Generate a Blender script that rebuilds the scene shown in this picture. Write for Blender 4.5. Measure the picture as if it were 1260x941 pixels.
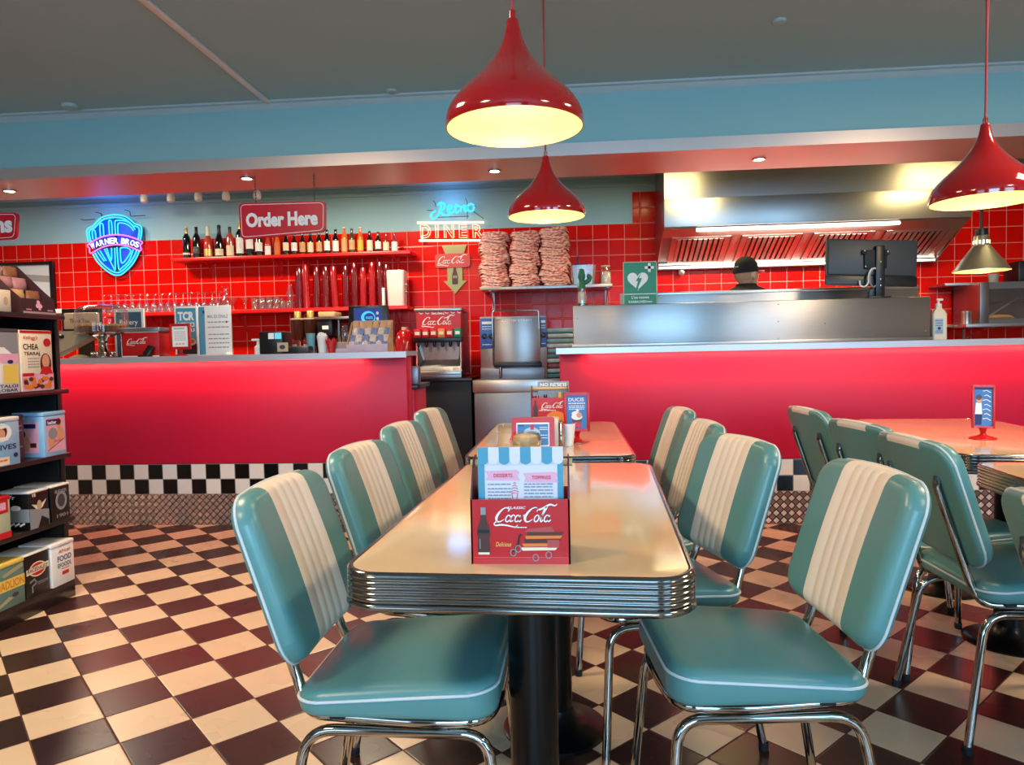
import bpy, bmesh, math, random
from mathutils import Vector, Matrix

SC = bpy.context.scene
COL = SC.collection
for _o in list(bpy.data.objects):
    bpy.data.objects.remove(_o)
PI = math.pi
rnd = random.Random(7)

# ================================================================== camera
cam_data = bpy.data.cameras.new('camera')
cam_data.sensor_fit = 'HORIZONTAL'
cam_data.sensor_width = 36.0
cam_data.lens = 36.0 * 880.3 / 1260.0
cam_data.clip_start = 0.05
cam_data.clip_end = 60
cam = bpy.data.objects.new('camera', cam_data)
COL.objects.link(cam)
_r = Vector((0.99647486, 0.08116249, -0.0212251))
_u = Vector((0.01753822, 0.0458721, 0.99879335))
_b = Vector((0.08203819, -0.99564472, 0.04428695))
_m = Matrix((_r, _u, _b)).transposed().to_4x4()
_m.translation = Vector((0, 0, 1.13))
cam.matrix_world = _m
SC.camera = cam

# ================================================================== view, world, big lights
SC.view_settings.view_transform = 'Standard'
SC.view_settings.look = 'None'
SC.view_settings.gamma = 1.0
SC.view_settings.use_curve_mapping = False
SC.view_settings.exposure = 0.8
SC.cycles.use_denoising = True
SC.cycles.max_bounces = 8
SC.cycles.diffuse_bounces = 4
SC.cycles.glossy_bounces = 4
SC.cycles.transparent_max_bounces = 16
SC.cycles.sample_clamp_indirect = 4.0
SC.cycles.caustics_reflective = False
SC.cycles.caustics_refractive = False

world = bpy.data.worlds.new('world')
SC.world = world
world.use_nodes = True
_bg = world.node_tree.nodes['Background']
_bg.inputs[0].default_value = (0.75, 0.87, 1.0, 1)
_bg.inputs[1].default_value = 0.6

def area_light(name, loc, rot, sx, sy, power, color, spread=PI):
    d = bpy.data.lights.new(name, 'AREA')
    d.shape = 'RECTANGLE'
    d.size = sx
    d.size_y = sy
    d.energy = power
    d.color = color
    d.spread = spread
    o = bpy.data.objects.new(name, d)
    o.location = loc
    o.rotation_euler = rot
    COL.objects.link(o)
    return o

# daylight through the three windows in the wall behind the camera (see wall_front)
for _x, _e in ((-3.2, 25), (0.2, 105), (3.6, 70)):
    area_light('window_daylight', (_x, -3.62, 1.55), (PI / 2, 0, 0), 2.2, 1.7, _e, (0.32, 0.66, 1.0))
# warm fill lamps added out of view over the dining side, with fittings below
for _x, _y in ((-2.0, 2.1), (2.6, 2.3), (-2.0, -0.2), (2.6, -0.2)):
    area_light('added_ceiling_fill', (_x, _y, 2.735), (0, 0, 0), 0.55, 0.55, 31, (1.0, 0.76, 0.50))
# unseen lamps added over the kitchen aisle to light the tiled wall
for _x, _e, _c in ((-4.4, 34, (1.0, 0.84, 0.60)), (-1.9, 32, (1.0, 0.84, 0.60)), (1.0, 11, (1.0, 0.78, 0.34)), (3.4, 11, (1.0, 0.78, 0.34))):
    area_light('added_kitchen_light', (_x, 5.75, 2.74), (0, 0, 0), 0.5, 0.2, _e, _c)

# ================================================================== materials
def lin(c):
    if isinstance(c, str):
        c = c.lstrip('#')
        c = [int(c[i:i + 2], 16) / 255 for i in (0, 2, 4)]
        c = [x / 12.92 if x <= 0.04045 else ((x + 0.055) / 1.055) ** 2.4 for x in c]
    return (c[0], c[1], c[2], 1.0)

MATS = {}

class NT:
    """small helper for building node trees"""
    def __init__(self, name):
        self.m = bpy.data.materials.new(name)
        self.m.use_nodes = True
        self.t = self.m.node_tree
        self.n = self.t.nodes
        self.bsdf = self.n['Principled BSDF']
        self.out = self.n['Material Output']
    def node(self, kind, **kw):
        nd = self.n.new(kind)
        for k, v in kw.items():
            setattr(nd, k, v)
        return nd
    def link(self, a, b):
        self.t.links.new(a, b)
    def val(self, sock, v):
        if hasattr(v, 'is_output') or isinstance(v, bpy.types.NodeSocket):
            self.link(v, sock)
        else:
            sock.default_value = v
    def math(self, op, a, b=None, clamp=False):
        nd = self.node('ShaderNodeMath', operation=op, use_clamp=clamp)
        self.val(nd.inputs[0], a)
        if b is not None:
            self.val(nd.inputs[1], b)
        return nd.outputs[0]
    def mix(self, fac, a, b):
        nd = self.node('ShaderNodeMix', data_type='RGBA')
        self.val(nd.inputs[0], fac)
        self.val(nd.inputs[6], a)
        self.val(nd.inputs[7], b)
        return nd.outputs[2]
    def pos(self):
        g = self.node('ShaderNodeNewGeometry')
        s = self.node('ShaderNodeSeparateXYZ')
        self.link(g.outputs['Position'], s.inputs[0])
        return s.outputs, g.outputs['Position']
    def objco(self):
        return self.node('ShaderNodeTexCoord').outputs['Object']
    def noise(self, vec, scale, detail=2.0):
        nd = self.node('ShaderNodeTexNoise')
        nd.inputs['Scale'].default_value = scale
        nd.inputs['Detail'].default_value = detail
        self.link(vec, nd.inputs['Vector'])
        return nd.outputs[0]
    def bump(self, height, strength, dist=0.002):
        b = self.node('ShaderNodeBump')
        b.inputs['Strength'].default_value = strength
        b.inputs['Distance'].default_value = dist
        self.link(height, b.inputs['Height'])
        self.link(b.outputs[0], self.bsdf.inputs['Normal'])

def mat(name, color, rough=0.5, metal=0.0, coat=0.0, var=0.06, vscale=8.0, emit=None, es=0.0, bump=0.0, bscale=60.0, spec=0.5, trans=0.0):
    if name in MATS:
        return MATS[name]
    t = NT(name)
    c = lin(color)
    b = t.bsdf
    b.inputs['Roughness'].default_value = rough
    b.inputs['Metallic'].default_value = metal
    b.inputs['Specular IOR Level'].default_value = spec
    if coat:
        b.inputs['Coat Weight'].default_value = coat
        b.inputs['Coat Roughness'].default_value = 0.08
    if trans:
        b.inputs['Transmission Weight'].default_value = trans
    v = t.noise(t.objco(), vscale)
    lo = tuple(max(0, x * (1 - var)) for x in c[:3]) + (1,)
    hi = tuple(min(1, x * (1 + var)) for x in c[:3]) + (1,)
    t.link(t.mix(v, lo, hi), b.inputs['Base Color'])
    if emit is not None:
        b.inputs['Emission Color'].default_value = lin(emit)
        b.inputs['Emission Strength'].default_value = es
    if bump:
        t.bump(t.noise(t.objco(), bscale, 3.0), bump)
    MATS[name] = t.m
    return t.m

def emitter(name, color, strength):
    t = NT(name)
    e = t.node('ShaderNodeEmission')
    e.inputs[0].default_value = lin(color)
    e.inputs[1].default_value = strength
    t.link(e.outputs[0], t.out.inputs[0])
    MATS[name] = t.m
    return t.m

def glass(name, tint=(1, 1, 1), gloss=0.35, rough=0.02, base=0.06):
    t = NT(name)
    tr = t.node('ShaderNodeBsdfTransparent')
    tr.inputs[0].default_value = (*tint, 1)
    gl = t.node('ShaderNodeBsdfGlossy')
    gl.inputs['Roughness'].default_value = rough
    lw = t.node('ShaderNodeLayerWeight')
    lw.inputs[0].default_value = gloss
    f = t.math('ADD', t.math('MULTIPLY', lw.outputs['Facing'], 0.75), base, clamp=True)
    mx = t.node('ShaderNodeMixShader')
    t.link(f, mx.inputs[0])
    t.link(tr.outputs[0], mx.inputs[1])
    t.link(gl.outputs[0], mx.inputs[2])
    t.link(mx.outputs[0], t.out.inputs[0])
    MATS[name] = t.m
    return t.m

def edge_dist(t, u):
    """distance of a tile coordinate to the nearest tile edge, 0..0.5"""
    f = t.math('FRACT', u)
    return t.math('MINIMUM', f, t.math('SUBTRACT', 1.0, f))

def mat_floor():
    t = NT('floor_tile')
    p, P = t.pos()
    k = math.sqrt(0.5) / 0.2001
    dx = t.math('SUBTRACT', p[0], -2.3347)
    dy = t.math('SUBTRACT', p[1], 3.2308)
    u = t.math('MULTIPLY', t.math('ADD', dx, dy), k)
    v = t.math('MULTIPLY', t.math('SUBTRACT', dx, dy), k)
    s = t.math('ADD', t.math('FLOOR', u), t.math('FLOOR', v))
    par = t.math('MODULO', t.math('ABSOLUTE', s), 2.0)
    par = t.math('GREATER_THAN', par, 0.5)
    e = t.math('MINIMUM', edge_dist(t, u), edge_dist(t, v))
    grout = t.math('LESS_THAN', e, 0.010)
    n = t.noise(P, 2.2, 3.0)
    light = t.mix(n, lin('#d2b393'), lin('#e2c8a8'))
    dark = t.mix(n, lin('#241412'), lin('#38211d'))
    c = t.mix(par, light, dark)
    c = t.mix(grout, c, lin('#4a2a22'))
    t.link(c, t.bsdf.inputs['Base Color'])
    r = t.math('ADD', t.math('MULTIPLY', n, 0.16), 0.20)
    r = t.math('ADD', r, t.math('MULTIPLY', grout, 0.4))
    t.link(r, t.bsdf.inputs['Roughness'])
    h = t.math('MINIMUM', t.math('MULTIPLY', e, 40.0), 1.0)
    t.bump(h, 0.35, 0.002)
    return t.m

def mat_wall_tile():
    t = NT('red_wall_tile')
    p, P = t.pos()
    u = t.math('DIVIDE', t.math('ADD', p[0], 5.135), 0.1535)
    v = t.math('DIVIDE', t.math('SUBTRACT', p[2], 2.341), 0.1505)
    e = t.math('MINIMUM', edge_dist(t, u), edge_dist(t, v))
    grout = t.math('LESS_THAN', e, 0.020)
    wn = t.node('ShaderNodeTexWhiteNoise', noise_dimensions='2D')
    cv = t.node('ShaderNodeCombineXYZ')
    t.link(t.math('FLOOR', u), cv.inputs[0])
    t.link(t.math('FLOOR', v), cv.inputs[1])
    t.link(cv.outputs[0], wn.inputs['Vector'])
    c = t.mix(wn.outputs[0], lin('#d40b03'), lin('#e51006'))
    c = t.mix(grout, c, lin('#e88b7c'))
    t.link(c, t.bsdf.inputs['Base Color'])
    t.link(t.math('ADD', t.math('MULTIPLY', grout, 0.5), 0.16), t.bsdf.inputs['Roughness'])
    t.bsdf.inputs['Specular IOR Level'].default_value = 0.16
    h = t.math('MINIMUM', t.math('MULTIPLY', e, 14.0), 1.0)
    t.bump(h, 0.5, 0.003)
    return t.m

def mat_checker():
    t = NT('black_white_tile')
    p, P = t.pos()
    u = t.math('DIVIDE', t.math('ADD', p[0], 3.3716), 0.1012)
    v = t.math('DIVIDE', t.math('SUBTRACT', p[2], 0.209), 0.102)
    s = t.math('ADD', t.math('FLOOR', u), t.math('FLOOR', v))
    par = t.math('GREATER_THAN', t.math('MODULO', t.math('ABSOLUTE', s), 2.0), 0.5)
    e = t.math('MINIMUM', edge_dist(t, u), edge_dist(t, v))
    grout = t.math('LESS_THAN', e, 0.022)
    c = t.mix(par, lin('#0b0a0b'), lin('#e9e2da'))
    c = t.mix(grout, c, lin('#9a938c'))
    t.link(c, t.bsdf.inputs['Base Color'])
    t.bsdf.inputs['Roughness'].default_value = 0.2
    t.bump(t.math('MINIMUM', t.math('MULTIPLY', e, 16.0), 1.0), 0.4, 0.002)
    return t.m

def mat_diamond():
    """five-bar tread plate: a diagonal weave of little raised bars"""
    t = NT('tread_plate')
    p, P = t.pos()
    k = 1 / 0.0335 * math.sqrt(0.5)
    u = t.math('MULTIPLY', t.math('ADD', p[0], p[2]), k)
    v = t.math('MULTIPLY', t.math('SUBTRACT', p[0], p[2]), k)
    s = t.math('ADD', t.math('FLOOR', u), t.math('FLOOR', v))
    par = t.math('GREATER_THAN', t.math('MODULO', t.math('ABSOLUTE', s), 2.0), 0.5)
    bu = t.math('SINE', t.math('MULTIPLY', u, 2 * PI * 4))
    bv = t.math('SINE', t.math('MULTIPLY', v, 2 * PI * 4))
    mx = t.node('ShaderNodeMix', data_type='FLOAT')
    t.link(par, mx.inputs[0]); t.link(bu, mx.inputs[2]); t.link(bv, mx.inputs[3])
    e = t.math('MINIMUM', edge_dist(t, u), edge_dist(t, v))
    inn = t.math('GREATER_THAN', e, 0.09)
    h = t.math('MULTIPLY', t.math('ADD', mx.outputs[0], 1.6), inn)
    c = t.mix(par, lin('#8d7d76'), lin('#cdbcb2'))  # alternate diamonds toned apart to mimic how their bars catch light
    c = t.mix(inn, lin('#4a3a34'), c)
    t.link(c, t.bsdf.inputs['Base Color'])
    t.bsdf.inputs['Metallic'].default_value = 0.75
    t.bsdf.inputs['Roughness'].default_value = 0.34
    t.bump(h, 0.6, 0.003)
    return t.m

def mat_steel(name, color='#c9c6c4', rough=0.24, stretch=(1.5, 1.5, 60), var=0.16, aniso=0.0):
    """brushed stainless steel"""
    t = NT(name)
    mp = t.node('ShaderNodeMapping')
    t.link(t.objco(), mp.inputs[0])
    mp.inputs['Scale'].default_value = stretch
    n = t.noise(mp.outputs[0], 6.0, 4.0)
    n2 = t.noise(t.objco(), 1.7, 1.0)
    c = lin(color)
    lo = tuple(x * (1 - var) for x in c[:3]) + (1,)
    t.link(t.mix(n, lo, c), t.bsdf.inputs['Base Color'])
    t.bsdf.inputs['Metallic'].default_value = 1.0
    t.link(t.math('ADD', t.math('MULTIPLY', n2, 0.14), rough - 0.06), t.bsdf.inputs['Roughness'])
    if aniso:
        t.bsdf.inputs['Anisotropic'].default_value = aniso
        tg = t.node('ShaderNodeTangent', direction_type='RADIAL', axis='Z')
        t.link(tg.outputs[0], t.bsdf.inputs['Tangent'])
        t.bsdf.inputs['Anisotropic Rotation'].default_value = 0.25
    t.bump(n, 0.05, 0.001)
    MATS[name] = t.m
    return t.m

FLOOR = mat_floor()
WTILE = mat_wall_tile()
CHECK = mat_checker()
TREAD = mat_diamond()
STEEL = mat_steel('brushed_steel', '#bcb8b6', 0.34, aniso=0.6)
EDGE_STEEL = mat('satin_worktop_steel', '#c6c4cd', 0.38, 0.55, var=0.06, vscale=2)
SOFFIT = mat('satin_soffit_steel', '#cfc2bd', 0.36, 0.65, var=0.06, vscale=2)
STEEL_V = mat_steel('vertical_brushed_steel', '#b5b1b0', 0.36, (1.5, 1.5, 60), 0.16, 0.85)
STEEL_D = mat_steel('dull_steel', '#8f8f94', 0.40)
CHROME = mat('chrome', '#aaa39c', 0.07, 1.0, var=0.02)
VINYL = mat('teal_vinyl', '#578a88', 0.34, var=0.07, vscale=5, bump=0.08, bscale=180, spec=0.55)
CREAM_V = mat('cream_vinyl', '#ead9c6', 0.38, var=0.04, bump=0.08, bscale=180)
PIPING = mat('white_piping', '#cfd4d4', 0.4)
RUBBER = mat('black_rubber', '#111011', 0.7)
LAMINATE = mat('cream_laminate', '#dfc097', 0.09, coat=0.4, var=0.04, vscale=3)
RIM = mat('ribbed_rim_metal', '#8d8884', 0.13, 1.0, var=0.02)
TEAL_P = mat('teal_paint', '#86b4b8', 0.6, var=0.03, vscale=1.2)
TEAL_W = mat('pale_teal_paint', '#9cc2c6', 0.6, var=0.03, vscale=1.2)
CEIL_P = mat('ceiling_paint', '#98b6ba', 0.8, var=0.04, vscale=0.8)
FRONT_W = mat('dark_front_wall_paint', '#5d5048', 0.8)
WARM_W = mat('warm_wall_paint', '#c9b8a4', 0.8, var=0.04, vscale=1.0)
TRIM_P = mat('trim_paint', '#9fb6bb', 0.5)
RED_LAM = mat('red_laminate', '#c8123a', 0.42, var=0.03, vscale=2, spec=0.35)
RED_PLA = mat('red_plastic', '#bd0f14', 0.32)
RED_GLOSS = mat('red_enamel', '#a3080e', 0.10, coat=0.6, var=0.03)
RED_SIGN = mat('red_sign_board', '#c8102a', 0.35)
RED_SHELF = mat('red_shelf_paint', '#d81a16', 0.3)
WHITE = mat('white_plastic', '#ece8e4', 0.4)
WHITE_P = mat('white_print', '#f2eeea', 0.5, var=0.02)
BLACK = mat('black_plastic', '#0d0c0e', 0.35)
COLUMN = mat('black_column_enamel', '#050506', 0.3, spec=0.3)
BLACK_M = mat('matte_black', '#0a090a', 0.6)
DARK = mat('dark_grey_plastic', '#3a3d40', 0.45)
GREYP = mat('grey_print', '#8b8c90', 0.6)
TEALP = mat('teal_print', '#4a93ad', 0.5)
BLUEP = mat('blue_print', '#3f7fc0', 0.5)
NAVYP = mat('navy_print', '#1b2560', 0.5)
PINKP = mat('pink_print', '#e7a5bd', 0.5)
ORANGEP = mat('orange_print', '#e07b2a', 0.5)
YELLOWP = mat('yellow_print', '#e8c65a', 0.5)
BROWNP = mat('brown_print', '#4a2216', 0.4)
CREAMP = mat('cream_print', '#ecd8bd', 0.5)
PALEBLUE = mat('pale_blue_tin', '#8dbde0', 0.3, coat=0.3)
GREENP = mat('green_print', '#0d7a4d', 0.45)
SKINP = mat('skin_tone_print', '#d99a78', 0.5)
REDP = mat('red_print', '#c8141c', 0.45)
MAROON = mat('maroon_card', '#4a2030', 0.5)
WOOD = mat('pale_wood', '#d9ad77', 0.5, var=0.2, vscale=20)
BEIGE = mat('beige_plastic', '#bfa584', 0.45)
GLASS = glass('clear_glass', (1, 1, 1), 0.45, 0.05, 0.12)
GLASS_A = glass('acrylic_cover', (0.97, 0.97, 0.98), 0.25, 0.03, 0.05)

# ================================================================== mesh building
class MB:
    """collects shapes and links them as ONE mesh object"""
    def __init__(self):
        self.v = []; self.f = []; self.mi = []
        self.M = Matrix.Identity(4)
    def at(self, M=None):
        self.M = M if M is not None else Matrix.Identity(4)
        return self
    def add(self, vs, fs, mi=0):
        o = len(self.v)
        M = self.M
        for p in vs:
            self.v.append(M @ Vector(p))
        for k, f in enumerate(fs):
            self.f.append([i + o for i in f])
            self.mi.append(mi[k] if isinstance(mi, (list, tuple)) else mi)
        return self
    def box(self, x0, x1, y0, y1, z0, z1, mi=0, bevel=0.0, seg=2):
        if bevel <= 0:
            vs = [(x0, y0, z0), (x1, y0, z0), (x1, y1, z0), (x0, y1, z0), (x0, y0, z1), (x1, y0, z1), (x1, y1, z1), (x0, y1, z1)]
            fs = [(0, 3, 2, 1), (4, 5, 6, 7), (0, 1, 5, 4), (1, 2, 6, 5), (2, 3, 7, 6), (3, 0, 4, 7)]
            return self.add(vs, fs, mi)
        bm = bmesh.new()
        bmesh.ops.create_cube(bm, size=1.0)
        for v in bm.verts:
            v.co = Vector(((x0 + x1) / 2 + v.co.x * (x1 - x0), (y0 + y1) / 2 + v.co.y * (y1 - y0), (z0 + z1) / 2 + v.co.z * (z1 - z0)))
        bmesh.ops.bevel(bm, geom=bm.edges[:], offset=bevel, segments=seg, profile=0.5, affect='EDGES')
        self.from_bm(bm, mi)
        return self
    def from_bm(self, bm, mi=0):
        bm.verts.index_update()
        self.add([v.co.copy() for v in bm.verts], [[v.index for v in f.verts] for f in bm.faces], mi)
        bm.free()
    def loft(self, rings, mi=0, closed=True, cap0=True, cap1=True):
        n = len(rings[0]); vs = [p for r in rings for p in r]; fs = []
        for a in range(len(rings) - 1):
            for i in range(n if closed else n - 1):
                j = (i + 1) % n
                fs.append((a * n + i, a * n + j, (a + 1) * n + j, (a + 1) * n + i))
        if cap0: fs.append(tuple(range(n - 1, -1, -1)))
        if cap1: fs.append(tuple((len(rings) - 1) * n + i for i in range(n)))
        return self.add(vs, fs, mi)
    def lathe(self, prof, n=24, mi=0, cx=0, cy=0, cap0=False, cap1=False):
        """prof: list of (radius, z)"""
        rings = [[(cx + r * math.cos(2 * PI * i / n), cy + r * math.sin(2 * PI * i / n), z) for i in range(n)] for r, z in prof]
        return self.loft(rings, mi, True, cap0, cap1)
    def cyl(self, cx, cy, z0, z1, r, n=20, mi=0, r1=None):
        return self.lathe([(r, z0), (r if r1 is None else r1, z1)], n, mi, cx, cy, True, True)
    def tube(self, pts, r, n=10, mi=0, closed=False, caps=True):
        P = [Vector(p) for p in pts]
        rings = []
        m = len(P)
        up = None
        for i in range(m):
            a = P[(i - 1) % m] if (closed or i > 0) else P[i]
            b = P[(i + 1) % m] if (closed or i < m - 1) else P[i]
            d = (b - a)
            if d.length < 1e-9: d = Vector((0, 0, 1))
            d.normalize()
            if up is None:
                up = Vector((0, 0, 1)) if abs(d.z) < 0.9 else Vector((1, 0, 0))
            side = d.cross(up)
            if side.length < 1e-6:
                side = d.cross(Vector((0.3, 0.7, 0.2)))
            side.normalize()
            up = side.cross(d).normalized()
            rr = r[i] if isinstance(r, (list, tuple)) else r
            rings.append([P[i] + (side * math.cos(2 * PI * k / n) + up * math.sin(2 * PI * k / n)) * rr for k in range(n)])
        if closed:
            rings.append(rings[0])
            return self.loft(rings, mi, True, False, False)
        return self.loft(rings, mi, True, caps, caps)
    def prism(self, poly, z0, z1, mi=0, mi_side=None):
        """polygon in the local XY plane pushed out along local Z"""
        n = len(poly)
        vs = [(x, y, z0) for x, y in poly] + [(x, y, z1) for x, y in poly]
        fs = [tuple(range(n - 1, -1, -1)), tuple(range(n, 2 * n))]
        m = [mi, mi]
        for i in range(n):
            j = (i + 1) % n
            fs.append((i, j, n + j, n + i)); m.append(mi if mi_side is None else mi_side)
        return self.add(vs, fs, m)
    # ---- flat print in the local XY plane
    def poly(self, pts, z, mi=0):
        return self.add([(x, y, z) for x, y in pts], [tuple(range(len(pts)))], mi)
    def rect(self, x0, x1, y0, y1, z, mi=0):
        return self.poly([(x0, y0), (x1, y0), (x1, y1), (x0, y1)], z, mi)
    def ell(self, cx, cy, rx, ry, z, mi=0, n=20):
        return self.poly([(cx + rx * math.cos(2 * PI * i / n), cy + ry * math.sin(2 * PI * i / n)) for i in range(n)], z, mi)
    def stroke(self, pts, w, z, mi=0):
        n = len(pts); vs = []; fs = []
        for i in range(n):
            a = Vector(pts[max(i - 1, 0)]); b = Vector(pts[min(i + 1, n - 1)])
            d = b - a
            if d.length < 1e-9: d = Vector((1, 0))
            d.normalize()
            ww = (w[i] if isinstance(w, (list, tuple)) else w) / 2
            vs.append((pts[i][0] - d.y * ww, pts[i][1] + d.x * ww, z))
            vs.append((pts[i][0] + d.y * ww, pts[i][1] - d.x * ww, z))
        for i in range(n - 1):
            fs.append((2 * i + 1, 2 * i + 3, 2 * i + 2, 2 * i))
        return self.add(vs, fs, mi)
    def text(self, s, cx, cy, w, h, z, mi=0, bold=0.0, shear=0.0):
        vs, fs = text_geo(s, bold, shear)
        x0 = min(p[0] for p in vs); x1 = max(p[0] for p in vs)
        y0 = min(p[1] for p in vs); y1 = max(p[1] for p in vs)
        sx = w / max(x1 - x0, 1e-6); sy = h / max(y1 - y0, 1e-6)
        return self.add([(cx + (x - (x0 + x1) / 2) * sx, cy + (y - (y0 + y1) / 2) * sy, z) for x, y in vs], fs, mi)
    def lines(self, x0, x1, ys, hgt, z, mi=0, gap=0.0):
        """rows of small print too fine to read"""
        for y in ys:
            x = x0
            while x < x1:
                l = rnd.uniform(0.08, 0.24) * (x1 - x0)
                self.rect(x, min(x + l, x1), y, y + hgt, z, mi)
                x += l + 0.03 * (x1 - x0) + gap
    def build(self, name, mats, parent=None, angle=40, flat=False):
        me = bpy.data.meshes.new(name)
        me.from_pydata([tuple(v) for v in self.v], [], self.f)
        if not isinstance(mats, (list, tuple)): mats = [mats]
        for m in mats: me.materials.append(m)
        me.polygons.foreach_set('material_index', self.mi)
        if not flat:
            me.polygons.foreach_set('use_smooth', [True] * len(me.polygons))
            me.set_sharp_from_angle(angle=math.radians(angle))
        me.update()
        o = bpy.data.objects.new(name, me)
        COL.objects.link(o)
        if parent is not None: o.parent = parent
        return o

_TXT = {}
def text_geo(s, bold=0.0, shear=0.0):
    k = (s, bold, shear)
    if k not in _TXT:
        c = bpy.data.curves.new('lettering', 'FONT')
        c.body = s
        c.offset = bold
        c.shear = shear
        c.resolution_u = 3
        o = bpy.data.objects.new('lettering', c)
        me = bpy.data.meshes.new_from_object(o)
        _TXT[k] = ([(v.co.x, v.co.y) for v in me.vertices], [tuple(p.vertices) for p in me.polygons])
        bpy.data.objects.remove(o); bpy.data.curves.remove(c); bpy.data.meshes.remove(me)
    return _TXT[k]

def face_front(x, y, z):
    """matrix of a print plane that faces the dining room (-Y), origin at x,y,z"""
    return Matrix(((1, 0, 0, x), (0, 0, -1, y), (0, 1, 0, z), (0, 0, 0, 1)))
def face_right(x, y, z):
    """print plane facing +X: local x runs along +Y"""
    return Matrix(((0, 0, 1, x), (1, 0, 0, y), (0, 1, 0, z), (0, 0, 0, 1)))
def face_up(x, y, z):
    return Matrix.Translation((x, y, z))

def smooth_path(pts, k=6, closed=False):
    """Catmull-Rom through the points"""
    P = [Vector(p) for p in pts]; n = len(P); out = []
    for i in range(n if closed else n - 1):
        g = lambda j: P[j % n] if closed else P[min(max(j, 0), n - 1)]
        a, b, c, d = g(i - 1), g(i), g(i + 1), g(i + 2)
        for s in range(k):
            t = s / k
            out.append(0.5 * ((2 * b) + (c - a) * t + (2 * a - 5 * b + 4 * c - d) * t * t + (3 * b - a - 3 * c + d) * t ** 3))
    if not closed: out.append(P[-1])
    return out

def fillet(pts, r, k=5):
    """polyline with rounded corners"""
    P = [Vector(p) for p in pts]; out = [P[0]]
    for i in range(1, len(P) - 1):
        a = P[i - 1] - P[i]; b = P[i + 1] - P[i]
        rr = min(r[i] if isinstance(r, (list, tuple)) else r, a.length * 0.49, b.length * 0.49)
        p0 = P[i] + a.normalized() * rr; p1 = P[i] + b.normalized() * rr
        for s in range(k + 1):
            t = s / k
            out.append(p0 * (1 - t) ** 2 + P[i] * 2 * t * (1 - t) + p1 * t * t)
    out.append(P[-1])
    return out

def rrect(hx, hy, r, k=5, cx=0, cy=0):
    pts = []
    for sx, sy, a0 in ((1, 1, 0), (-1, 1, PI / 2), (-1, -1, PI), (1, -1, 1.5 * PI)):
        for i in range(k + 1):
            a = a0 + PI / 2 * i / k
            pts.append((cx + sx * (hx - r) + r * math.cos(a), cy + sy * (hy - r) + r * math.sin(a)))
    return pts

# ---- naming
def tag(o, label=None, cat=None, group=None, kind=None):
    if label: o['label'] = label
    if cat: o['category'] = cat
    if group: o['group'] = group
    if kind: o['kind'] = kind
    return o
def thing(name, label, cat, loc=(0, 0, 0), rz=0.0, group=None):
    o = bpy.data.objects.new(name, None)
    o.empty_display_size = 0.1
    COL.objects.link(o)
    o.location = loc
    o.rotation_euler = (0, 0, rz)
    return tag(o, label, cat, group)
def struct(mb, name, mats, **kw):
    return tag(mb.build(name, mats, **kw), kind='structure')
def copy_thing(o, loc, rz=0.0, label=None, name=None):
    """a thing with its parts and their sub-parts"""
    def cp(s, parent):
        c = s.copy(); COL.objects.link(c); c.parent = parent
        for ch in s.children: cp(ch, c)
        return c
    c = cp(o, None)
    c.location = loc; c.rotation_euler = (0, 0, rz)
    if label: c['label'] = label
    return c

# ================================================================== THE SETTING
ZC = 2.78
XL, XR, YF, YB = -6.6, 5.6, -3.6, 7.1
m = MB().box(XL, XR, YF, YB, -0.1, 0); struct(m, 'floor', FLOOR)
m = MB().box(XL, XR, YF, YB, ZC, ZC + 0.1); struct(m, 'ceiling', CEIL_P)
m = MB().box(XL, XR, YB, YB + 0.15, 0, ZC); struct(m, 'wall_back', TEAL_W)
m = MB().box(XL - 0.15, XL, YF, YB, 0, ZC); struct(m, 'wall_left', WARM_W)
m = MB().box(XR, XR + 0.15, YF, YB, 0, ZC); struct(m, 'wall_right', WARM_W)
# street wall with three big windows, behind the camera
m = MB(); WX = [(-4.3, -2.1), (-0.9, 1.3), (2.5, 4.7)]
m.box(XL, XR, YF - 0.15, YF, 0, 0.7); m.box(XL, XR, YF - 0.15, YF, 2.4, ZC)
for a, b in ((XL, -4.3), (-2.1, -0.9), (1.3, 2.5), (4.7, XR)):
    m.box(a, b, YF - 0.15, YF, 0.7, 2.4)
struct(m, 'wall_front', FRONT_W)
for i, (a, b) in enumerate(WX):
    m = MB()
    for x in (a, b - 0.05, (a + b) / 2 - 0.025): m.box(x, x + 0.05, YF - 0.1, YF - 0.04, 0.7, 2.4)
    m.box(a, b, YF - 0.1, YF - 0.04, 0.7, 0.76); m.box(a, b, YF - 0.1, YF - 0.04, 2.34, 2.4)
    struct(m, 'window_%d' % (i + 1), WHITE)
# red tiling on the back wall, stepping up beside the cooker hood
m = MB(); m.box(XL, 0.625, YB - 0.012, YB, 0, 2.341); m.box(0.625, XR, YB - 0.012, YB, 0, 2.645)
struct(m, 'wall_tiling', WTILE)
m = MB(); m.box(XL, XR, YB - 0.025, YB, 2.70, 2.73); struct(m, 'trim_1', TEAL_W)
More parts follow.
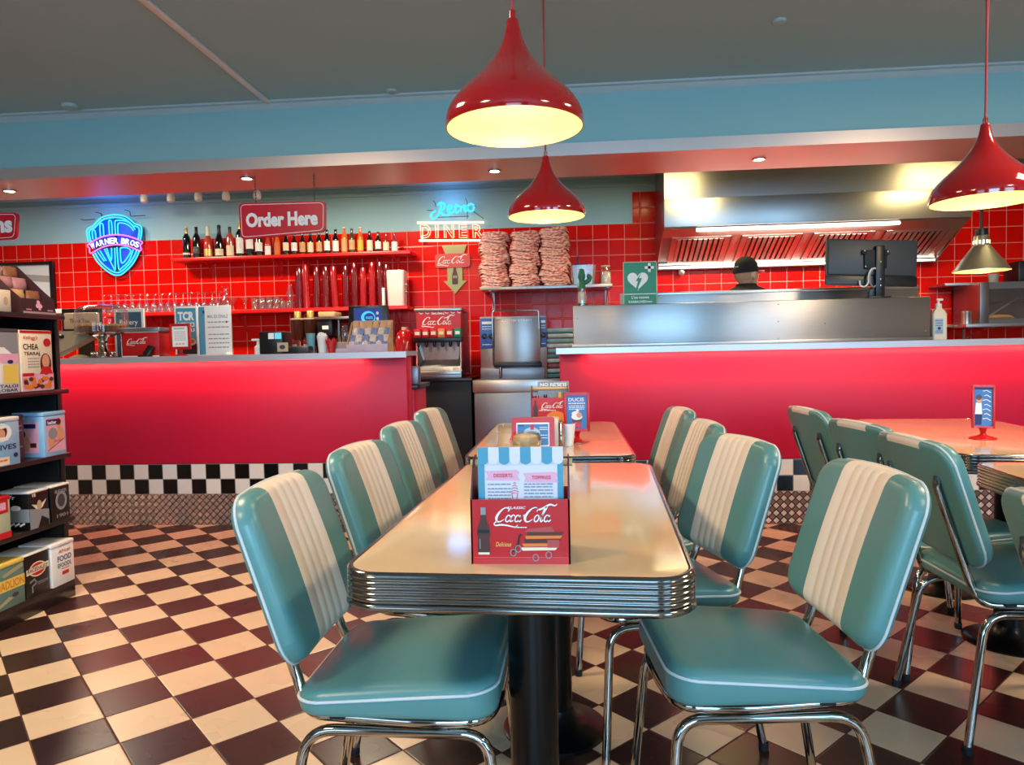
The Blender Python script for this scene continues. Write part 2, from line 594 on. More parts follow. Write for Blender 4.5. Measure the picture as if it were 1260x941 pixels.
# dropped bulkhead over the bar, clad with a steel strip and steel soffit
m = MB(); m.box(XL, XR, 4.60, 5.14, 2.375, ZC); struct(m, 'beam', TEAL_P)
m = MB(); m.loft([[(x, 4.585, 2.352), (x, 4.585, 2.43), (x, 4.5995, 2.43), (x, 4.5995, 2.3745), (x, 5.1405, 2.3745), (x, 5.1405, 2.40), (x, 5.15, 2.40), (x, 5.15, 2.352)] for x in (XL, XR)])
struct(m, 'trim_2', SOFFIT)
m = MB(); m.loft([[(XL, 4.6, 2.735), (XL, 4.6, 2.78), (XL, 4.55, 2.78), (XL, 4.555, 2.77), (XL, 4.575, 2.765), (XL, 4.585, 2.75)],
                  [(XR, 4.6, 2.735), (XR, 4.6, 2.78), (XR, 4.55, 2.78), (XR, 4.555, 2.77), (XR, 4.575, 2.765), (XR, 4.585, 2.75)]])
struct(m, 'trim_3', TRIM_P)
for i, x in enumerate((-1.92, -3.80)):
    m = MB(); m.box(x - 0.018, x + 0.018, YF, 4.56, ZC - 0.02, ZC, bevel=0.005); struct(m, 'trim_%d' % (4 + i), WHITE)
m = MB(); m.box(XL, XL + 0.02, YF, 4.6, 0, 0.1); struct(m, 'baseboard_left', BLACK_M)
m = MB(); m.box(XR - 0.02, XR, YF, 4.6, 0, 0.1); struct(m, 'baseboard_right', BLACK_M)

# ceiling fittings
def ceiling_disc(x, y, r, h, label, cat):
    m = MB().lathe([(r, ZC), (r, ZC - h * 0.5), (r * 0.8, ZC - h), (0.001, ZC - h)], 24, 0, x, y)
    tag(m.build('ceiling_cover', TRIM_P), label, cat, 'round covers on the ceiling')
ceiling_disc(1.09, 3.82, 0.035, 0.012, 'round painted cover on the ceiling right of the near red lamp', 'ceiling cover')
ceiling_disc(-1.09, 4.50, 0.035, 0.012, 'round painted cover against the ceiling edge above the order sign', 'ceiling cover')
ceiling_disc(-3.20, 4.46, 0.05, 0.02, 'round painted cover against the ceiling edge at the far left', 'ceiling cover')
LAMP_ON = emitter('fill_lamp_diffuser', '#ffe2b8', 3.0)
for x, y in ((-2.0, 2.1), (2.6, 2.3), (-2.0, -0.2), (2.6, -0.2)):
    t = thing('added_ceiling_light', 'added square ceiling light out of view over the dining side', 'ceiling light', (x, y, ZC), 0, 'added ceiling lights over the tables')  # unseen fitting added to carry the warm fill lamp
    f = MB()
    for a in (-1, 1):
        f.box(a * 0.29 - 0.015, a * 0.29 + 0.015, -0.305, 0.305, -0.035, 0); f.box(-0.305, 0.305, a * 0.29 - 0.015, a * 0.29 + 0.015, -0.035, 0)
    f.build('frame', WHITE, t)
    MB().box(-0.28, 0.28, -0.28, 0.28, -0.03, -0.01).build('diffuser', LAMP_ON, t)
for x in (-4.4, -1.9, 1.0, 3.4):
    t = thing('added_kitchen_light', 'added long ceiling light hidden above the kitchen aisle', 'ceiling light', (x, 5.75, ZC), 0, 'added kitchen ceiling lights')  # unseen fitting added for the lamp that brightens the kitchen
    MB().box(-0.47, 0.47, -0.17, 0.17, -0.03, 0).build('frame', WHITE, t)
# recessed downlights in the steel soffit
DL = emitter('downlight_glow', '#ffe6c4', 14.0)
DLN = ['at the far left', 'above the red order sign', 'above the neon signs', 'above the cook']
for k, (x, y) in enumerate(((-3.98, 4.87), (-2.19, 4.80), (-0.49, 4.88), (1.254, 4.865))):
    t = thing('downlight', 'small lit downlight in the steel soffit ' + DLN[k], 'downlight', (x, y, 2.352), 0, 'downlights in the soffit')
    MB().lathe([(0.045, 0), (0.045, -0.006), (0.034, -0.008), (0.034, 0)], 24).build('bezel', CHROME, t)
    MB().lathe([(0.034, -0.006), (0.02, -0.010), (0.001, -0.011)], 20).build('lens', DL, t)
    d = bpy.data.lights.new('downlight_beam', 'SPOT'); d.energy = 14; d.color = (1, 0.82, 0.6); d.spot_size = 1.5; d.spot_blend = 0.6; d.shadow_soft_size = 0.03
    o = bpy.data.objects.new('downlight_beam', d); o.location = (x, y, 2.335); COL.objects.link(o)
# row of little white spotlights on the kitchen ceiling
for k, (x, y) in enumerate(((-4.06, 6.65), (-3.80, 6.66), (-3.53, 6.67), (-3.26, 6.68), (-2.96, 6.70))):
    t = thing('spotlight', 'small white spotlight on the kitchen ceiling, %s from the left of five' % ['first', 'second', 'third', 'fourth', 'last'][k], 'spotlight', (x, y, ZC), 0, 'white spotlights over the bottles')
    MB().cyl(0, 0, -0.03, 0, 0.035, 16).build('base', WHITE, t)
    MB().tube([(0, 0, -0.03), (0, 0, -0.07)], 0.008, 8).build('stem', WHITE, t)
    MB().lathe([(0.012, -0.06), (0.03, -0.075), (0.037, -0.11), (0.034, -0.145), (0.018, -0.155), (0.001, -0.156)], 16).build('head', WHITE, t)

# ================================================================== COUNTERS
LED = emitter('red_led', '#ff4a48', 3.0)
def counter(name, label, x0, x1, led_x0, led_x1, end_left=False, end_right=False):
    t = thing(name, label, 'counter', ((x0 + x1) / 2, 4.66, 0))
    dx = (x1 - x0) / 2
    MB().box(-dx, dx, -0.06, 0.09, 0.413, 1.1125, bevel=0.012).build('front_panel', RED_LAM, t)
    MB().box(-dx, dx, -0.058, 0.09, 0.209, 0.413).build('tile_band', CHECK, t)
    MB().box(-dx, dx, -0.060, 0.09, 0.0, 0.209).build('kick_plate', TREAD, t)
    cx = (x0 + x1) / 2
    MB().box(led_x0 - cx, led_x1 - cx, -0.118, -0.104, 1.106, 1.1115).build('light_strip', LED, t)
    area_light('counter_strip_light', ((led_x0 + led_x1) / 2, 4.550, 1.105), (math.radians(22), 0, 0), led_x1 - led_x0, 0.012, 2.6 * (led_x1 - led_x0), (1.0, 0.22, 0.16))
    return t
def ledge(x0, x1, y1):
    return MB().loft([[(x, 4.52, 1.1025), (x, 4.52, 1.139), (x, 4.523, 1.142), (x, y1, 1.142), (x, y1, 1.1125), (x, 4.534, 1.1125), (x, 4.534, 1.1005), (x, 4.522, 1.1005)] for x in (x0, x1)])
counter('bar_counter', 'long red bar counter on the left with black and white tile band', -6.4, -1.066, -6.3, -1.35)
counter('kitchen_counter', 'long red counter on the right in front of the kitchen', -0.071, 5.5, 0.10, 5.4)
m = ledge(-6.5, -1.05, 4.86); tag(m.build('worktop', EDGE_STEEL), 'steel edged top of the left bar counter under the menu boards', 'worktop')
m = ledge(-0.09, 5.55, 5.20); tag(m.build('worktop', EDGE_STEEL), 'steel edged top of the right counter under the steel screen', 'worktop')
# staff side of the bar: low red cabinet with a black top
t = thing('low_cabinet', 'low red cabinet with black top behind the end of the bar', 'cabinet', (-3.6, 4.96, 0))
MB().box(-2.8, 2.545, -0.205, 0.19, 0, 0.885, bevel=0.01).build('body', RED_LAM, t)
MB().box(-2.8, 2.57, -0.205, 0.215, 0.885, 0.915, bevel=0.006).build('cabinet_top', BLACK, t)
MB().box(2.50, 2.575, -0.20, -0.12, 0.915, 1.04, bevel=0.01).build('steel_end_box', STEEL_D, t)
# back counter under the glass shelf
t = thing('back_counter', 'dark red back counter along the tiled wall behind the bar', 'counter', (-3.4, 6.8, 0))
MB().box(-1.6, 1.75, -0.28, 0.285, 0, 0.87, bevel=0.01).build('body', RED_LAM, t)
MB().box(-1.62, 1.77, -0.30, 0.285, 0.87, 0.905, bevel=0.006).build('counter_slab', BLACK, t)

# ================================================================== STEEL SCREENS ON THE KITCHEN COUNTER
t = thing('steel_screen', 'long brushed steel splash screen standing on the kitchen counter', 'splash screen', (1.15, 4.90, 1.142))
MB().box(-1.13, 1.13, -0.15, 0.15, 0.0, 0.276, bevel=0.008).build('housing', STEEL_V, t)
MB().box(-1.14, 1.14, -0.158, 0.158, 0.0, 0.022, bevel=0.004).build('base_flange', STEEL, t)
for x, z in ((0.19, 0.25), (0.19, 0.14), (0.19, 0.03), (-1.10, 0.19), (0.48, 0.12), (1.10, 0.06)):
    MB().at(face_front(x, -0.15, z)).lathe([(0.005, 0), (0.004, 0.002), (0.0005, 0.003)], 10).build('screw_head', STEEL_D, t)
t = thing('rear_screen', 'second steel panel rising just behind the long splash screen', 'splash screen', (1.36, 5.11, 1.142))
MB().box(-1.005, 1.005, -0.02, 0.02, 0, 0.37, bevel=0.005).build('panel', STEEL_V, t)
MB().box(-1.005, 1.005, -0.024, 0.024, 0.352, 0.374, bevel=0.004).build('folded_edge', STEEL, t)

# ================================================================== HOOD
t = thing('cooker_hood', 'wide stainless cooker hood with slotted grease filters over the kitchen', 'cooker hood', (2.13, 7.085, 0))
hx = 1.285
MB().box(-hx, hx, -0.645, 0, 2.43, ZC).build('upper_casing', STEEL, t)
MB().box(-hx - 0.004, hx + 0.004, -0.650, 0, 2.185, 2.43, bevel=0.004).build('front_canopy', STEEL, t)
for s in (-1, 1):
    x = s * hx; m = MB()
    m.loft([[(x - 0.006, -0.63, 2.19), (x - 0.006, 0, 2.19), (x - 0.006, 0, 1.88), (x - 0.006, -0.05, 1.88)], [(x + 0.006, -0.63, 2.19), (x + 0.006, 0, 2.19), (x + 0.006, 0, 1.88), (x + 0.006, -0.05, 1.88)]])
    m.build('side_panel', STEEL, t)
# sloping filter bank: runs from the front lip down to the gutter
def slope(x, s, n=0.0):
    """s 0 at the front lip .. 1 at the gutter, n out of the slope"""
    d = Vector((0, 0.575, -0.275)); nn = Vector((0, -0.275, -0.575)).normalized()
    p = Vector((x, -0.625, 2.185)) + d * s + nn * n
    return (p.x, p.y, p.z)
m = MB(); m.add([slope(-hx, 0), slope(hx, 0), slope(hx, 1), slope(-hx, 1)], [(0, 1, 2, 3)]); m.build('filter_tray', STEEL_D, t)
def slab(m, x0, x1, s0, s1, n0, n1, mi=0):
    vs = [slope(x0, s0, n0), slope(x1, s0, n0), slope(x1, s1, n0), slope(x0, s1, n0), slope(x0, s0, n1), slope(x1, s0, n1), slope(x1, s1, n1), slope(x0, s1, n1)]
    m.add(vs, [(0, 3, 2, 1), (4, 5, 6, 7), (0, 1, 5, 4), (1, 2, 6, 5), (2, 3, 7, 6), (3, 0, 4, 7)], mi)
m = MB(); slab(m, -hx, hx, 0.0, 0.22, 0.0, 0.012); slab(m, -hx, hx, 0.90, 1.0, 0.0, 0.012); m.build('filter_rail', STEEL, t)
for k in range(4):
    x0 = -1.20 + k * 0.62
    f = MB()
    slab(f, x0, x0 + 0.05, 0.22, 0.90, 0.002, 0.016); slab(f, x0 + 0.47, x0 + 0.52, 0.22, 0.90, 0.002, 0.016)
    slab(f, x0 + 0.05, x0 + 0.47, 0.22, 0.27, 0.002, 0.014); slab(f, x0 + 0.05, x0 + 0.47, 0.85, 0.90, 0.002, 0.014)
    n = 9
    for i in range(n):
        xa = x0 + 0.055 + i * 0.42 / n
        slab(f, xa, xa + 0.030, 0.27, 0.85, 0.004, 0.018)
    slab(f, x0 + 0.05, x0 + 0.47, 0.26, 0.86, 0.0005, 0.001, 1)
    f.build('grease_filter', [STEEL, BLACK_M], t)
    g = MB(); slab(g, x0 + 0.53, x0 + 0.61, 0.22, 0.90, 0.002, 0.010); g.build('blank_plate', STEEL, t)
MB().box(-hx, hx, -0.085, -0.01, 1.872, 1.915, bevel=0.006).build('gutter', STEEL, t)
TUBE = emitter('hood_tube_glow', '#fff0da', 7.0)
MB().box(-1.0, 0.72, -0.62, -0.57, 2.150, 2.165).build('light_tube', TUBE, t)
MB().box(-hx + 0.02, hx - 0.02, -0.088, -0.075, 1.885, 1.900).build('light_strip', TUBE, t)
MB().at(face_front(-1.05, -0.03, 1.85)).lathe([(0.004, -0.01), (0.03, 0.0), (0.022, 0.05), (0.006, 0.07), (0.001, 0.071)], 14).build('grease_cup', WHITE, t)
area_light('hood_light', (1.99, 6.49, 2.148), (math.radians(35), 0, 0), 1.7, 0.04, 30, (1.0, 0.82, 0.62))

# ================================================================== CHAIRS
LEAN = math.radians(18.4)
def axis_lines(h, edge, extra=()):
    s = set([-h, h])
    for e in edge:
        s.add(round(-h + e, 5)); s.add(round(h - e, 5))
    k = 7
    for i in range(1, k): s.add(round(-h + 2 * h * i / k, 5))
    for e in extra: s.add(round(e, 5))
    out = []
    for v in sorted(s):
        if not out or v - out[-1] > 0.0015: out.append(v)
    out[0] = -h; out[-1] = h
    return out

def pad(mb, hx, hy, R, rt, ztop, zbot, xs, ys, put, mf, rb=None):
    """upholstered pad over a rounded rectangle; ztop/zbot give the faces, put maps to 3-D, mf(x, y, side) the material"""
    nx, ny = len(xs), len(ys)
    def warp(x, y):
        qx = max(-(hx - R), min(hx - R, x)); qy = max(-(hy - R), min(hy - R, y))
        dx, dy = x - qx, y - qy
        m = max(abs(dx), abs(dy))
        if dx == 0 or dy == 0 or m < 1e-9:
            return x, y, min(hx - abs(x), hy - abs(y))
        l = math.hypot(dx, dy)
        return qx + dx / l * m, qy + dy / l * m, R - m
    def drop(e, rt=rt):
        e = max(0.0, min(e, rt))
        return rt - math.sqrt(max(0, rt * rt - (rt - e) ** 2))
    vs = []; fs = []; mi = []
    for side in (0, 1):
        for i, x in enumerate(xs):
            for j, y in enumerate(ys):
                X, Y, e = warp(x, y)
                z = ztop(X, Y) - drop(e) if side == 0 else zbot(X, Y) + drop(e, rb or rt)
                vs.append(put(X, Y, z))
        o = side * nx * ny
        for i in range(nx - 1):
            for j in range(ny - 1):
                q = (o + i * ny + j, o + (i + 1) * ny + j, o + (i + 1) * ny + j + 1, o + i * ny + j + 1)
                fs.append(q if side == 0 else q[::-1])
                mi.append(mf((xs[i] + xs[i + 1]) / 2, (ys[j] + ys[j + 1]) / 2, side))
    ring = [(i, 0) for i in range(nx)] + [(nx - 1, j) for j in range(1, ny)] + [(i, ny - 1) for i in range(nx - 2, -1, -1)] + [(0, j) for j in range(ny - 2, 0, -1)]
    for k in range(len(ring)):
        a = ring[k]; b = ring[(k + 1) % len(ring)]
        A, B = a[0] * ny + a[1], b[0] * ny + b[1]
        fs.append((B, A, A + nx * ny, B + nx * ny))
        mi.append(mf((xs[a[0]] + xs[b[0]]) / 2, (ys[a[1]] + ys[b[1]]) / 2, 2))
    mb.add(vs, fs, mi)
    loop = []
    for i, j in ring:
        X, Y, e = warp(xs[i], ys[j]); loop.append((X, Y))
    return loop

E6 = (0.002, 0.006, 0.012, 0.02, 0.035, 0.055)
def make_chair(name, label):
    t = thing(name, label, 'chair', (0, 0, 0), 0, 'teal and cream diner chairs')
    # ---- seat: wedge pad, higher at the front
    hx, hy = 0.205, 0.200
    zt = lambda x, y: 0.474 + 0.075 * x + 0.022 * max(0, (1 - (x / hx) ** 2)) * max(0, (1 - (y / hy) ** 2))
    m = MB()
    loop = pad(m, hx, hy, 0.060, 0.022, zt, lambda x, y: 0.413, axis_lines(hx, E6), axis_lines(hy, E6), lambda x, y, z: (x, y, z), lambda x, y, s: 0, 0.014)
    seat = m.build('seat', VINYL, t, 60)
    m = MB(); m.tube([(x * 1.004, y * 1.004, zt(x, y) - 0.0170) for x, y in loop], 0.0033, 8, 0, True); m.build('piping', PIPING, seat)
    # ---- backrest
    hw, hs, T = 0.211, 0.183, 0.050
    C0 = Vector((-0.257, 0, 0.682)); U = Vector((-math.sin(LEAN), 0, math.cos(LEAN))); N = Vector((math.cos(LEAN), 0, math.sin(LEAN)))
    ribs = (-0.053, -0.018, 0.018, 0.053)
    def front(y, s):
        z = T / 2 + 0.010 * (1 - (y / hw) ** 2) * (1 - (s / hs) ** 2)
        if abs(y) < 0.094:
            for r in ribs:
                if abs(y - r) < 0.0013 and abs(s) < hs - 0.01: z -= 0.0018
        return z
    bend = lambda y: 0.30 * y * y
    def put(y, s, z):
        s -= max(0.0, s / hs) * 0.016 * (y / hw) ** 2
        p = C0 + U * s + N * (z + bend(y)); return (p.x, y, p.z)
    ex = [-0.092, 0.092, -0.095, 0.095]
    for r in ribs: ex += [r - 0.004, r, r + 0.004]
    def mf(y, s, side):
        if abs(y) > 0.0935: return 0
        if side == 0 or side == 2: return 1
        return 1 if s > hs - 0.022 else 0
    m = MB()
    ly = axis_lines(hw, E6); ly = [v for v in ly if abs(v) > 0.098] + sorted(ex); ly = sorted(ly)
    loop = pad(m, hw, hs, 0.062, 0.030, front, lambda y, s: -T / 2, ly, axis_lines(hs, E6), put, mf, 0.011)
    back = m.build('backrest', [VINYL, CREAM_V], t, 60)
    m = MB(); m.tube([put(y * 1.003, s * 1.003, -T / 2 + 0.0125) for y, s in loop], 0.0031, 8, 0, True); m.build('piping', PIPING, back)
    # ---- chrome tubes
    def bp(y, s, z=-0.033): return Vector(put(y, s, z))
    L = []
    for sgn in (1, -1):
        y = sgn * 0.135
        side = [bp(y, 0.075, -0.026), bp(y, 0.06, -0.034), bp(y, -0.10), bp(y, -0.22), Vector((-0.188, sgn * 0.150, 0.398)), Vector((0.06, sgn * 0.172, 0.398)), Vector((0.185, sgn * 0.160, 0.398)), Vector((0.195, sgn * 0.05, 0.398))]
        L.append(fillet(side, [0, 0.01, 0.02, 0.04, 0.075, 0.05, 0.06, 0], 6))
    path = L[0] + list(reversed(L[1]))
    m = MB().tube(path, 0.0115, 12); m.build('back_frame', CHROME, t)
    for sgn in (1, -1):
        m = MB(); m.tube([bp(sgn * 0.135, 0.070, -0.026), bp(sgn * 0.135, 0.088, -0.024)], [0.0125, 0.010], 12); m.build('frame_cap', DARK, t)
    for sgn in (1, -1):
        y = sgn * 0.165
        top = 0.374
        fr = fillet([Vector((-0.01, y, top)), Vector((0.185, y, top)), Vector((0.215, sgn * 0.200, 0.012))], [0, 0.055, 0], 7)
        rr = fillet([Vector((-0.01, y, top)), Vector((-0.185, y, top)), Vector((-0.250, sgn * 0.200, 0.012))], [0, 0.06, 0], 7)
        for p in (fr, rr):
            leg = MB().tube(p, 0.0115, 12).build('leg', CHROME, t)
            e = p[-1]
            MB().lathe([(0.001, 0.0), (0.0125, 0.0), (0.0135, 0.004), (0.0135, 0.022), (0.0115, 0.024)], 14, 0, e.x, e.y).build('foot_cap', RUBBER, leg)
    for x in (-0.12, 0.12): MB().box(x - 0.015, x + 0.015, -0.172, 0.172, 0.398, 0.414).build('seat_bracket', BLACK_M, t)
    return t

R = math.radians
CH = [
 (-0.357, 1.540, R(-1), 'teal and cream chair at the left of the near table, closest to us'),
 (-0.355, 2.100, R(-6.5), 'teal and cream chair left of the near table, behind the closest left chair'),
 (-0.378, 2.745, R(-5), 'teal and cream chair at the near end of the far table, left side'),
 (-0.398, 3.420, R(-6), 'last teal and cream chair on the left, beside the far end of the far table'),
 (0.374, 1.625, R(185.3), 'teal and cream chair at the right of the near table, closest to us'),
 (0.222, 2.122, R(197), 'teal and cream chair right of the near table, behind the closest right chair'),
 (0.198, 2.670, R(187), 'teal and cream chair right of the far table, nearer of the two there'),
 (0.200, 3.270, R(186), 'teal and cream chair right of the far table, farthest of that row'),
 (1.308, 2.214, R(2), 'teal chair seen from behind at the right tables, second from the camera'),
 (1.320, 2.680, R(8), 'teal chair seen from behind at the right tables, third from the camera'),
 (1.334, 3.260, R(4), 'teal chair seen from behind, farthest of the row at the right tables'),
 (1.150, 1.270, R(-2), 'teal chair back cut off by the right edge of the photo'),
]
chair0 = make_chair('diner_chair', CH[0][3])
for i, (x, y, rz, lab) in enumerate(CH):
    if i == 0:
        chair0.location = (x, y, 0); chair0.rotation_euler = (0, 0, rz)
    else:
        copy_thing(chair0, (x, y, 0), rz, lab)

# ================================================================== TABLES
def make_table(label, feet, W=0.615, L=1.22):
    t = thing('diner_table', label, 'table', (0, 0, 0), 0, 'cream topped diner tables')
    def ringp(off, z, r): return [(x, y, z) for x, y in rrect(W / 2 + off, L / 2 + off, r + off, 7)]
    m = MB(); m.loft([ringp(-0.004, 0.735, 0.07), ringp(-0.004, 0.747, 0.07), ringp(-0.006, 0.7495, 0.07), ringp(-0.012, 0.750, 0.07)]); m.build('tabletop', LAMINATE, t, 30)
    # ribbed chrome edge band
    prof = [(-0.012, 0.7485), (-0.004, 0.7505), (0.001, 0.750), (0.004, 0.746)]
    z = 0.744
    for k in range(5):
        prof += [(0.0005, z), (0.0008, z - 0.0012), (0.0042, z - 0.0040), (0.0042, z - 0.0062), (0.0008, z - 0.0090)]
        z -= 0.0098
    prof += [(0.003, z), (0.006, z - 0.004), (0.006, z - 0.009), (0.002, z - 0.0125), (-0.02, z - 0.0125)]
    m = MB(); m.loft([ringp(o, zz, 0.07) for o, zz in prof], 0, True, False, True); m.build('edge_band', RIM, t, 50)
    for y in feet:
        col = MB().cyl(0, y, 0.03, 0.68, 0.052, 28).build('column', COLUMN, t)
        MB().lathe([(0.001, 0.0), (0.155, 0.0), (0.155, 0.006), (0.145, 0.013), (0.10, 0.022), (0.066, 0.04), (0.053, 0.07)], 36, 0, 0, y).build('base_disc', COLUMN, col)
        MB().box(-0.20, 0.20, y - 0.03, y + 0.03, 0.668, 0.682, bevel=0.004).build('top_plate', BLACK, col)
    return t
TB = [(-0.078, 1.800, -0.045, 'nearest cream topped table with ribbed chrome edge, in the middle of the photo'),
      (-0.082, 3.150, 0.0, 'cream table directly behind the nearest one, close to the counter gap'),
      (1.655, 3.085, -0.095, 'cream table on the right near the kitchen counter, with a red sign holder'),
      (1.520, 1.725, -0.06, 'cream table at the right edge, in front of the one with the sign holder')]
for i, (x, y, rz, lab) in enumerate(TB):
    tb = make_table(lab, (-0.30, 0.30) if i in (0, 2) else (0.0,))
    tb.location = (x, y, 0); tb.rotation_euler = (0, 0, rz)

# ================================================================== PENDANT LAMPS
INNER = mat('lamp_inner_enamel', '#d9c184', 0.45)
BULB = emitter('bulb_glow', '#ffe0a0', 12.0)
CORD = mat('red_cord', '#a8343c', 0.7)
def make_lamp(label):
    t = thing('pendant_lamp', label, 'pendant lamp', (0, 0, 0), 0, 'red pendant lamps')
    prof = [(0.0125, 0.276), (0.0150, 0.272), (0.0165, 0.262), (0.0200, 0.245), (0.0245, 0.228), (0.033, 0.208), (0.046, 0.185), (0.063, 0.162), (0.084, 0.139), (0.107, 0.117), (0.130, 0.096), (0.150, 0.075), (0.165, 0.055), (0.1745, 0.035), (0.1785, 0.017), (0.1775, 0.0)]
    pv = [(p.x, p.y) for p in smooth_path([(a, b, 0) for a, b in prof], 3)]
    m = MB(); m.lathe([(0.001, 0.276)] + pv, 56); m.build('shade', RED_GLOSS, t, 80)
    inn = [(max(0.004, r - 0.0035), z - 0.001 * (z > 0.01)) for r, z in pv if z < 0.20]
    m = MB(); m.lathe([(0.1777, 0.0)] + [(r, z) for r, z in reversed(inn)] + [(0.001, inn[0][1])], 56); m.build('inner_lining', INNER, t, 80)
    soc = MB().lathe([(0.001, 0.20), (0.021, 0.20), (0.021, 0.145), (0.016, 0.135), (0.001, 0.135)], 20).build('bulb_socket', WHITE, t)
    MB().lathe([(0.012, 0.137), (0.014, 0.125), (0.024, 0.108), (0.029, 0.092), (0.027, 0.076), (0.017, 0.064), (0.001, 0.060)], 20).build('bulb', BULB, soc)
    return t
LP = [(-0.133, 1.87, 1.703, 'large red teardrop pendant lamp hanging nearest, over the near table'),
      (-0.098, 3.33, 1.742, 'red teardrop pendant lamp over the far table, below and behind the nearest lamp'),
      (1.500, 2.74, 1.632, 'red teardrop pendant lamp cut off by the right edge, over the right tables')]
lamp0 = make_lamp(LP[0][3])
for i, (x, y, z, lab) in enumerate(LP):
    o = lamp0 if i == 0 else copy_thing(lamp0, (x, y, z), 0, lab)
    o.location = (x, y, z)
    top = ZC - z
    pts = [(0, 0, 0.27), (0, 0, 0.30), (0.002, 0, 0.5), (0.003 if i != 2 else 0.02, 0, top - 0.02)]
    MB().tube(smooth_path(pts, 5), 0.0042 if i == 0 else 0.0032, 8).build('cord', CORD, o)
    MB().lathe([(0.0085, 0.272), (0.0085, 0.296), (0.0045, 0.300)], 12).build('cord_grip', WHITE if i == 1 else RED_GLOSS, o)
    MB().lathe([(0.045, top), (0.045, top - 0.012), (0.02, top - 0.024), (0.004, top - 0.026)], 20).build('ceiling_rose', RED_GLOSS, o)
    d = bpy.data.lights.new('lamp_light', 'POINT'); d.energy = 3.0; d.color = (1.0, 0.74, 0.42); d.shadow_soft_size = 0.03
    l = bpy.data.objects.new('lamp_light', d); l.location = (x, y, z + 0.045); COL.objects.link(l)

# ================================================================== LETTERING HELPERS
def rpoly(pts, r, k=5):
    n = len(pts); out = []
    for i in range(n):
        P = Vector((*pts[i], 0)); a = Vector((*pts[i - 1], 0)) - P; b = Vector((*pts[(i + 1) % n], 0)) - P
        p0 = P + a.normalized() * r; p1 = P + b.normalized() * r
        for s in range(k + 1):
            t = s / k; q = p0 * (1 - t) ** 2 + P * 2 * t * (1 - t) + p1 * t * t
            out.append((q.x, q.y))
    return out
def inset(pts, d):
    cx = sum(p[0] for p in pts) / len(pts); cy = sum(p[1] for p in pts) / len(pts)
    hx = max(abs(p[0] - cx) for p in pts); hy = max(abs(p[1] - cy) for p in pts)
    return [(cx + (x - cx) * (1 - d / hx), cy + (y - cy) * (1 - d / hy)) for x, y in pts]
def oval(cx, cy, rx, ry, n=9):
    return [(cx + rx * math.cos(2 * PI * i / n + 1.2), cy + ry * math.sin(2 * PI * i / n + 1.2)) for i in range(n + 1)]
_CC = [(0.80, 0.72), (0.84, 0.88), (0.68, 1.0), (0.42, 0.92), (0.2, 0.62), (0.12, 0.3), (0.24, 0.05), (0.46, 0.02), (0.68, 0.18)]
_CW = [.05, .09, .06, .08, .14, .17, .12, .07, .04]
_A = [(0.16, 0.46), (0.14, 0.12), (0.22, 0.02), (0.32, 0.14)]
_L = .078
SCRIPT = [(_CC, _CW), ([(0.24, 0.05), (0.08, -0.1), (0.22, -0.24), (0.6, -0.2), (1.1, -0.26), (1.62, -0.36), (1.75, -0.2)], [.10, .06, .09, .12, .10, .08, .03]),
          (oval(0.94, .24, .15, .23), _L), ([(1.38, .38), (1.28, .49), (1.16, .42), (1.11, .2), (1.2, .02), (1.36, .12)], [.08, .06, .09, .12, .08, .05]),
          (oval(1.58, .24, .14, .23), _L), ([(1.58 + x, y) for x, y in _A], _L), ([(1.95, .42), (2.07, .46)], .12),
          ([(x + 1.98, y) for x, y in _CC], _CW), ([(2.70, 0.98), (2.92, 0.86), (3.2, 0.98), (3.55, 1.2), (3.9, 1.12), (4.05, 1.24)], [.06, .11, .13, .12, .08, .03]),
          (oval(2.92, .24, .15, .23), _L), ([(3.16, .2), (3.34, .75), (3.40, 1.0), (3.33, 1.05), (3.25, .75), (3.22, .15), (3.29, .01), (3.40, .14)], _L),
          (oval(3.60, .24, .14, .23), _L), ([(3.60 + x, y) for x, y in _A], _L)]
def cola_logo(mb, cx, cy, w, z, mi):
    """white script lettering, slanted, with its two swashes"""
    s = w / 4.35
    for pts, wd in SCRIPT:
        q = smooth_path([(x, y, 0) for x, y in pts], 4)
        n = len(q); m = len(pts)
        ws = []
        for i in range(n):
            if isinstance(wd, list):
                f = i / max(n - 1, 1) * (m - 1); k = min(int(f), m - 2); ws.append((wd[k] * (1 - (f - k)) + wd[k + 1] * (f - k)) * s)
            else: ws.append(wd * s)
        mb.stroke([((p.x + 0.32 * p.y - 2.25) * s + cx, (p.y - 0.42) * s + cy) for p in q], ws, z, mi)
def outline_loops(s, bold=0.0):
    vs, fs = text_geo(s, bold)
    cnt = {}
    for f in fs:
        for i in range(len(f)):
            a, b = f[i], f[(i + 1) % len(f)]
            cnt[(a, b)] = 1
    nxt = {a: b for (a, b) in cnt if (b, a) not in cnt}
    loops = []
    while nxt:
        a0 = next(iter(nxt)); l = [a0]; b = nxt.pop(a0)
        while b != a0 and b in nxt:
            l.append(b); b = nxt.pop(b)
        loops.append([vs[i] for i in l])
    return loops

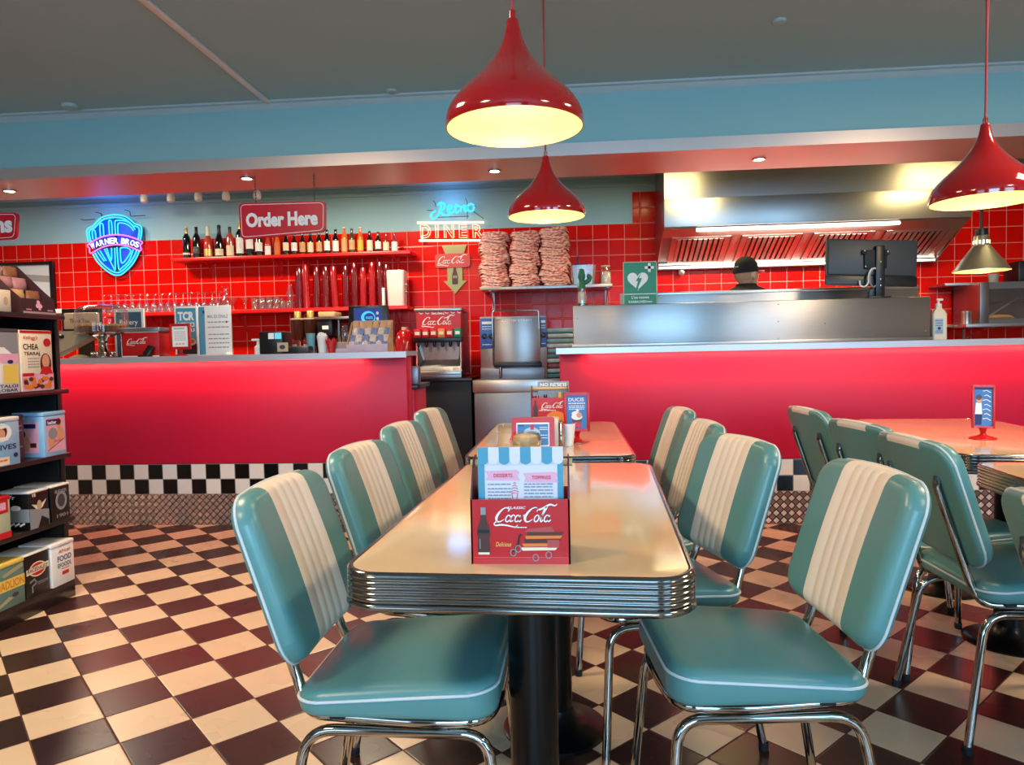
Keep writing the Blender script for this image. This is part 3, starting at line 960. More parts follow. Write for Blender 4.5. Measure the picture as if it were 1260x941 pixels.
# ================================================================== NEON SIGNS ON THE WALL
CYAN_N = emitter('cyan_neon', '#3fd6ff', 1.0)
PINK_N = emitter('pink_neon', '#ff7fd0', 0.9)
WHITE_N = emitter('white_neon', '#f4f0ff', 1.3)
WARM_N = emitter('warm_white_neon', '#ffd9a8', 2.0)
ROSE_N = emitter('rose_neon', '#ffb08a', 1.5)
YW = 7.02
def neon_light(x, y, z, e, col, r=0.12):
    d = bpy.data.lights.new('neon_glow', 'POINT'); d.energy = e; d.color = col; d.shadow_soft_size = r
    o = bpy.data.objects.new('neon_glow', d); o.location = (x, y, z); COL.objects.link(o)
t = thing('neon_shield_sign', 'cyan neon shield sign with two big letters and a pink banner on the tiled wall', 'neon sign', (-4.627, YW, 2.292))
sh = lambda p: ((p[0] - 480) * 0.00082, 0, -(p[1] - 490) * 0.00080)
def neon(pts, r, k=4, closed=False, f=sh, dy=0.0, mb=None):
    q = smooth_path([(*p, 0) for p in pts], k, closed)
    P = [Vector(f((v.x, v.y))) + Vector((0, dy, 0)) for v in q]
    (mb or MB()).tube(P, r, 8, 0, closed)
OUT_T = [(140, 430), (122, 310), (150, 258), (205, 235), (262, 180), (340, 125), (480, 102), (620, 120), (700, 172), (760, 225), (830, 255), (842, 320), (822, 425)]
OUT_B = [(190, 590), (245, 690), (335, 785), (430, 850), (500, 870), (570, 850), (680, 760), (755, 660), (800, 570)]
cen = (482, 470)
def shrink(pts, px):
    o = []
    for x, y in pts:
        dx, dy = x - cen[0], y - cen[1]; l = math.hypot(dx, dy); o.append((x - dx / l * px, y - dy / l * px))
    return o
m = MB().at(face_front(0, 0.035, 0)); m.prism([(p[0], p[2]) for p in [sh(q) for q in shrink(OUT_T + OUT_B[::-1][:0] + list(reversed(OUT_B)), 12)]], -0.003, 0.003); m.build('bloom_plate', mat('blue_neon_bloom', '#1b3fae', 0.3, coat=0.3), t)  # added plate; its blue stands in for the neon bloom between the tubes
m = MB()
for px in (0, 34):
    neon(shrink(OUT_T, px), 0.0076, mb=m); neon(shrink(OUT_B, px), 0.0076, mb=m)
m.build('shield_outline', CYAN_N, t)
m = MB()
for st in ([(200, 400), (196, 305), (215, 282), (234, 305), (240, 392)], [(302, 372), (300, 232), (321, 203), (342, 232), (345, 360)], [(420, 350), (418, 195), (436, 168), (455, 205), (456, 345)],
           [(252, 562), (335, 685)], [(285, 548), (362, 682)], [(345, 530), (455, 775), (475, 780), (482, 522)], [(375, 522), (428, 680), (440, 520)]):
    neon(st, 0.0066, mb=m)
m.build('first_letter', CYAN_N, t)
m = MB()
for st in ([(500, 345), (500, 195), (530, 175), (640, 186), (715, 235), (757, 300)], [(534, 345), (534, 235), (562, 208), (640, 222), (700, 262), (735, 312)],
           [(510, 512), (522, 785), (560, 778), (660, 690), (722, 548)]):
    neon(st, 0.0066, mb=m)
neon([(552, 545), (556, 690), (580, 715), (640, 650), (688, 568), (640, 525), (575, 522)], 0.0066, closed=True, mb=m)
m.build('second_letter', CYAN_N, t)
m = MB(); ban = [(142, 470), (300, 388), (480, 357), (660, 378), (848, 455), (826, 500), (824, 572), (660, 505), (490, 482), (320, 512), (172, 582), (160, 522)]
q = [Vector((*p, 0)) for p in ban]
neon(ban, 0.0075, 3, True, dy=-0.012, mb=m); m.build('banner_outline', PINK_N, t)
m = MB()
wd = 'WARNER BROS'; xs = [205, 268, 330, 395, 455, 513, 0, 610, 665, 728, 785]
for ch, x in zip(wd, xs):
    if ch == ' ': continue
    yy = 432 + ((x - 492) / 300.0) ** 2 * 62; ang = -(x - 492) / 300.0 * 0.36
    px, _, pz = sh((x, yy))
    m.at(face_front(px, -0.016, pz) @ Matrix.Rotation(ang, 4, 'Z')).text(ch, 0, 0, 0.046, 0.058, 0, 0, 0.03)
m.at(); m.build('banner_lettering', WHITE_N, t)
m = MB()
for st in ([(50, 140), (90, 155), (240, 150)], [(250, 60), (330, 80), (332, 150)], [(635, 45), (700, 65), (708, 130), (900, 125)], [(870, 300), (880, 440)], [(380, 860), (380, 925)]):
    m.tube(fillet([sh(p) for p in st], 0.01, 3), 0.004, 6)
m.at(); m.box(-0.22, 0.22, 0.02, 0.03, -0.02, 0.0); m.box(-0.01, 0.01, 0.02, 0.03, -0.27, 0.28); m.build('mounting_frame', BLACK_M, t)
neon_light(-4.627, 6.93, 2.50, 2.6, (0.08, 0.22, 1.0)); neon_light(-4.627, 6.90, 2.20, 1.6, (0.10, 0.16, 1.0))

t = thing('neon_diner_sign', 'neon sign with cyan script above an outlined word between two bars', 'neon sign', (-1.148, YW, 2.3175))
dn = lambda p: ((p[0] - 398) * 0.00112, 0, -(p[1] - 320 + (p[0] - 398) * 0.030) * 0.00112)
def offs(pts, d):
    o = []
    for i in range(len(pts)):
        a = Vector(pts[max(i - 1, 0)]); b = Vector(pts[min(i + 1, len(pts) - 1)]); v = (b - a).normalized() if (b - a).length else Vector((1, 0))
        o.append((pts[i][0] - v.y * d, pts[i][1] + v.x * d))
    return o
m = MB()
for st in ([(320, 88), (302, 150), (275, 195), (245, 212), (222, 196), (232, 165), (268, 142)], [(285, 98), (305, 76), (336, 78), (348, 104), (328, 134), (300, 142), (335, 178), (385, 184)],
           [(368, 140), (398, 128), (410, 108), (392, 96), (372, 118), (380, 152), (412, 158), (436, 138)], [(452, 82), (440, 146), (456, 158), (474, 142)], [(428, 108), (478, 100)],
           [(486, 152), (494, 108), (506, 114), (526, 100), (520, 128), (532, 148), (548, 140)], [(575, 86), (548, 106), (556, 142), (586, 148), (604, 122), (598, 94), (575, 86)]):
    base = [(v.x, v.y) for v in smooth_path([(*p, 0) for p in st], 4)]
    for d in (-5.5, 5.5):
        m.tube([dn(p) for p in offs(base, d)], 0.0046, 8)
m.build('script_word', CYAN_N, t)
m = MB(); m.tube([dn((100, 246)), dn((690, 246))], 0.0105, 10); m.tube([dn((112, 402)), dn((690, 402))], 0.0105, 10); m.tube([dn((140, 360)), dn((140, 400))], 0.012, 8); m.build('frame_bar', WARM_N, t)
m = MB()
for ch, x0, x1 in (('D', 122, 222), ('I', 255, 290), ('N', 332, 428), ('E', 465, 545), ('R', 585, 682)):
    loops = outline_loops(ch, 0.02)
    ax = [p[0] for l in loops for p in l]; ay = [p[1] for l in loops for p in l]
    for l in loops:
        pts = [dn((x0 + 6 + (p[0] - min(ax)) / (max(ax) - min(ax)) * (x1 - x0 - 12), 378 - (p[1] - min(ay)) / (max(ay) - min(ay)) * 112)) for p in l]
        m.tube(pts, 0.0048, 6, 0, True)
m.build('outlined_word', ROSE_N, t)
m = MB()
for st in ([(190, 138), (250, 140)], [(245, 55), (265, 75), (268, 110)], [(535, 40), (548, 70), (545, 215)], [(280, 200), (560, 192)], [(600, 150), (690, 215)], [(598, 104), (622, 104)]):
    m.tube(fillet([dn(p) for p in st], 0.008, 3), 0.0035, 6)
for x in (160, 640): m.box((x - 398) * .00112 - 0.004, (x - 398) * .00112 + 0.004, 0.0, 0.07, -0.10, -0.09)
m.build('mounting_frame', BLACK_M, t)
neon_light(-1.15, 6.93, 2.60, 1.2, (0.12, 0.40, 1.0)); neon_light(-1.15, 6.92, 2.30, 0.5, (1.0, 0.6, 0.4))

# painted metal drink sign with an arrow below the neon
t = thing('arrow_sign', 'metal drink sign with red script plaque over a pale green down arrow', 'sign', (-1.148, 7.075, 2.0))
OLIVE = mat('pale_green_enamel', '#a8a468', 0.4)
m = MB().at(face_front(0.02, 0, 0))
m.prism([(-0.085, 0.08), (0.085, 0.08), (0.125, 0.19), (-0.125, 0.19)], -0.004, 0.004)
m.prism([(-0.075, 0.0), (-0.075, -0.165), (-0.115, -0.165), (0.0, -0.29), (0.115, -0.165), (0.075, -0.165), (0.075, 0.0)], -0.004, 0.004); m.build('arrow_plate', OLIVE, t)
m = MB().at(face_front(0.0, -0.008, 0.035)); m.prism(rrect(0.175, 0.068, 0.03), -0.004, 0.004)
m.build('script_plaque', mat('faded_red_enamel', '#d2453a', 0.4), t)
m = MB().at(face_front(0.0, -0.0125, 0.035)); cola_logo(m, 0.0, 0.002, 0.30, 0.0006, 0); m.build('plaque_lettering', WHITE_P, t, flat=True)
m = MB().at(face_front(0.02, -0.006, -0.2))
bt = [(0.012, 0.19), (0.013, 0.16), (0.016, 0.13), (0.026, 0.10), (0.032, 0.075), (0.029, 0.05), (0.030, 0.02), (0.027, 0.0)]
m.poly([(x, y) for x, y in bt] + [(-x, y) for x, y in reversed(bt)], 0, 0); m.rect(-0.024, 0.024, 0.062, 0.088, 0.0006, 1); m.rect(-0.011, 0.011, 0.165, 0.195, 0.0006, 1)
m.build('painted_bottle', [BROWNP, mat('bottle_highlight_print', '#a08070', 0.5)], t, flat=True)

# ================================================================== HANGING SIGNS
def hanging_sign(name, label, poly, word, wbox, y, chains):
    cx = sum(p[0] for p in poly) / 4; cz = sum(p[1] for p in poly) / 4
    t = thing(name, label, 'hanging sign', (cx, y, cz))
    P = rpoly([(x - cx, z - cz) for x, z in poly], 0.035, 6)
    m = MB().at(face_front(0, 0, 0)); m.prism(P, -0.012, 0.012); m.build('board', RED_SIGN, t)
    m = MB().at(face_front(0, -0.0126, 0)); q = inset(P, 0.014); m.stroke(q + [q[0]], 0.0035, 0.0, 0)
    m.build('border_line', WHITE_P, t, flat=True)
    m = MB().at(face_front(0, -0.0130, 0)); m.text(word, wbox[0] - cx, wbox[1] - cz, wbox[2], wbox[3], 0, 0, 0.048)
    m.build('lettering', WHITE_P, t, flat=True)
    for (x, ztop) in chains:
        m = MB(); z = ztop - cz; k = 0
        zt = max(p[1] for p in P) - 0.008
        while z > zt:
            ln = 0.022
            pts = [(x - cx + (0.005 * math.cos(a) if k % 2 else 0), (0 if k % 2 else 0.005 * math.cos(a)), z - ln / 2 + ln * 0.62 * math.sin(a)) for a in [2 * PI * i / 10 for i in range(10)]]
            m.tube(pts, 0.0016, 5, 0, True); z -= ln * 0.85; k += 1
        m.build('chain', DARK, t)
hanging_sign('order_sign', 'red hanging sign with bold white order lettering above the bar', [(-2.222, 1.925), (-1.630, 1.958), (-1.622, 2.162), (-2.226, 2.170)][::1], 'Order Here', (-1.928, 2.052, 0.50, 0.098), 4.75, ((-2.11, 2.352), (-1.70, 2.352)))
hanging_sign('cut_off_sign', 'red hanging sign cut off by the left edge of the photo', [(-4.46, 1.965), (-3.845, 1.985), (-3.822, 2.165), (-4.46, 2.185)], 'ns', (-3.93, 2.070, 0.13, 0.085), 4.75, ((-3.97, 2.352), (-4.35, 2.352)))

# ================================================================== SHELVES BEHIND THE BAR
def wall_shelf(name, label, x0, x1, z, depth, th, m_, brackets, bm_):
    t = thing(name, label, 'shelf', ((x0 + x1) / 2, 7.085, z))
    hx = (x1 - x0) / 2
    MB().box(-hx, hx, -depth, 0, -th, 0, bevel=0.003).build('board', m_, t)
    for x in brackets:
        x -= (x0 + x1) / 2
        m = MB(); m.loft([[(x - 0.012, -depth + 0.03, -th - 0.006), (x + 0.012, -depth + 0.03, -th - 0.006), (x + 0.012, -depth + 0.03, -th), (x - 0.012, -depth + 0.03, -th)],
                          [(x - 0.012, -0.006, -th - 0.006), (x + 0.012, -0.006, -th - 0.006), (x + 0.012, -0.006, -th), (x - 0.012, -0.006, -th)]])
        m.box(x - 0.012, x + 0.012, -0.006, 0, -th - 0.17, -th)
        m.tube(smooth_path([(x, -depth + 0.06, -th - 0.003), (x, -depth * 0.45, -th - 0.035), (x, -0.03, -th - 0.11), (x, -0.004, -th - 0.165)], 4), 0.006, 8)
        m.build('bracket', bm_, t)
    return t
wall_shelf('bottle_shelf', 'upper red shelf on the tiles carrying the bottles', -3.93, -1.52, 2.118, 0.25, 0.032, RED_SHELF, (-3.62, -2.90, -2.62, -1.70), RED_SHELF)
wall_shelf('glass_shelf', 'lower red shelf on the tiles carrying glasses and stacked cups', -4.72, -1.55, 1.588, 0.30, 0.036, RED_SHELF, (-4.2, -3.3, -2.4, -1.7), RED_SHELF)
wall_shelf('steel_shelf', 'short steel wall shelf carrying three stacks of pink trays', -0.84, 0.40, 1.733, 0.36, 0.028, STEEL, (-0.75, 0.36), STEEL)

# ---- bottles on the upper shelf
GL_DARK = mat('dark_wine_glass', '#0c0a0a', 0.06, coat=0.4)
GL_BROWN = mat('brown_beer_glass', '#2a0e06', 0.06, coat=0.4)
GL_ROSE = mat('rose_wine_glass', '#c04030', 0.08, coat=0.4)
GL_AMBER = mat('amber_drink_glass', '#e0661a', 0.08, coat=0.4)
GL_OLIVE = mat('olive_drink_glass', '#4a4020', 0.08, coat=0.4)
GL_RED = mat('red_drink_glass', '#a8201a', 0.08, coat=0.4)
GOLD = mat('gold_foil', '#d8bd6a', 0.3, 0.6)
LAB_C = mat('cream_bottle_label', '#e8d8b4', 0.6)
LAB_W = mat('white_bottle_label', '#efeae2', 0.6)
LAB_T = mat('tan_bottle_label', '#cf9f6a', 0.6)
LAB_O = mat('orange_bottle_label', '#d8682e', 0.6)
LAB_Y = mat('yellow_bottle_label', '#e8b040', 0.6)
SHP = {'wine': [(0.0, 0.0), (0.034, 0.0), (0.037, 0.004), (0.037, 0.62), (0.034, 0.68), (0.020, 0.76), (0.0145, 0.80), (0.014, 0.96), (0.0155, 0.965), (0.0155, 0.995), (0.001, 1.0)],
       'champ': [(0.0, 0.0), (0.040, 0.0), (0.042, 0.004), (0.042, 0.42), (0.036, 0.55), (0.022, 0.70), (0.0165, 0.78), (0.0155, 0.90), (0.018, 0.92), (0.018, 0.97), (0.012, 1.0), (0.001, 1.0)],
       'beer': [(0.0, 0.0), (0.028, 0.0), (0.030, 0.004), (0.030, 0.52), (0.028, 0.60), (0.016, 0.76), (0.013, 0.82), (0.0125, 0.94), (0.014, 0.945), (0.014, 0.97), (0.001, 1.0)]}
def make_bottle(x, kind, h, gl, lab, foil, lz, label, emblem=None):
    t = thing('bottle', label, 'bottle', (x, 6.93, 2.118), 0, 'bottles on the upper shelf')
    pr = [(max(r, 0.0005), z * h) for r, z in SHP[kind]]
    MB().lathe(pr, 20).build('glass_body', gl, t, 50)
    R_ = SHP[kind][2][0] + 0.0006
    a0, a1 = -PI * 0.95, -PI * 0.05
    rings = [[(R_ * math.cos(a0 + (a1 - a0) * i / 12), R_ * math.sin(a0 + (a1 - a0) * i / 12), z * h) for i in range(13)] for z in lz]
    lb = MB().loft(rings, 0, False, False, False).build('paper_label', lab, t, 50)
    if emblem:
        m = MB(); zc = (lz[0] + lz[1]) / 2 * h; hh = (lz[1] - lz[0]) * h
        m.at(Matrix.Translation((0, 0, zc)))
        rr = R_ + 0.0006
        wv = [(-1.0, -hh * .18), (1.0, -hh * .18), (1.0, hh * .16), (-1.0, hh * .16)]
        m.add([(rr * math.cos(-PI / 2 + a * 0.45), rr * math.sin(-PI / 2 + a * 0.45), z) for a, z in wv], [(0, 1, 2, 3)]); m.build('label_print', emblem, lb, flat=True)
    if foil:
        z0 = 0.80 if kind == 'wine' else (0.60 if kind == 'champ' else 0.93)
        pts = [(r + 0.0006, z) for r, z in pr if z >= z0 * h]
        MB().lathe(pts, 16).build('neck_foil' if kind != 'beer' else 'crown_cap', foil, t, 50)
    return t
O_ = ['first', 'second', 'third', 'fourth', 'fifth', 'sixth', 'seventh', 'eighth', 'ninth', 'tenth', 'eleventh', 'twelfth', 'thirteenth', 'fourteenth', 'fifteenth', 'sixteenth', 'seventeenth', 'eighteenth', 'nineteenth', 'twentieth', 'twenty-first', 'twenty-second', 'twenty-third', 'last']
BT = [(232, 'wine', .315, GL_DARK, LAB_C, GOLD, (.12, .18), 'dark wine bottle with a gold neck', None), (244.6, 'wine', .315, GL_DARK, DARK, BLACK, (.15, .36), 'black wine bottle with a dark label', LAB_C),
      (259, 'champ', .315, GL_ROSE, GOLD, LAB_C, (.06, .28), 'rose sparkling wine bottle, cream foil', None), (273, 'champ', .325, GL_DARK, LAB_C, BLACK, (.06, .26), 'black champagne bottle with a pale label', BROWNP),
      (286.4, 'wine', .305, GL_ROSE, LAB_C, GL_OLIVE, (.05, .38), 'rose wine bottle with a tan label', None), (298.6, 'wine', .345, GL_DARK, LAB_W, GOLD, (.10, .55), 'dark wine bottle with tall white label', BLACK),
      (310.7, 'wine', .30, GL_DARK, LAB_W, None, (.25, .62), 'wide dark bottle with a white label', None), (322, 'wine', .285, GL_DARK, LAB_W, None, (.17, .48), 'dark bottle with a square white label', None),
      (333, 'beer', .215, GL_ROSE, LAB_W, LAB_C, (.05, .46), 'short rose bottle with a white label', None), (344.5, 'beer', .225, GL_AMBER, LAB_O, DARK, (.10, .58), 'orange bottle with an orange label', None),
      (355.3, 'beer', .225, GL_DARK, LAB_C, DARK, (.20, .56), 'dark bottle with a cream label', None), (365.5, 'beer', .225, GL_BROWN, LAB_W, DARK, (.18, .54), 'brown beer bottle with black-white label', BLACK),
      (375.6, 'beer', .228, GL_BROWN, LAB_T, DARK, (.12, .54), 'brown beer bottle with mottled tan label', BLACK), (385.3, 'beer', .228, GL_BROWN, LAB_C, LAB_T, (.10, .52), 'brown bottle with cream label, tan cap', LAB_T),
      (395.9, 'beer', .232, GL_BROWN, LAB_T, LAB_C, (.12, .52), 'brown beer bottle with a tan label', BROWNP), (405.6, 'beer', .245, GL_DARK, LAB_W, BLACK, (.14, .52), 'black beer bottle with a white label', None),
      (416.1, 'beer', .245, GL_DARK, LAB_W, BLACK, (.10, .52), 'black bottle with a grey white label', GREYP), (426.6, 'beer', .262, GL_AMBER, LAB_T, WHITE, (.08, .54), 'tall amber bottle with a white cap', ORANGEP),
      (435.7, 'beer', .252, GL_OLIVE, LAB_T, GREYP, (.14, .52), 'olive bottle with a tan label', GL_OLIVE), (446, 'beer', .255, GL_AMBER, LAB_Y, WHITE, (.10, .50), 'orange bottle with yellow label, white cap', None),
      (457.2, 'beer', .215, GL_BROWN, LAB_C, DARK, (.08, .56), 'brown bottle with red emblem on cream', LAB_O), (467.4, 'beer', .205, GL_BROWN, LAB_W, RED_PLA, (.16, .52), 'small brown bottle with a white label', None),
      (476.8, 'beer', .195, GL_RED, LAB_C, GL_RED, (.08, .50), 'small red bottle with a cream label', None), (487, 'beer', .195, GL_RED, LAB_W, GL_RED, (.05, .50), 'small red bottle with a white label', None)]
for k, (px, kind, h, gl, lab, foil, lz, ds, em) in enumerate(BT):
    x = -3.892 + (px - 222) * 0.0083
    make_bottle(x, kind, h, gl, lab, foil, lz, '%s, %s from the left on the upper shelf' % (ds, O_[k]), em)

# ---- glasses on the lower shelf
def proto(name, mb, mats, label, cat, group, **kw):
    o = mb.build(name, mats, **kw); return tag(o, label, cat, group)
def spread(o, places):
    """the first place moves the thing itself, the others are copies"""
    for i, (x, y, z) in enumerate(places):
        c = o if i == 0 else o.copy()
        if i: COL.objects.link(c)
        c.location = (x, y, z)
ZS = 1.588
wg = MB().lathe([(0.034, 0.0), (0.036, 0.02), (0.037, 0.055), (0.028, 0.085), (0.010, 0.098), (0.0045, 0.106), (0.0042, 0.168), (0.010, 0.178), (0.032, 0.184), (0.033, 0.187), (0.001, 0.188)], 18)
wg = proto('wine_glass', wg, GLASS, 'wine glass standing upside down in the rows at the left of the lower shelf', 'wine glass', 'upside down wine glasses')
P = []
for i in range(17):
    for j in range(2):
        P.append((-4.66 + i * 0.0755 + (0.02 if j else 0), 6.86 + j * 0.10, ZS))
spread(wg, P)
cf = MB().lathe([(0.001, 0.002), (0.040, 0.0), (0.055, 0.02), (0.058, 0.06), (0.040, 0.12), (0.022, 0.16), (0.019, 0.20), (0.022, 0.225), (0.048, 0.235), (0.049, 0.238)], 22)
tag(cf.build('carafe', GLASS), 'clear glass carafe with a flared top rising above the stemmed glasses', 'carafe').location = (-3.405, 6.90, ZS)
mg = MB().lathe([(0.035, 0.0), (0.034, 0.003), (0.006, 0.010), (0.004, 0.06), (0.008, 0.068), (0.048, 0.125), (0.049, 0.127)], 20)
mg = proto('cocktail_glass', mg, GLASS, 'wide cocktail glass between the carafe and the tumblers', 'cocktail glass', 'cocktail glasses')
spread(mg, [(-3.31, 6.85, ZS), (-3.20, 6.87, ZS), (-3.49, 6.86, ZS)])
tm = MB().lathe([(0.001, 0.003), (0.030, 0.0), (0.031, 0.01), (0.036, 0.115), (0.0365, 0.118), (0.034, 0.115), (0.029, 0.012), (0.001, 0.010)], 20)
tm = proto('tumbler', tm, GLASS, 'clear tumbler in the close rows left of the red cup stacks', 'tumbler', 'clear tumblers')
spread(tm, [(-3.09 + i * 0.075, 6.85 + j * 0.09, ZS) for i in range(4) for j in range(2)])
sm = MB().lathe([(0.001, 0.003), (0.022, 0.0), (0.028, 0.03), (0.030, 0.075), (0.0305, 0.078)], 18)
sm = proto('small_glass', sm, GLASS, 'small round glass beside the red cup stacks', 'small glass', 'small round glasses')
spread(sm, [(-2.80 + i * 0.062, 6.84 + j * 0.075, ZS) for i in range(2) for j in range(2)])
sv = MB().lathe([(0.001, 0.003), (0.034, 0.0), (0.034, 0.004), (0.008, 0.014), (0.012, 0.05), (0.032, 0.09), (0.038, 0.15), (0.026, 0.20), (0.020, 0.235), (0.026, 0.25)], 20)
tag(sv.build('sundae_glass', GLASS), 'tall ribbed sundae glass just left of the red cup stacks', 'sundae glass').location = (-2.775, 6.96, ZS)

# ---- columns of nested red cups
CUP = mat('red_cup_plastic', '#a80d18', 0.12, coat=0.5)
CUP_D = mat('dark_red_cup_plastic', '#6e0a18', 0.12, coat=0.5)
cup_prof = [(0.001, 0.118), (0.027, 0.12), (0.029, 0.116), (0.037, 0.006), (0.0395, 0.004), (0.0395, 0.0), (0.036, 0.0), (0.027, 0.114), (0.001, 0.114)]
SN = ['first', 'second', 'third', 'fourth', 'fifth', 'sixth', 'seventh', 'eighth', 'ninth', 'tenth', 'last']
for k, (px, n, lean, md) in enumerate(((369.6, 12, .00, 1), (378.5, 13, -.03, 0), (390.5, 12, .02, 1), (402.0, 12, .01, 1), (413.5, 12, -.05, 0), (426.5, 12, .0, 1), (437.5, 13, .0, 1), (447.5, 11, .02, 0), (458.6, 13, .015, 0), (469.4, 13, -.02, 1), (476.4, 12, .0, 1))):
    x = -2.690 + (px - 365) * 0.00823
    g = 'red cups in the %s column' % SN[k]
    o = MB().lathe(cup_prof, 18).build('plastic_cup', CUP_D if md else CUP, None, 35)
    tag(o, 'red plastic cup nested in the %s of eleven columns on the lower shelf' % SN[k], 'plastic cup', g)
    pitch = 0.0262
    for i in range(n):
        c = o if i == 0 else o.copy()
        if i: COL.objects.link(c)
        c.location = (x + lean * i * pitch + (0.0012 if i % 2 else -0.001), 6.90, ZS + i * pitch)
t = thing('white_tub', 'tall translucent white plastic tub at the right end of the lower shelf', 'tub', (-1.672, 6.90, ZS))
MILK = mat('milky_plastic', '#f3d9cc', 0.35, coat=0.2)
m = MB(); m.loft([[(x, y, z) for x, y in rrect(0.088 * s, 0.085 * s, 0.03, 5)] for z, s in ((0, .90), (0.01, .93), (0.30, 1.0), (0.335, 1.0), (0.343, .97))]); m.build('body', MILK, t)
m = MB()
for z in (0.13, 0.20): m.box(0.088, 0.10, -0.03, 0.03, z, z + 0.012, bevel=0.003)
m.build('handle_tab', MILK, t)
tag(MB().box(-1.80, -1.775, 6.80, 6.84, ZS, ZS + 0.175, bevel=0.004).build('white_box', WHITE), 'slim white box leaning against the white tub', 'box')

# ================================================================== PINK PAPER TRAYS ON THE STEEL SHELF
def mat_paper():
    t = NT('pink_striped_paper')
    P = t.objco()
    mp = t.node('ShaderNodeMapping'); t.link(P, mp.inputs[0]); mp.inputs['Scale'].default_value = (26, 10, 60)
    n = t.noise(mp.outputs[0], 1.0, 3.0)
    f = t.math('MULTIPLY', t.math('SUBTRACT', n, 0.47), 9.0, clamp=True)
    t.link(t.mix(f, lin('#f3bcab'), lin('#c8584c')), t.bsdf.inputs['Base Color'])
    t.bsdf.inputs['Roughness'].default_value = 0.6
    return t.m
PAPER = mat_paper()
def tray_mesh(seed):
    """a crumpled fluted paper tray lying upside down, open side to the front"""
    r = random.Random(seed)
    m = MB(); n = 36; rings = []
    for (s, z) in ((0.80, 0.040), (0.90, 0.037), (0.96, 0.022), (1.0, 0.006), (1.03, 0.0), (1.0, -0.004), (0.94, 0.012)):
        ring = []
        for i in range(n):
            a = 2 * PI * i / n
            c, d = math.cos(a), math.sin(a)
            k = (abs(c) ** 4 + abs(d) ** 4) ** -0.25
            fl = 1 + 0.03 * (s > 0.93) * math.sin(a * 9 + seed) + r.uniform(-0.012, 0.012)
            sag = -0.017 * (s > 0.93) * (0.5 + 0.5 * math.cos(4 * a)) + 0.004 * (s > 0.93) * math.sin(11 * a + seed)
            ring.append((c * k * 0.135 * s * fl, d * k * 0.115 * s * fl, z + sag + r.uniform(-0.003, 0.003)))
        rings.append(ring)
    m.loft(rings, 0, True, True, False)
    return m
PAPER_R = mat('red_striped_paper', '#d8564c', 0.6, var=0.3, vscale=60)
for k, (x, n) in enumerate(((-0.71, 21), (-0.417, 21), (-0.135, 22))):
    w = ['left', 'middle', 'right'][k]
    os_ = []
    for s in range(3):
        o = tray_mesh(k * 5 + s).build('paper_tray', PAPER, None, 70); os_.append(o)
    rr = random.Random(k)
    for i in range(n):
        o = os_[i] if i < 3 else os_[i % 3].copy()
        if i >= 3: COL.objects.link(o)
        tag(o, 'crumpled pink paper tray in the %s one of three stacks on the steel shelf' % w, 'paper tray', 'pink paper trays, %s stack' % w)
        o.location = (x + rr.uniform(-.008, .008) + 0.012 * math.sin(i * 0.7 + k), 6.88 + rr.uniform(-.008, .008), 1.742 + i * 0.0238)
        o.rotation_euler = (rr.uniform(-.06, .06), rr.uniform(-.08, .08), rr.uniform(-.15, .15))
FROST = glass('frosted_plastic', (0.86, 0.86, 0.84), 0.4, 0.3, 0.25)
t = thing('plastic_container', 'clear plastic container with black lid and scoop on the steel shelf', 'container', (0.13, 6.90, 1.733))
m = MB(); m.loft([[(x, y, z) for x, y in rrect(0.125 * s, 0.10 * s, 0.03, 4)] for z, s in ((0, .86), (0.19, 1.0))], 0, True, True, False); m.build('tub', FROST, t)
MB().box(-0.09, 0.09, -0.07, 0.07, 0.005, 0.075, bevel=0.01).build('filling', mat('grain_filling', '#c9a674', 0.7, var=0.4, vscale=60), t)
MB().box(-0.10, 0.06, -0.08, 0.08, 0.185, 0.20, bevel=0.006).build('lid', BLACK, t)
MB().tube([(-0.04, -0.02, 0.19), (-0.045, -0.03, 0.28)], 0.009, 8).build('scoop_handle', DARK, t)
t = thing('glass_jar', 'small glass jar with pale contents at the right end of the steel shelf', 'jar', (0.345, 6.88, 1.733))
MB().lathe([(0.001, 0.0), (0.052, 0.0), (0.055, 0.01), (0.055, 0.14), (0.042, 0.165), (0.042, 0.17)], 20).build('jar_body', GLASS, t)
MB().cyl(0, 0, 0.004, 0.125, 0.050, 18).build('contents', mat('pale_jar_filling', '#e6d0bc', 0.7), t)
MB().cyl(0, 0, 0.168, 0.185, 0.044, 18).build('lid', BEIGE, t)

# ================================================================== DRINK DISPENSER AND MACHINES IN THE GAP
t = thing('black_cabinet', 'black base cabinet under the drink dispenser', 'cabinet', (-1.10, 6.5, 0))
MB().box(-0.27, 0.24, -0.36, 0.55, 0, 0.875, bevel=0.006).build('body', BLACK_M, t)
MB().box(-0.28, 0.25, -0.38, 0.55, 0.875, 0.905, bevel=0.006).build('cabinet_top', BLACK, t)
t = thing('drink_dispenser', 'red and steel soft drink dispenser with script logo and six nozzles', 'drink dispenser', (-1.143, 6.2, 0.905))
MB().box(-0.185, 0.185, 0.10, 0.55, 0.03, 0.60, bevel=0.008).build('body', STEEL_D, t)
MB().box(-0.21, 0.21, -0.02, 0.40, 0.585, 0.61, bevel=0.006).build('roof_cap', STEEL, t)
m = MB(); m.loft([[(x, -0.012, 0.43), (x, -0.012, 0.585), (x, 0.12, 0.585), (x, 0.12, 0.43)] for x in (-0.196, 0.196)]); pn = m.build('logo_panel', RED_PLA, t)
m = MB().at(face_front(0.0, -0.0125, 0.50)); cola_logo(m, 0.0, -0.005, 0.29, 0.0, 0)
for i in range(7):
    a = -0.17 + i * 0.056; m.stroke([(a, 0.075), (a + 0.02, 0.062), (a + 0.035, 0.070)], 0.006, 0.0, 0)
m.text('COOL', 0.0, 0.062, 0.12, 0.014, 0.0005, 0, 0.02)
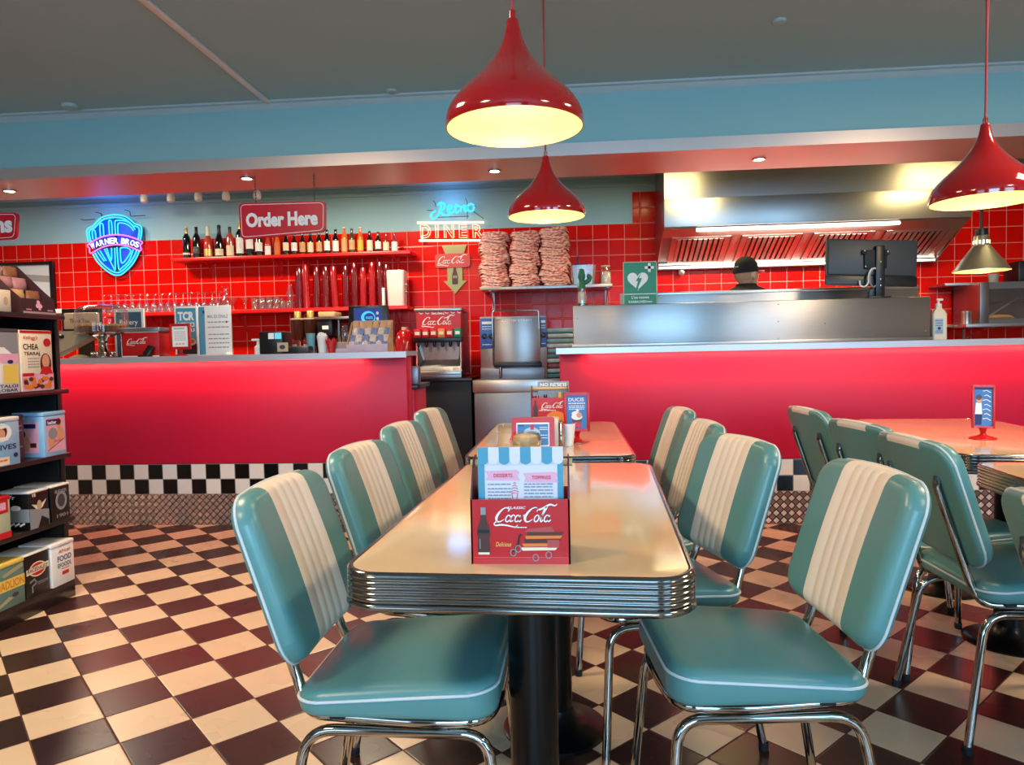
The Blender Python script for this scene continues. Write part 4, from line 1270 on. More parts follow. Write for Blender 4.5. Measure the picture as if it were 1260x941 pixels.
m.build('script_logo', WHITE_P, pn, flat=True)
MB().box(-0.215, 0.205, -0.05, 0.10, 0.315, 0.355, bevel=0.004).build('valve_bar', BLACK, t)
for i in range(6):
    x = -0.18 + i * 0.0705
    c = [RED_PLA, RED_PLA, RED_PLA, ORANGEP, RED_PLA, GREENP][i]
    v = MB().box(x - 0.032, x + 0.032, -0.062, 0.02, 0.352, 0.43, bevel=0.004).build('flavour_valve', [c], t)
    m = MB().at(face_front(x, -0.0625, 0.39)); m.rect(-0.02, 0.02, -0.012, 0.016, 0, 0); m.build('valve_badge', CREAMP if i != 5 else WHITE_P, v, flat=True)
    MB().lathe([(0.012, 0.315), (0.014, 0.295), (0.009, 0.270), (0.001, 0.270)], 12, 0, x, -0.02).build('nozzle', BLACK, v)
m = MB(); m.loft([[(x * s, y, z) for x in (-0.19, 0.19)] + [(x * s, y + 0.02, z) for x in (0.19, -0.19)] for s, y, z in ((1, 0.07, 0.31), (1, 0.08, 0.16), (1, -0.02, 0.10), (1, -0.03, 0.055))]); m.build('splash_plate', STEEL, t)
for s in (-1, 1):
    m = MB(); m.loft([[(s * 0.19, 0.09, 0.31), (s * 0.196, 0.09, 0.31), (s * 0.196, -0.02, 0.31), (s * 0.19, -0.02, 0.31)], [(s * 0.15, 0.085, 0.12), (s * 0.196, 0.09, 0.1), (s * 0.196, -0.045, 0.06), (s * 0.19, -0.045, 0.06)]])
    m.build('side_cheek', STEEL, t)
MB().box(-0.20, 0.20, -0.06, 0.12, 0.03, 0.06, bevel=0.005).build('drip_tray', STEEL, t)
MB().box(-0.22, 0.20, -0.06, 0.45, 0.0, 0.032, bevel=0.004).build('plinth', STEEL_D, t)
MB().box(0.12, 0.17, -0.032, -0.028, 0.075, 0.09).build('maker_plate', CREAMP, t)
t = thing('red_canister', 'red rounded canister standing between the bar end and the drink dispenser', 'canister', (-1.455, 6.25, 0.0))
MB().lathe([(0.001, 0.0), (0.085, 0.0), (0.09, 0.02), (0.09, 1.22), (0.075, 1.30), (0.04, 1.335), (0.001, 1.34)], 24).build('body', RED_GLOSS, t)
MB().lathe([(0.03, 1.332), (0.03, 1.36), (0.001, 1.36)], 14).build('cap', BEIGE, t)

t = thing('steel_cabinet', 'stainless steel base cabinet with a rolled front edge in the counter gap', 'cabinet', (-0.36, 6.5, 0))
MB().box(-0.475, 0.50, -0.37, 0.55, 0.04, 0.78, bevel=0.004).build('body', STEEL_D, t)
MB().box(-0.485, 0.51, -0.40, 0.55, 0.775, 0.885, bevel=0.012).build('worktop', STEEL, t)
MB().box(-0.46, 0.48, -0.35, 0.5, 0, 0.04).build('plinth', BLACK_M, t)
t = thing('press_machine', 'steel kitchen machine with a big front door, wire handle and blue side panels', 'kitchen machine', (-0.49, 6.14, 0.885))
MB().box(-0.29, 0.29, 0.05, 0.62, 0.0, 0.545, bevel=0.01).build('body', STEEL, t)
BLUEM = mat('blue_control_panel', '#3b62a8', 0.4)
for s, x0, x1 in ((0, -0.288, -0.165), (1, 0.235, 0.288)):
    p = MB().box(x0, x1, 0.035, 0.052, 0.27, 0.53, bevel=0.003).build('control_panel', BLUEM, t)
    m = MB().at(face_front((x0 + x1) / 2, 0.0345, 0.49)); w = x1 - x0
    m.rect(-w * .35, w * .35, -0.01, 0.012, 0, 0); m.lines(-w * .35, w * .35, (-0.035, -0.055, -0.19), 0.006, 0, 0); m.build('panel_print', WHITE_P, p, flat=True)
    for kx in ((-0.25, -0.19) if s == 0 else (0.262,)):
        MB().at(face_front(kx, 0.036, 0.375)).lathe([(0.026, 0), (0.025, 0.012), (0.012, 0.015), (0.012, 0.03), (0.001, 0.031)], 8).build('knob', BLACK, p)
MB().box(-0.16, 0.235, 0.0, 0.05, 0.145, 0.525, bevel=0.008).build('door', STEEL_V, t)
m = MB().at(face_front(0.035, -0.001, 0.505)); m.text('COMBI STEAM', 0, 0, 0.26, 0.018, 0, 0, 0.01); m.build('door_lettering', WHITE_P, t, flat=True)
MB().tube(fillet([(-0.175, 0.02, 0.12), (-0.175, 0.0, 0.59), (0.225, 0.0, 0.59), (0.225, 0.02, 0.12)], 0.03, 5), 0.007, 10).build('wire_handle', CHROME, t)
MB().box(-0.17, 0.245, -0.02, 0.05, 0.105, 0.14, bevel=0.006).build('drip_rail', BLACK, t)
MB().box(-0.29, 0.27, 0.02, 0.06, 0.0, 0.10, bevel=0.005).build('base_panel', STEEL_D, t)
MB().tube([(-0.115, 0.0, 0.01), (-0.115, 0.0, 0.105)], 0.012, 10).build('outlet_pipe', CHROME, t)
# folded teal cloths stacked beside the machine
CLA = mat('blue_grey_cloth', '#86b4c0', 0.8, var=0.25, vscale=25); CLB = mat('pale_cloth', '#c3d2d4', 0.8, var=0.25, vscale=25); CLC = mat('red_blue_cloth', '#96606a', 0.8, var=0.3, vscale=25); CLD = mat('dark_teal_cloth', '#5a8a98', 0.8, var=0.25, vscale=25)
z = 0.885
CDES = [('dark teal', CLD), ('pale grey', CLB), ('reddish', CLC), ('pale blue', CLB), ('dark blue green', CLD), ('mid blue', CLA), ('grey blue', CLB), ('teal', CLA), ('pale teal', CLB), ('topmost teal', CLA)]
for k, (nm, mt) in enumerate(CDES):
    h = 0.0425; r = random.Random(k)
    m = MB(); rings = []
    prof = [(-0.5, 0), (-0.495, .25), (-0.5, 0.48), (-0.492, 0.52), (-0.5, .56), (-0.49, 1.0)]
    for j in range(9):
        x = -0.15 + 0.30 * j / 8
        ring = []
        for i in range(24):
            a = 2 * PI * i / 24
            c, d = math.cos(a), math.sin(a); kk = (abs(c) ** 6 + abs(d) ** 6) ** (-1 / 6)
            ring.append((x, c * kk * 0.11 * (1 + r.uniform(-.03, .03)), h / 2 + d * kk * (h / 2 - 0.001) * (1 if abs(c) < .8 else 0.75 + 0.25 * abs(math.sin(a * 6)))))
        rings.append(ring)
    m.loft(rings)
    o = tag(m.build('folded_cloth', mt, None, 60), '%s folded cloth, %s from the top of the stack beside the steel machine' % (nm, O_[9 - k]) if k < 9 else 'teal folded cloth on top of the stack beside the steel machine', 'folded cloth', 'folded cloths in the stack')
    o.location = (-0.055 + 0.012 * ((k * 7) % 3 - 1), 6.32, z); z += h + 0.0008

# ================================================================== THINGS ON AND BEHIND THE BAR
ZW = 1.142
# cake stand
t = thing('cake_stand', 'silver footed cake stand with a clear dome on the bar', 'cake stand', (-3.215, 4.70, ZW))
SILVER = mat('silver', '#cfc6bd', 0.14, 1.0)
MB().lathe([(0.001, 0.0), (0.085, 0.0), (0.088, 0.006), (0.06, 0.022), (0.035, 0.05), (0.026, 0.085), (0.034, 0.10), (0.028, 0.115), (0.045, 0.14), (0.09, 0.158), (0.175, 0.165), (0.18, 0.172), (0.17, 0.174), (0.001, 0.172)], 32).build('pedestal', SILVER, t)
m = MB()
for i in range(8):
    a = 2 * PI * i / 8; m.lathe([(0.001, -0.013), (0.010, -0.008), (0.013, 0.0), (0.010, 0.008), (0.001, 0.013)], 8, 0, math.cos(a) * 0.066, math.sin(a) * 0.066)
    for v in m.v[-40:]: v.z += 0.03
m.build('beading', SILVER, t)
MB().lathe([(0.165, 0.174), (0.166, 0.29), (0.160, 0.325), (0.13, 0.350), (0.06, 0.362), (0.012, 0.366)], 40).build('dome', GLASS_A, t)
MB().lathe([(0.001, 0.365), (0.014, 0.366), (0.020, 0.378), (0.012, 0.392), (0.001, 0.395)], 16).build('dome_knob', GLASS_A, t)
CAKE = mat('brown_cake', '#6a3a1c', 0.8, var=0.4, vscale=50, bump=0.4, bscale=120); CRUMB = mat('golden_crumble', '#c98a45', 0.8, var=0.4, vscale=60, bump=0.5, bscale=150)
cpos = [(-0.10, -0.07), (-0.03, -0.10), (0.05, -0.09), (0.11, -0.05), (-0.11, 0.03), (-0.04, -0.01), (0.035, 0.0), (0.10, 0.05), (-0.05, 0.09), (0.03, 0.09)]
for k, (x, y) in enumerate(cpos):
    r = random.Random(k)
    if k == 0:
        c0 = thing('cake_slice', 'brown crumble topped cake square under the clear dome', 'cake', (0, 0, 0), 0, 'cake squares under the dome')
        MB().box(-0.032, 0.032, -0.028, 0.028, 0, 0.042, bevel=0.006).build('sponge', CAKE, c0)
        m = MB()
        for i in range(16):
            a, b = r.uniform(-.028, .028), r.uniform(-.024, .024); s = r.uniform(.006, .011)
            m.box(a - s, a + s, b - s, b + s, 0.038, 0.042 + s * 1.4, bevel=s * 0.5, seg=1)
        m.build('crumble', CRUMB, c0)
        c = c0
    else: c = copy_thing(c0, (0, 0, 0), 0)
    c.location = (-3.215 + x, 4.70 + y, ZW + 0.1745); c.rotation_euler = (0, 0, r.uniform(-.5, .5))
# red drink box sign
t = thing('drink_box', 'red box with white script logo and a steel lid on the bar', 'box', (-2.93, 4.745, ZW))
MB().box(-0.135, 0.135, -0.07, 0.07, 0.0, 0.17, bevel=0.004).build('body', RED_PLA, t)
MB().box(-0.145, 0.145, -0.08, 0.08, 0.17, 0.20, bevel=0.005).build('lid', STEEL, t)
m = MB().at(face_front(0, -0.0707, 0.09)); cola_logo(m, -0.02, 0.015, 0.15, 0, 0); m.build('script_logo', WHITE_P, t, flat=True)
m = MB().at(face_front(0, -0.0707, 0.09)); m.stroke([(-0.133, -0.088), (-0.133, 0.078), (0.133, 0.078)], 0.004, 0, 0); m.rect(-0.135, 0.135, -0.09, -0.082, 0, 0); m.build('white_edge', WHITE_P, t, flat=True)
t = thing('card_terminal', 'small black card terminal leaning against the red logo box', 'card terminal', (-2.865, 4.62, ZW))
m = MB().at(Matrix.Translation((0, 0, 0)) @ Matrix.Rotation(0.35, 4, 'Y') @ Matrix.Rotation(-0.5, 4, 'X')); m.box(-0.022, 0.022, -0.012, 0.012, 0.01, 0.085, bevel=0.004); m.build('body', BLACK, t)
MB().box(-0.035, 0.035, -0.03, 0.03, 0.0, 0.012, bevel=0.004).build('foot', BLACK, t)
# small sign holders: bar, far table, right table
def sign_holder(name, label, loc, w, h, stem, base, rz=0.0, paint=None):
    t = thing(name, label, 'sign holder', loc, rz)
    f = MB(); fr = 0.12 * w
    z0, z1 = stem, stem + h
    f.box(-w / 2, -w / 2 + fr, -0.008, 0.008, z0, z1, bevel=0.003); f.box(w / 2 - fr, w / 2, -0.008, 0.008, z0, z1, bevel=0.003)
    f.box(-w / 2 + fr - 0.002, w / 2 - fr + 0.002, -0.0075, 0.0075, z0 + 0.0005, z0 + fr); f.box(-w / 2 + fr - 0.002, w / 2 - fr + 0.002, -0.0075, 0.0075, z1 - fr, z1 - 0.0005)
    f.box(-w / 2 + 0.004, w / 2 - 0.004, 0.0005, 0.006, z0 + 0.004, z1 - 0.004)
    f.build('frame', RED_PLA, t)
    MB().lathe([(0.001, 0.0), (base, 0.0), (base, 0.004), (base * 0.8, 0.008), (0.016, 0.014), (0.009, stem * 0.5), (0.012, stem * 0.85), (0.018, stem + 0.002), (0.001, stem + 0.003)], 24).build('foot', RED_PLA, t)
    m = MB().at(face_front(0, 0.0, (z0 + z1) / 2)); mats = paint(m, w - 2 * fr, h - 2 * fr); m.build('insert', mats, t, flat=True)
    return t
def paint_white(m, w, h):
    m.rect(-w / 2, w / 2, -h / 2, h / 2, 0.0005, 0); m.lines(-w * .38, w * .3, (h * .36,), h * .05, 0.001, 1)
    m.lines(-w * .36, w * .36, (h * .22, h * .14, h * .06, -h * .02, -h * .1, -h * .18), h * .022, 0.001, 1)
    for i in range(3): m.ell(-w * .22 + i * w * .2, -h * .36, w * .07, h * .05, 0.001, 2)
    return [WHITE_P, GREYP, PINKP]
sign_holder('sign_holder', 'red framed white notice on a small stand on the bar', (-2.605, 4.61, ZW), 0.145, 0.172, 0.045, 0.045, 0, paint_white)
def paint_poster(m, w, h):
    m.rect(-w / 2, w / 2, -h / 2, h / 2, 0.0005, 0)
    m.text('DUCIS', -w * .02, h * .37, w * .78, h * .11, 0.001, 1, 0.02); m.lines(-w * .42, w * .42, (h * .24,), h * .035, 0.001, 1)
    m.lines(-w * .40, w * .40, (h * .17, h * .12, h * .07), h * .022, 0.001, 1)
    m.poly([(-w * .22, -h * .30), (w * .22, -h * .30), (w * .30, -h * .10), (-w * .28, -h * .10)], 0.001, 2)
    m.poly([(-w * .20, -h * .48), (w * .20, -h * .48), (w * .22, -h * .30), (-w * .22, -h * .30)], 0.0012, 3)
    m.ell(0, -h * .15, w * .28, h * .10, 0.0014, 1); m.ell(-w * .06, -h * .06, w * .2, h * .08, 0.0016, 1); m.ell(w * .12, -h * .1, w * .14, h * .08, 0.0018, 4)
    m.poly([(-w * .08, 0), (w * .14, h * .02), (w * .04, h * .09)], 0.002, 1)
    return [BLUEP, WHITE_P, BROWNP, RED_PLA, SKINP]
def paint_poster_two(m, w, h):
    m.rect(-w / 2, w / 2, -h / 2, h / 2, 0.0005, 0)
    m.rect(-w / 2, w / 2, h * .44, h / 2, 0.0008, 3); m.ell(-w * .22, h * .18, w * .16, h * .10, 0.001, 1); m.ell(-w * .24, h * .24, w * .17, h * .07, 0.0012, 2); m.poly([(-w * .45, -h * .2), (-w * .05, -h * .2), (-w * .1, h * .1), (-w * .4, h * .1)], 0.0009, 4)
    m.poly([(-w * .45, -h * .48), (-w * .1, -h * .48), (-w * .05, -h * .2), (-w * .45, -h * .2)], 0.0009, 3)
    for i in range(7): m.stroke([(-w * .02 + (i % 2) * w * .08, h * .4 - i * h * .12), (w * .2, h * .42 - i * h * .12), (w * .42, h * .36 - i * h * .12)], h * .02, 0.001, 4)
    return [BLUEP, SKINP, BROWNP, NAVYP, WHITE_P]
sign_holder('sign_holder', 'red framed blue drink poster standing on the far table', (0.022, 2.955, 0.75), 0.108, 0.162, 0.042, 0.05, 0, paint_poster)
sign_holder('sign_holder', 'red framed narrow blue poster standing on the right table', (1.588, 2.90, 0.75), 0.078, 0.168, 0.042, 0.048, -0.35, paint_poster_two)
# two menu boards
t = thing('menu_board', 'teal menu board with large white letters and a bowl on the bar', 'menu board', (-2.66, 4.80, ZW))
MB().box(-0.085, 0.082, -0.006, 0.006, 0, 0.345, bevel=0.002).build('board', WHITE, t)
m = MB().at(face_front(-0.0015, -0.0066, 0.172)); m.rect(-0.072, 0.072, -0.16, 0.16, 0, 0); m.text('TCR', 0.0, 0.105, 0.118, 0.062, 0.0005, 1, 0.05); m.text('MERUCI', 0.0, 0.045, 0.118, 0.032, 0.0005, 1, 0.03); m.text('MENU', 0.0, 0.008, 0.118, 0.024, 0.0005, 1, 0.03)
m.poly([(-0.072, -0.16), (0.072, -0.16), (0.072, -0.09), (-0.02, -0.05), (-0.072, -0.10)], 0.0004, 2); m.ell(0.03, -0.075, 0.038, 0.025, 0.0006, 3); m.ell(0.03, -0.07, 0.028, 0.014, 0.0008, 4)
m.build('poster', [TEALP, WHITE_P, BROWNP, CREAMP, ORANGEP], t, flat=True)
t = thing('menu_board', 'white menu board with a teal left edge and grey print on the bar', 'menu board', (-2.455, 4.80, ZW))
MB().box(-0.115, 0.115, -0.006, 0.006, 0, 0.345, bevel=0.002).build('board', WHITE, t)
m = MB().at(face_front(0, -0.0066, 0.172)); m.rect(-0.115, -0.072, -0.165, 0.165, 0, 0); m.text('MAIL ED.CENALZ', 0.022, 0.098, 0.145, 0.022, 0.0005, 1, 0.01); m.lines(-0.05, 0.10, (0.055, 0.02, -0.03, -0.06, -0.09, -0.12), 0.007, 0.0005, 1); m.rect(-0.085, -0.07, 0.12, 0.14, 0.0006, 2); m.ell(0.085, 0.058, 0.006, 0.008, 0.0006, 2)
m.build('print', [TEALP, GREYP, DARK], t, flat=True)
MB().lathe([(0.001, 0), (0.03, 0), (0.028, 0.012), (0.001, 0.02)], 14, 0, 0.10, -0.03).build('foot', WHITE, t)
# dark chalk board behind the cake stand, white till pieces
t = thing('chalk_board', 'dark blue board in a white frame behind the cake dome', 'chalk board', (-3.245, 5.06, 0.915))
MB().box(-0.115, 0.115, -0.01, 0.01, 0.0, 0.585, bevel=0.003).build('frame', WHITE, t)
CHALK = mat('chalk_blue', '#3d6078', 0.7)
m = MB().at(face_front(0, -0.0106, 0.29)); m.rect(-0.098, 0.098, -0.27, 0.27, 0, 0); m.text('Bakery', 0, 0.19, 0.14, 0.05, 0.0005, 1, 0.01); m.lines(-0.07, 0.07, (0.10, 0.06), 0.008, 0.0005, 1); m.build('chalk_face', [CHALK, WHITE_P], t, flat=True)
t = thing('till_display', 'black till screen with a beige customer display at the left of the bar', 'till', (-3.62, 5.08, 0.915))
MB().box(-0.17, 0.12, 0.0, 0.05, 0.36, 0.60, bevel=0.006).build('screen_back', BLACK, t)
d = MB().box(-0.135, 0.135, -0.03, -0.005, 0.445, 0.565, bevel=0.008).build('customer_display', BEIGE, t)
m = MB().at(face_front(0, -0.0306, 0.505)); m.text('Thank You', -0.01, 0, 0.15, 0.03, 0, 0, 0.012); m.build('display_lettering', BLACK, d, flat=True)
MB().box(-0.05, 0.05, 0.0, 0.05, 0.0, 0.38, bevel=0.005).build('stand', BLACK, t)
t = thing('counter_tray', 'sloping beige tray top leaning on the bar below the till display', 'tray', (-3.60, 4.72, ZW))
m = MB(); pts = rpoly([(-0.36, 0.015), (0.0, 0.015), (0.26, 0.135), (0.30, 0.19), (-0.36, 0.19)], 0.02, 4)
m.at(face_front(0, 0.0, 0)); m.prism(pts, -0.10, 0.0); m.build('tray_body', BEIGE, t)
m = MB().at(face_front(0, -0.0006, 0)); m.stroke([(-0.30, 0.045), (-0.18, 0.047)], 0.008, 0, 0); m.build('red_mark', REDP, t, flat=True)
MB().box(-0.04, 0.09, -0.03, 0.02, 0.14, 0.165, bevel=0.006).build('clip', BLACK, t)
tag(MB().lathe([(0.001, 0), (0.06, 0.0), (0.062, 0.008), (0.03, 0.022), (0.001, 0.024)], 18, 0, -3.36, 4.66).build('saucer', BEIGE), 'small beige saucer beside the foot of the cake stand', 'saucer')
for v in bpy.data.objects['saucer'].data.vertices: v.co.z += ZW
# right part of the bar
t = thing('soap_pump', 'white pump dispenser at the left of the card printer on the bar', 'pump bottle', (-2.115, 4.72, ZW))
MB().lathe([(0.001, 0), (0.026, 0), (0.026, 0.05), (0.012, 0.065), (0.010, 0.085), (0.014, 0.09), (0.001, 0.092)], 16).build('bottle', WHITE, t)
MB().box(-0.045, 0.012, -0.010, 0.010, 0.092, 0.106, bevel=0.004).build('pump_head', WHITE, t)
t = thing('receipt_printer', 'black receipt printer with a small blue screen on the bar', 'printer', (-1.905, 4.72, ZW))
MB().box(-0.165, -0.005, -0.09, 0.09, 0, 0.15, bevel=0.008).build('printer_body', BLACK, t)
MB().box(-0.01, 0.17, -0.08, 0.08, 0, 0.05, bevel=0.01).build('cash_tray', BLACK, t)
SCR = emitter('screen_glow', '#5fb4c4', 0.9)
m = MB().at(face_front(-0.055, -0.0906, 0.12)); m.rect(-0.045, -0.005, -0.02, 0.02, 0, 1); m.rect(0.0, 0.045, -0.02, 0.02, 0, 0); m.build('screen', [SCR, WHITE_P], t, flat=True)
m = MB().at(face_front(0.005, -0.0915, 0.045)); m.rect(-0.045, 0.03, -0.03, 0.03, 0, 0); m.ell(-0.01, 0.0, 0.02, 0.015, 0.0005, 1); m.build('sticker', [BEIGE, DARK], t, flat=True)
t = thing('white_cups', 'stack of white paper cups on the bar beside the black printer', 'cup stack', (-1.675, 4.74, ZW))
m = MB(); m.lathe([(0.001, 0.0), (0.026, 0.0), (0.034, 0.095), (0.036, 0.10), (0.034, 0.101), (0.036, 0.108), (0.034, 0.110), (0.036, 0.117), (0.033, 0.12)], 22); m.build('cup', WHITE, t)
m = MB()
for i in range(7):
    a = i * 0.9; m.box(0.02 * math.cos(a) - .008, 0.02 * math.cos(a) + .008, 0.02 * math.sin(a) - 0.003, 0.02 * math.sin(a) + .003, 0.09, 0.128 + 0.006 * (i % 3))
m.build('paper_slips', WHITE, t)
tag(MB().lathe([(0.001, 0.0), (0.022, 0.0), (0.028, 0.10), (0.030, 0.135), (0.027, 0.135)], 18).build('teal_cup', mat('teal_paper_cup', '#5f9aa0', 0.5)), 'teal paper cup just left of the white cups on the bar', 'cup').location = (-1.755, 4.74, ZW)
t = thing('red_tulip_cup', 'small red scalloped cup in front of a grey card box', 'cup', (-1.60, 4.70, ZW))
m = MB(); rings = []
for z, r in ((0, .022), (.04, .028), (.075, .034), (.09, .036)):
    rings.append([((r + (0.004 if z > .05 else 0) * math.sin(6 * 2 * PI * i / 36)) * math.cos(2 * PI * i / 36), (r + (0.004 if z > .05 else 0) * math.sin(6 * 2 * PI * i / 36)) * math.sin(2 * PI * i / 36), z + (0.010 * math.sin(6 * 2 * PI * i / 36) if z > .08 else 0)) for i in range(36)])
m.loft(rings, 0, True, True, False); m.build('body', RED_PLA, t)
t = thing('card_box', 'grey brown card box between the red cup and the snack box', 'box', (-1.535, 4.765, ZW))
MB().box(-0.085, 0.05, -0.04, 0.05, 0, 0.072, bevel=0.003).build('body', mat('taupe_card', '#a98a80', 0.6), t)
MB().box(-0.10, 0.05, -0.052, -0.04, 0, 0.028, bevel=0.002).build('front_lip', mat('lilac_card', '#c9b0c0', 0.6), t)
t = thing('snack_box', 'open card display box of wrapped snacks on the bar end', 'display box', (-1.345, 4.74, ZW))
KRAFT = mat('kraft_card', '#c39a6c', 0.6); LILAC = mat('lilac_printed_card', '#bfa8b4', 0.6, var=0.2, vscale=30)
for s in (-0.14, 0.135):
    m = MB(); m.at(face_right(s, 0, 0)); m.prism([(-0.075, 0), (0.085, 0), (0.085, 0.205), (0.05, 0.205), (-0.075, 0.05)], 0, 0.004); m.build('side_wall', KRAFT, t)
MB().box(-0.14, 0.139, -0.079, -0.075, 0, 0.052, bevel=0.001).build('front_wall', LILAC, t)
MB().box(-0.14, 0.139, 0.083, 0.087, 0, 0.215, bevel=0.001).build('back_wall', KRAFT, t)
SN_A = mat('cream_snack_wrapper', '#d6c0b0', 0.25, var=0.35, vscale=60, coat=0.3); SN_B = mat('blue_snack_wrapper', '#7f86ac', 0.25, var=0.5, vscale=50, coat=0.3); SN_C = mat('tan_snack_wrapper', '#cfa07a', 0.3, var=0.3, vscale=50, coat=0.3)
r = random.Random(3)
for row in range(4):
    for i in range(6):
        mt = SN_C if row == 3 else (SN_B if (row + i) % 2 else SN_A)
        x = -0.115 + i * 0.046 + r.uniform(-.006, .006); y = -0.05 + row * 0.037; zc = 0.04 + row * 0.046
        m = MB(); m.loft([[(c * 0.024 * s, d * 0.008 * (0.3 if abs(k) > 1 else 1), k * 0.017) for c, d in [(math.cos(a), math.sin(a)) for a in [2 * PI * q / 10 for q in range(10)]]] for k, s in ((-2, 1.0), (-1.6, .95), (-1, .9), (0, 1.0), (1, .9), (1.6, .95), (2, 1.0))])
        ds = {0: 'cream', 1: 'blue', 2: 'tan'}[0 if mt is SN_A else (1 if mt is SN_B else 2)]
        o = tag(m.build('snack_packet', mt), '%s wrapped snack in %s row of the card display box' % (ds, ['the front', 'the second', 'the third', 'the back'][row]), 'snack', '%s snack packets, row %d' % (ds, row + 1))
        o.location = (-1.345 + x, 4.74 + y, ZW + zc); o.rotation_euler = (-0.5, r.uniform(-.25, .25), r.uniform(-.2, .2))
t = thing('till_screen', 'black till monitor showing a round blue picture above the snack box', 'till', (-1.44, 5.06, 0.915))
MB().box(-0.145, 0.145, -0.015, 0.02, 0.26, 0.56, bevel=0.006).build('monitor', BLACK, t)
SCRN = emitter('navy_screen', '#3d4f94', 0.55); SCRC = emitter('cyan_screen', '#48b4e8', 0.9)
m = MB().at(face_front(0.0, -0.0156, 0.42)); m.rect(-0.105, 0.10, -0.13, 0.125, 0, 0); m.ell(0.0, 0.055, 0.052, 0.046, 0.0005, 1); m.ell(0.008, 0.055, 0.038, 0.032, 0.0008, 0); m.text('eats', 0.008, 0.055, 0.05, 0.02, 0.001, 1, 0.01); m.ell(0.068, 0.085, 0.010, 0.012, 0.0006, 2); m.ell(0.068, 0.045, 0.010, 0.012, 0.0006, 2)
m.build('screen', [SCRN, SCRC, WHITE_P], t, flat=True)
MB().box(-0.04, 0.04, 0.0, 0.05, 0.0, 0.28, bevel=0.006).build('stand', BLACK, t)
# coffee corner on the back counter
t = thing('coffee_grinder', 'left coffee grinder with a smoky brown hopper behind the bar', 'coffee grinder', (-2.61, 6.72, 0.905))
SMOKE = mat('smoky_hopper', '#3c1d12', 0.12, coat=0.4)
def grinder(t):
    MB().box(-0.055, 0.055, -0.08, 0.10, 0.0, 0.37, bevel=0.012).build('body', MAROONP, t)
    MB().lathe([(0.045, 0.37), (0.055, 0.40), (0.066, 0.45), (0.068, 0.56), (0.069, 0.565)], 22).build('hopper', SMOKE, t)
    MB().lathe([(0.072, 0.565), (0.072, 0.580), (0.001, 0.584)], 22).build('hopper_lid', BEIGE, t)
    MB().box(-0.03, 0.03, -0.13, -0.08, 0.29, 0.33, bevel=0.006).build('dose_spout', STEEL, t)
MAROONP = mat('maroon_enamel', '#5a0e14', 0.25, coat=0.3)
grinder(t)
t = copy_thing(t, (-2.485, 6.72, 0.905), 0, 'right coffee grinder with a smoky brown hopper beside the coffee machine')
for k, (x, h) in enumerate(((-2.64, .055), (-2.53, .06))):
    tag(MB().lathe([(0.001, 0), (0.032, 0), (0.034, h), (0.030, h + .006), (0.001, h + .008)], 16).build('jar_lid' if False else 'coffee_tin', GOLD), '%s small gold tin standing on a coffee grinder' % ('left' if k == 0 else 'right'), 'tin').location = (x if k == 0 else -2.485, 6.72, 0.905 + 0.585)
for o in bpy.data.objects:
    if o.name == 'coffee_tin': o.location.x = -2.61
t = thing('coffee_machine', 'black and maroon coffee machine behind the bar', 'coffee machine', (-2.20, 6.72, 0.905))
MB().box(-0.18, 0.18, -0.02, 0.30, 0.0, 0.50, bevel=0.012).build('body', MAROONP, t)
MB().box(-0.165, -0.02, -0.16, 0.0, 0.40, 0.555, bevel=0.012).build('brew_head', BLACK, t)
m = MB().at(face_front(-0.085, -0.1606, 0.475)); m.rect(-0.03, 0.03, -0.012, 0.022, 0, 0); m.build('badge', WHITE_P, t, flat=True)
MB().box(-0.19, 0.19, -0.18, 0.30, 0.555, 0.58, bevel=0.006).build('cup_rail', STEEL, t)
MB().box(-0.16, 0.0, -0.14, 0.08, 0.58, 0.63, bevel=0.01).build('warming_tray', WOOD, t)
MB().tube(smooth_path([(-0.09, -0.10, 0.40), (-0.09, -0.14, 0.36), (-0.10, -0.19, 0.35)], 4), 0.012, 8).build('filter_handle', BLACK, t)
MB().tube([(0.03, -0.12, 0.55), (0.035, -0.13, 0.34)], 0.012, 8).build('steam_wand', CHROME, t)
MB().lathe([(0.03, 0.33), (0.034, 0.40), (0.036, 0.46), (0.02, 0.50)], 14, 0, 0.09, -0.12).build('syrup_flask', GLASS, t)
m = MB().at(face_front(0.13, -0.021, 0.39)); m.rect(-0.03, 0.03, -0.03, 0.03, 0, 0); m.ell(0.0, -0.004, 0.013, 0.016, 0.0005, 1); m.build('notice', [WHITE_P, DARK], t, flat=True)
for k in range(4):
    t = thing('syrup_bottle', '%s of four dark syrup bottles beside the till monitor' % ['leftmost', 'second', 'third', 'last'][k], 'syrup bottle', (-1.96 + k * 0.062, 6.74, 0.905))
    MB().lathe([(0.001, 0), (0.026, 0), (0.026, 0.42), (0.012, 0.50), (0.011, 0.545)], 14).build('body', [GL_BROWN, GL_DARK][k % 2], t)
    MB().lathe([(0.013, 0.545), (0.013, 0.57), (0.004, 0.575), (0.004, 0.60), (0.001, 0.60)], 10).build('pump', [WHITE, BLACK][k % 2], t)
    MB().lathe([(0.0266, 0.36), (0.0266, 0.41)], 14).build('paper_label', [LAB_W, LAB_C][k % 2], t)
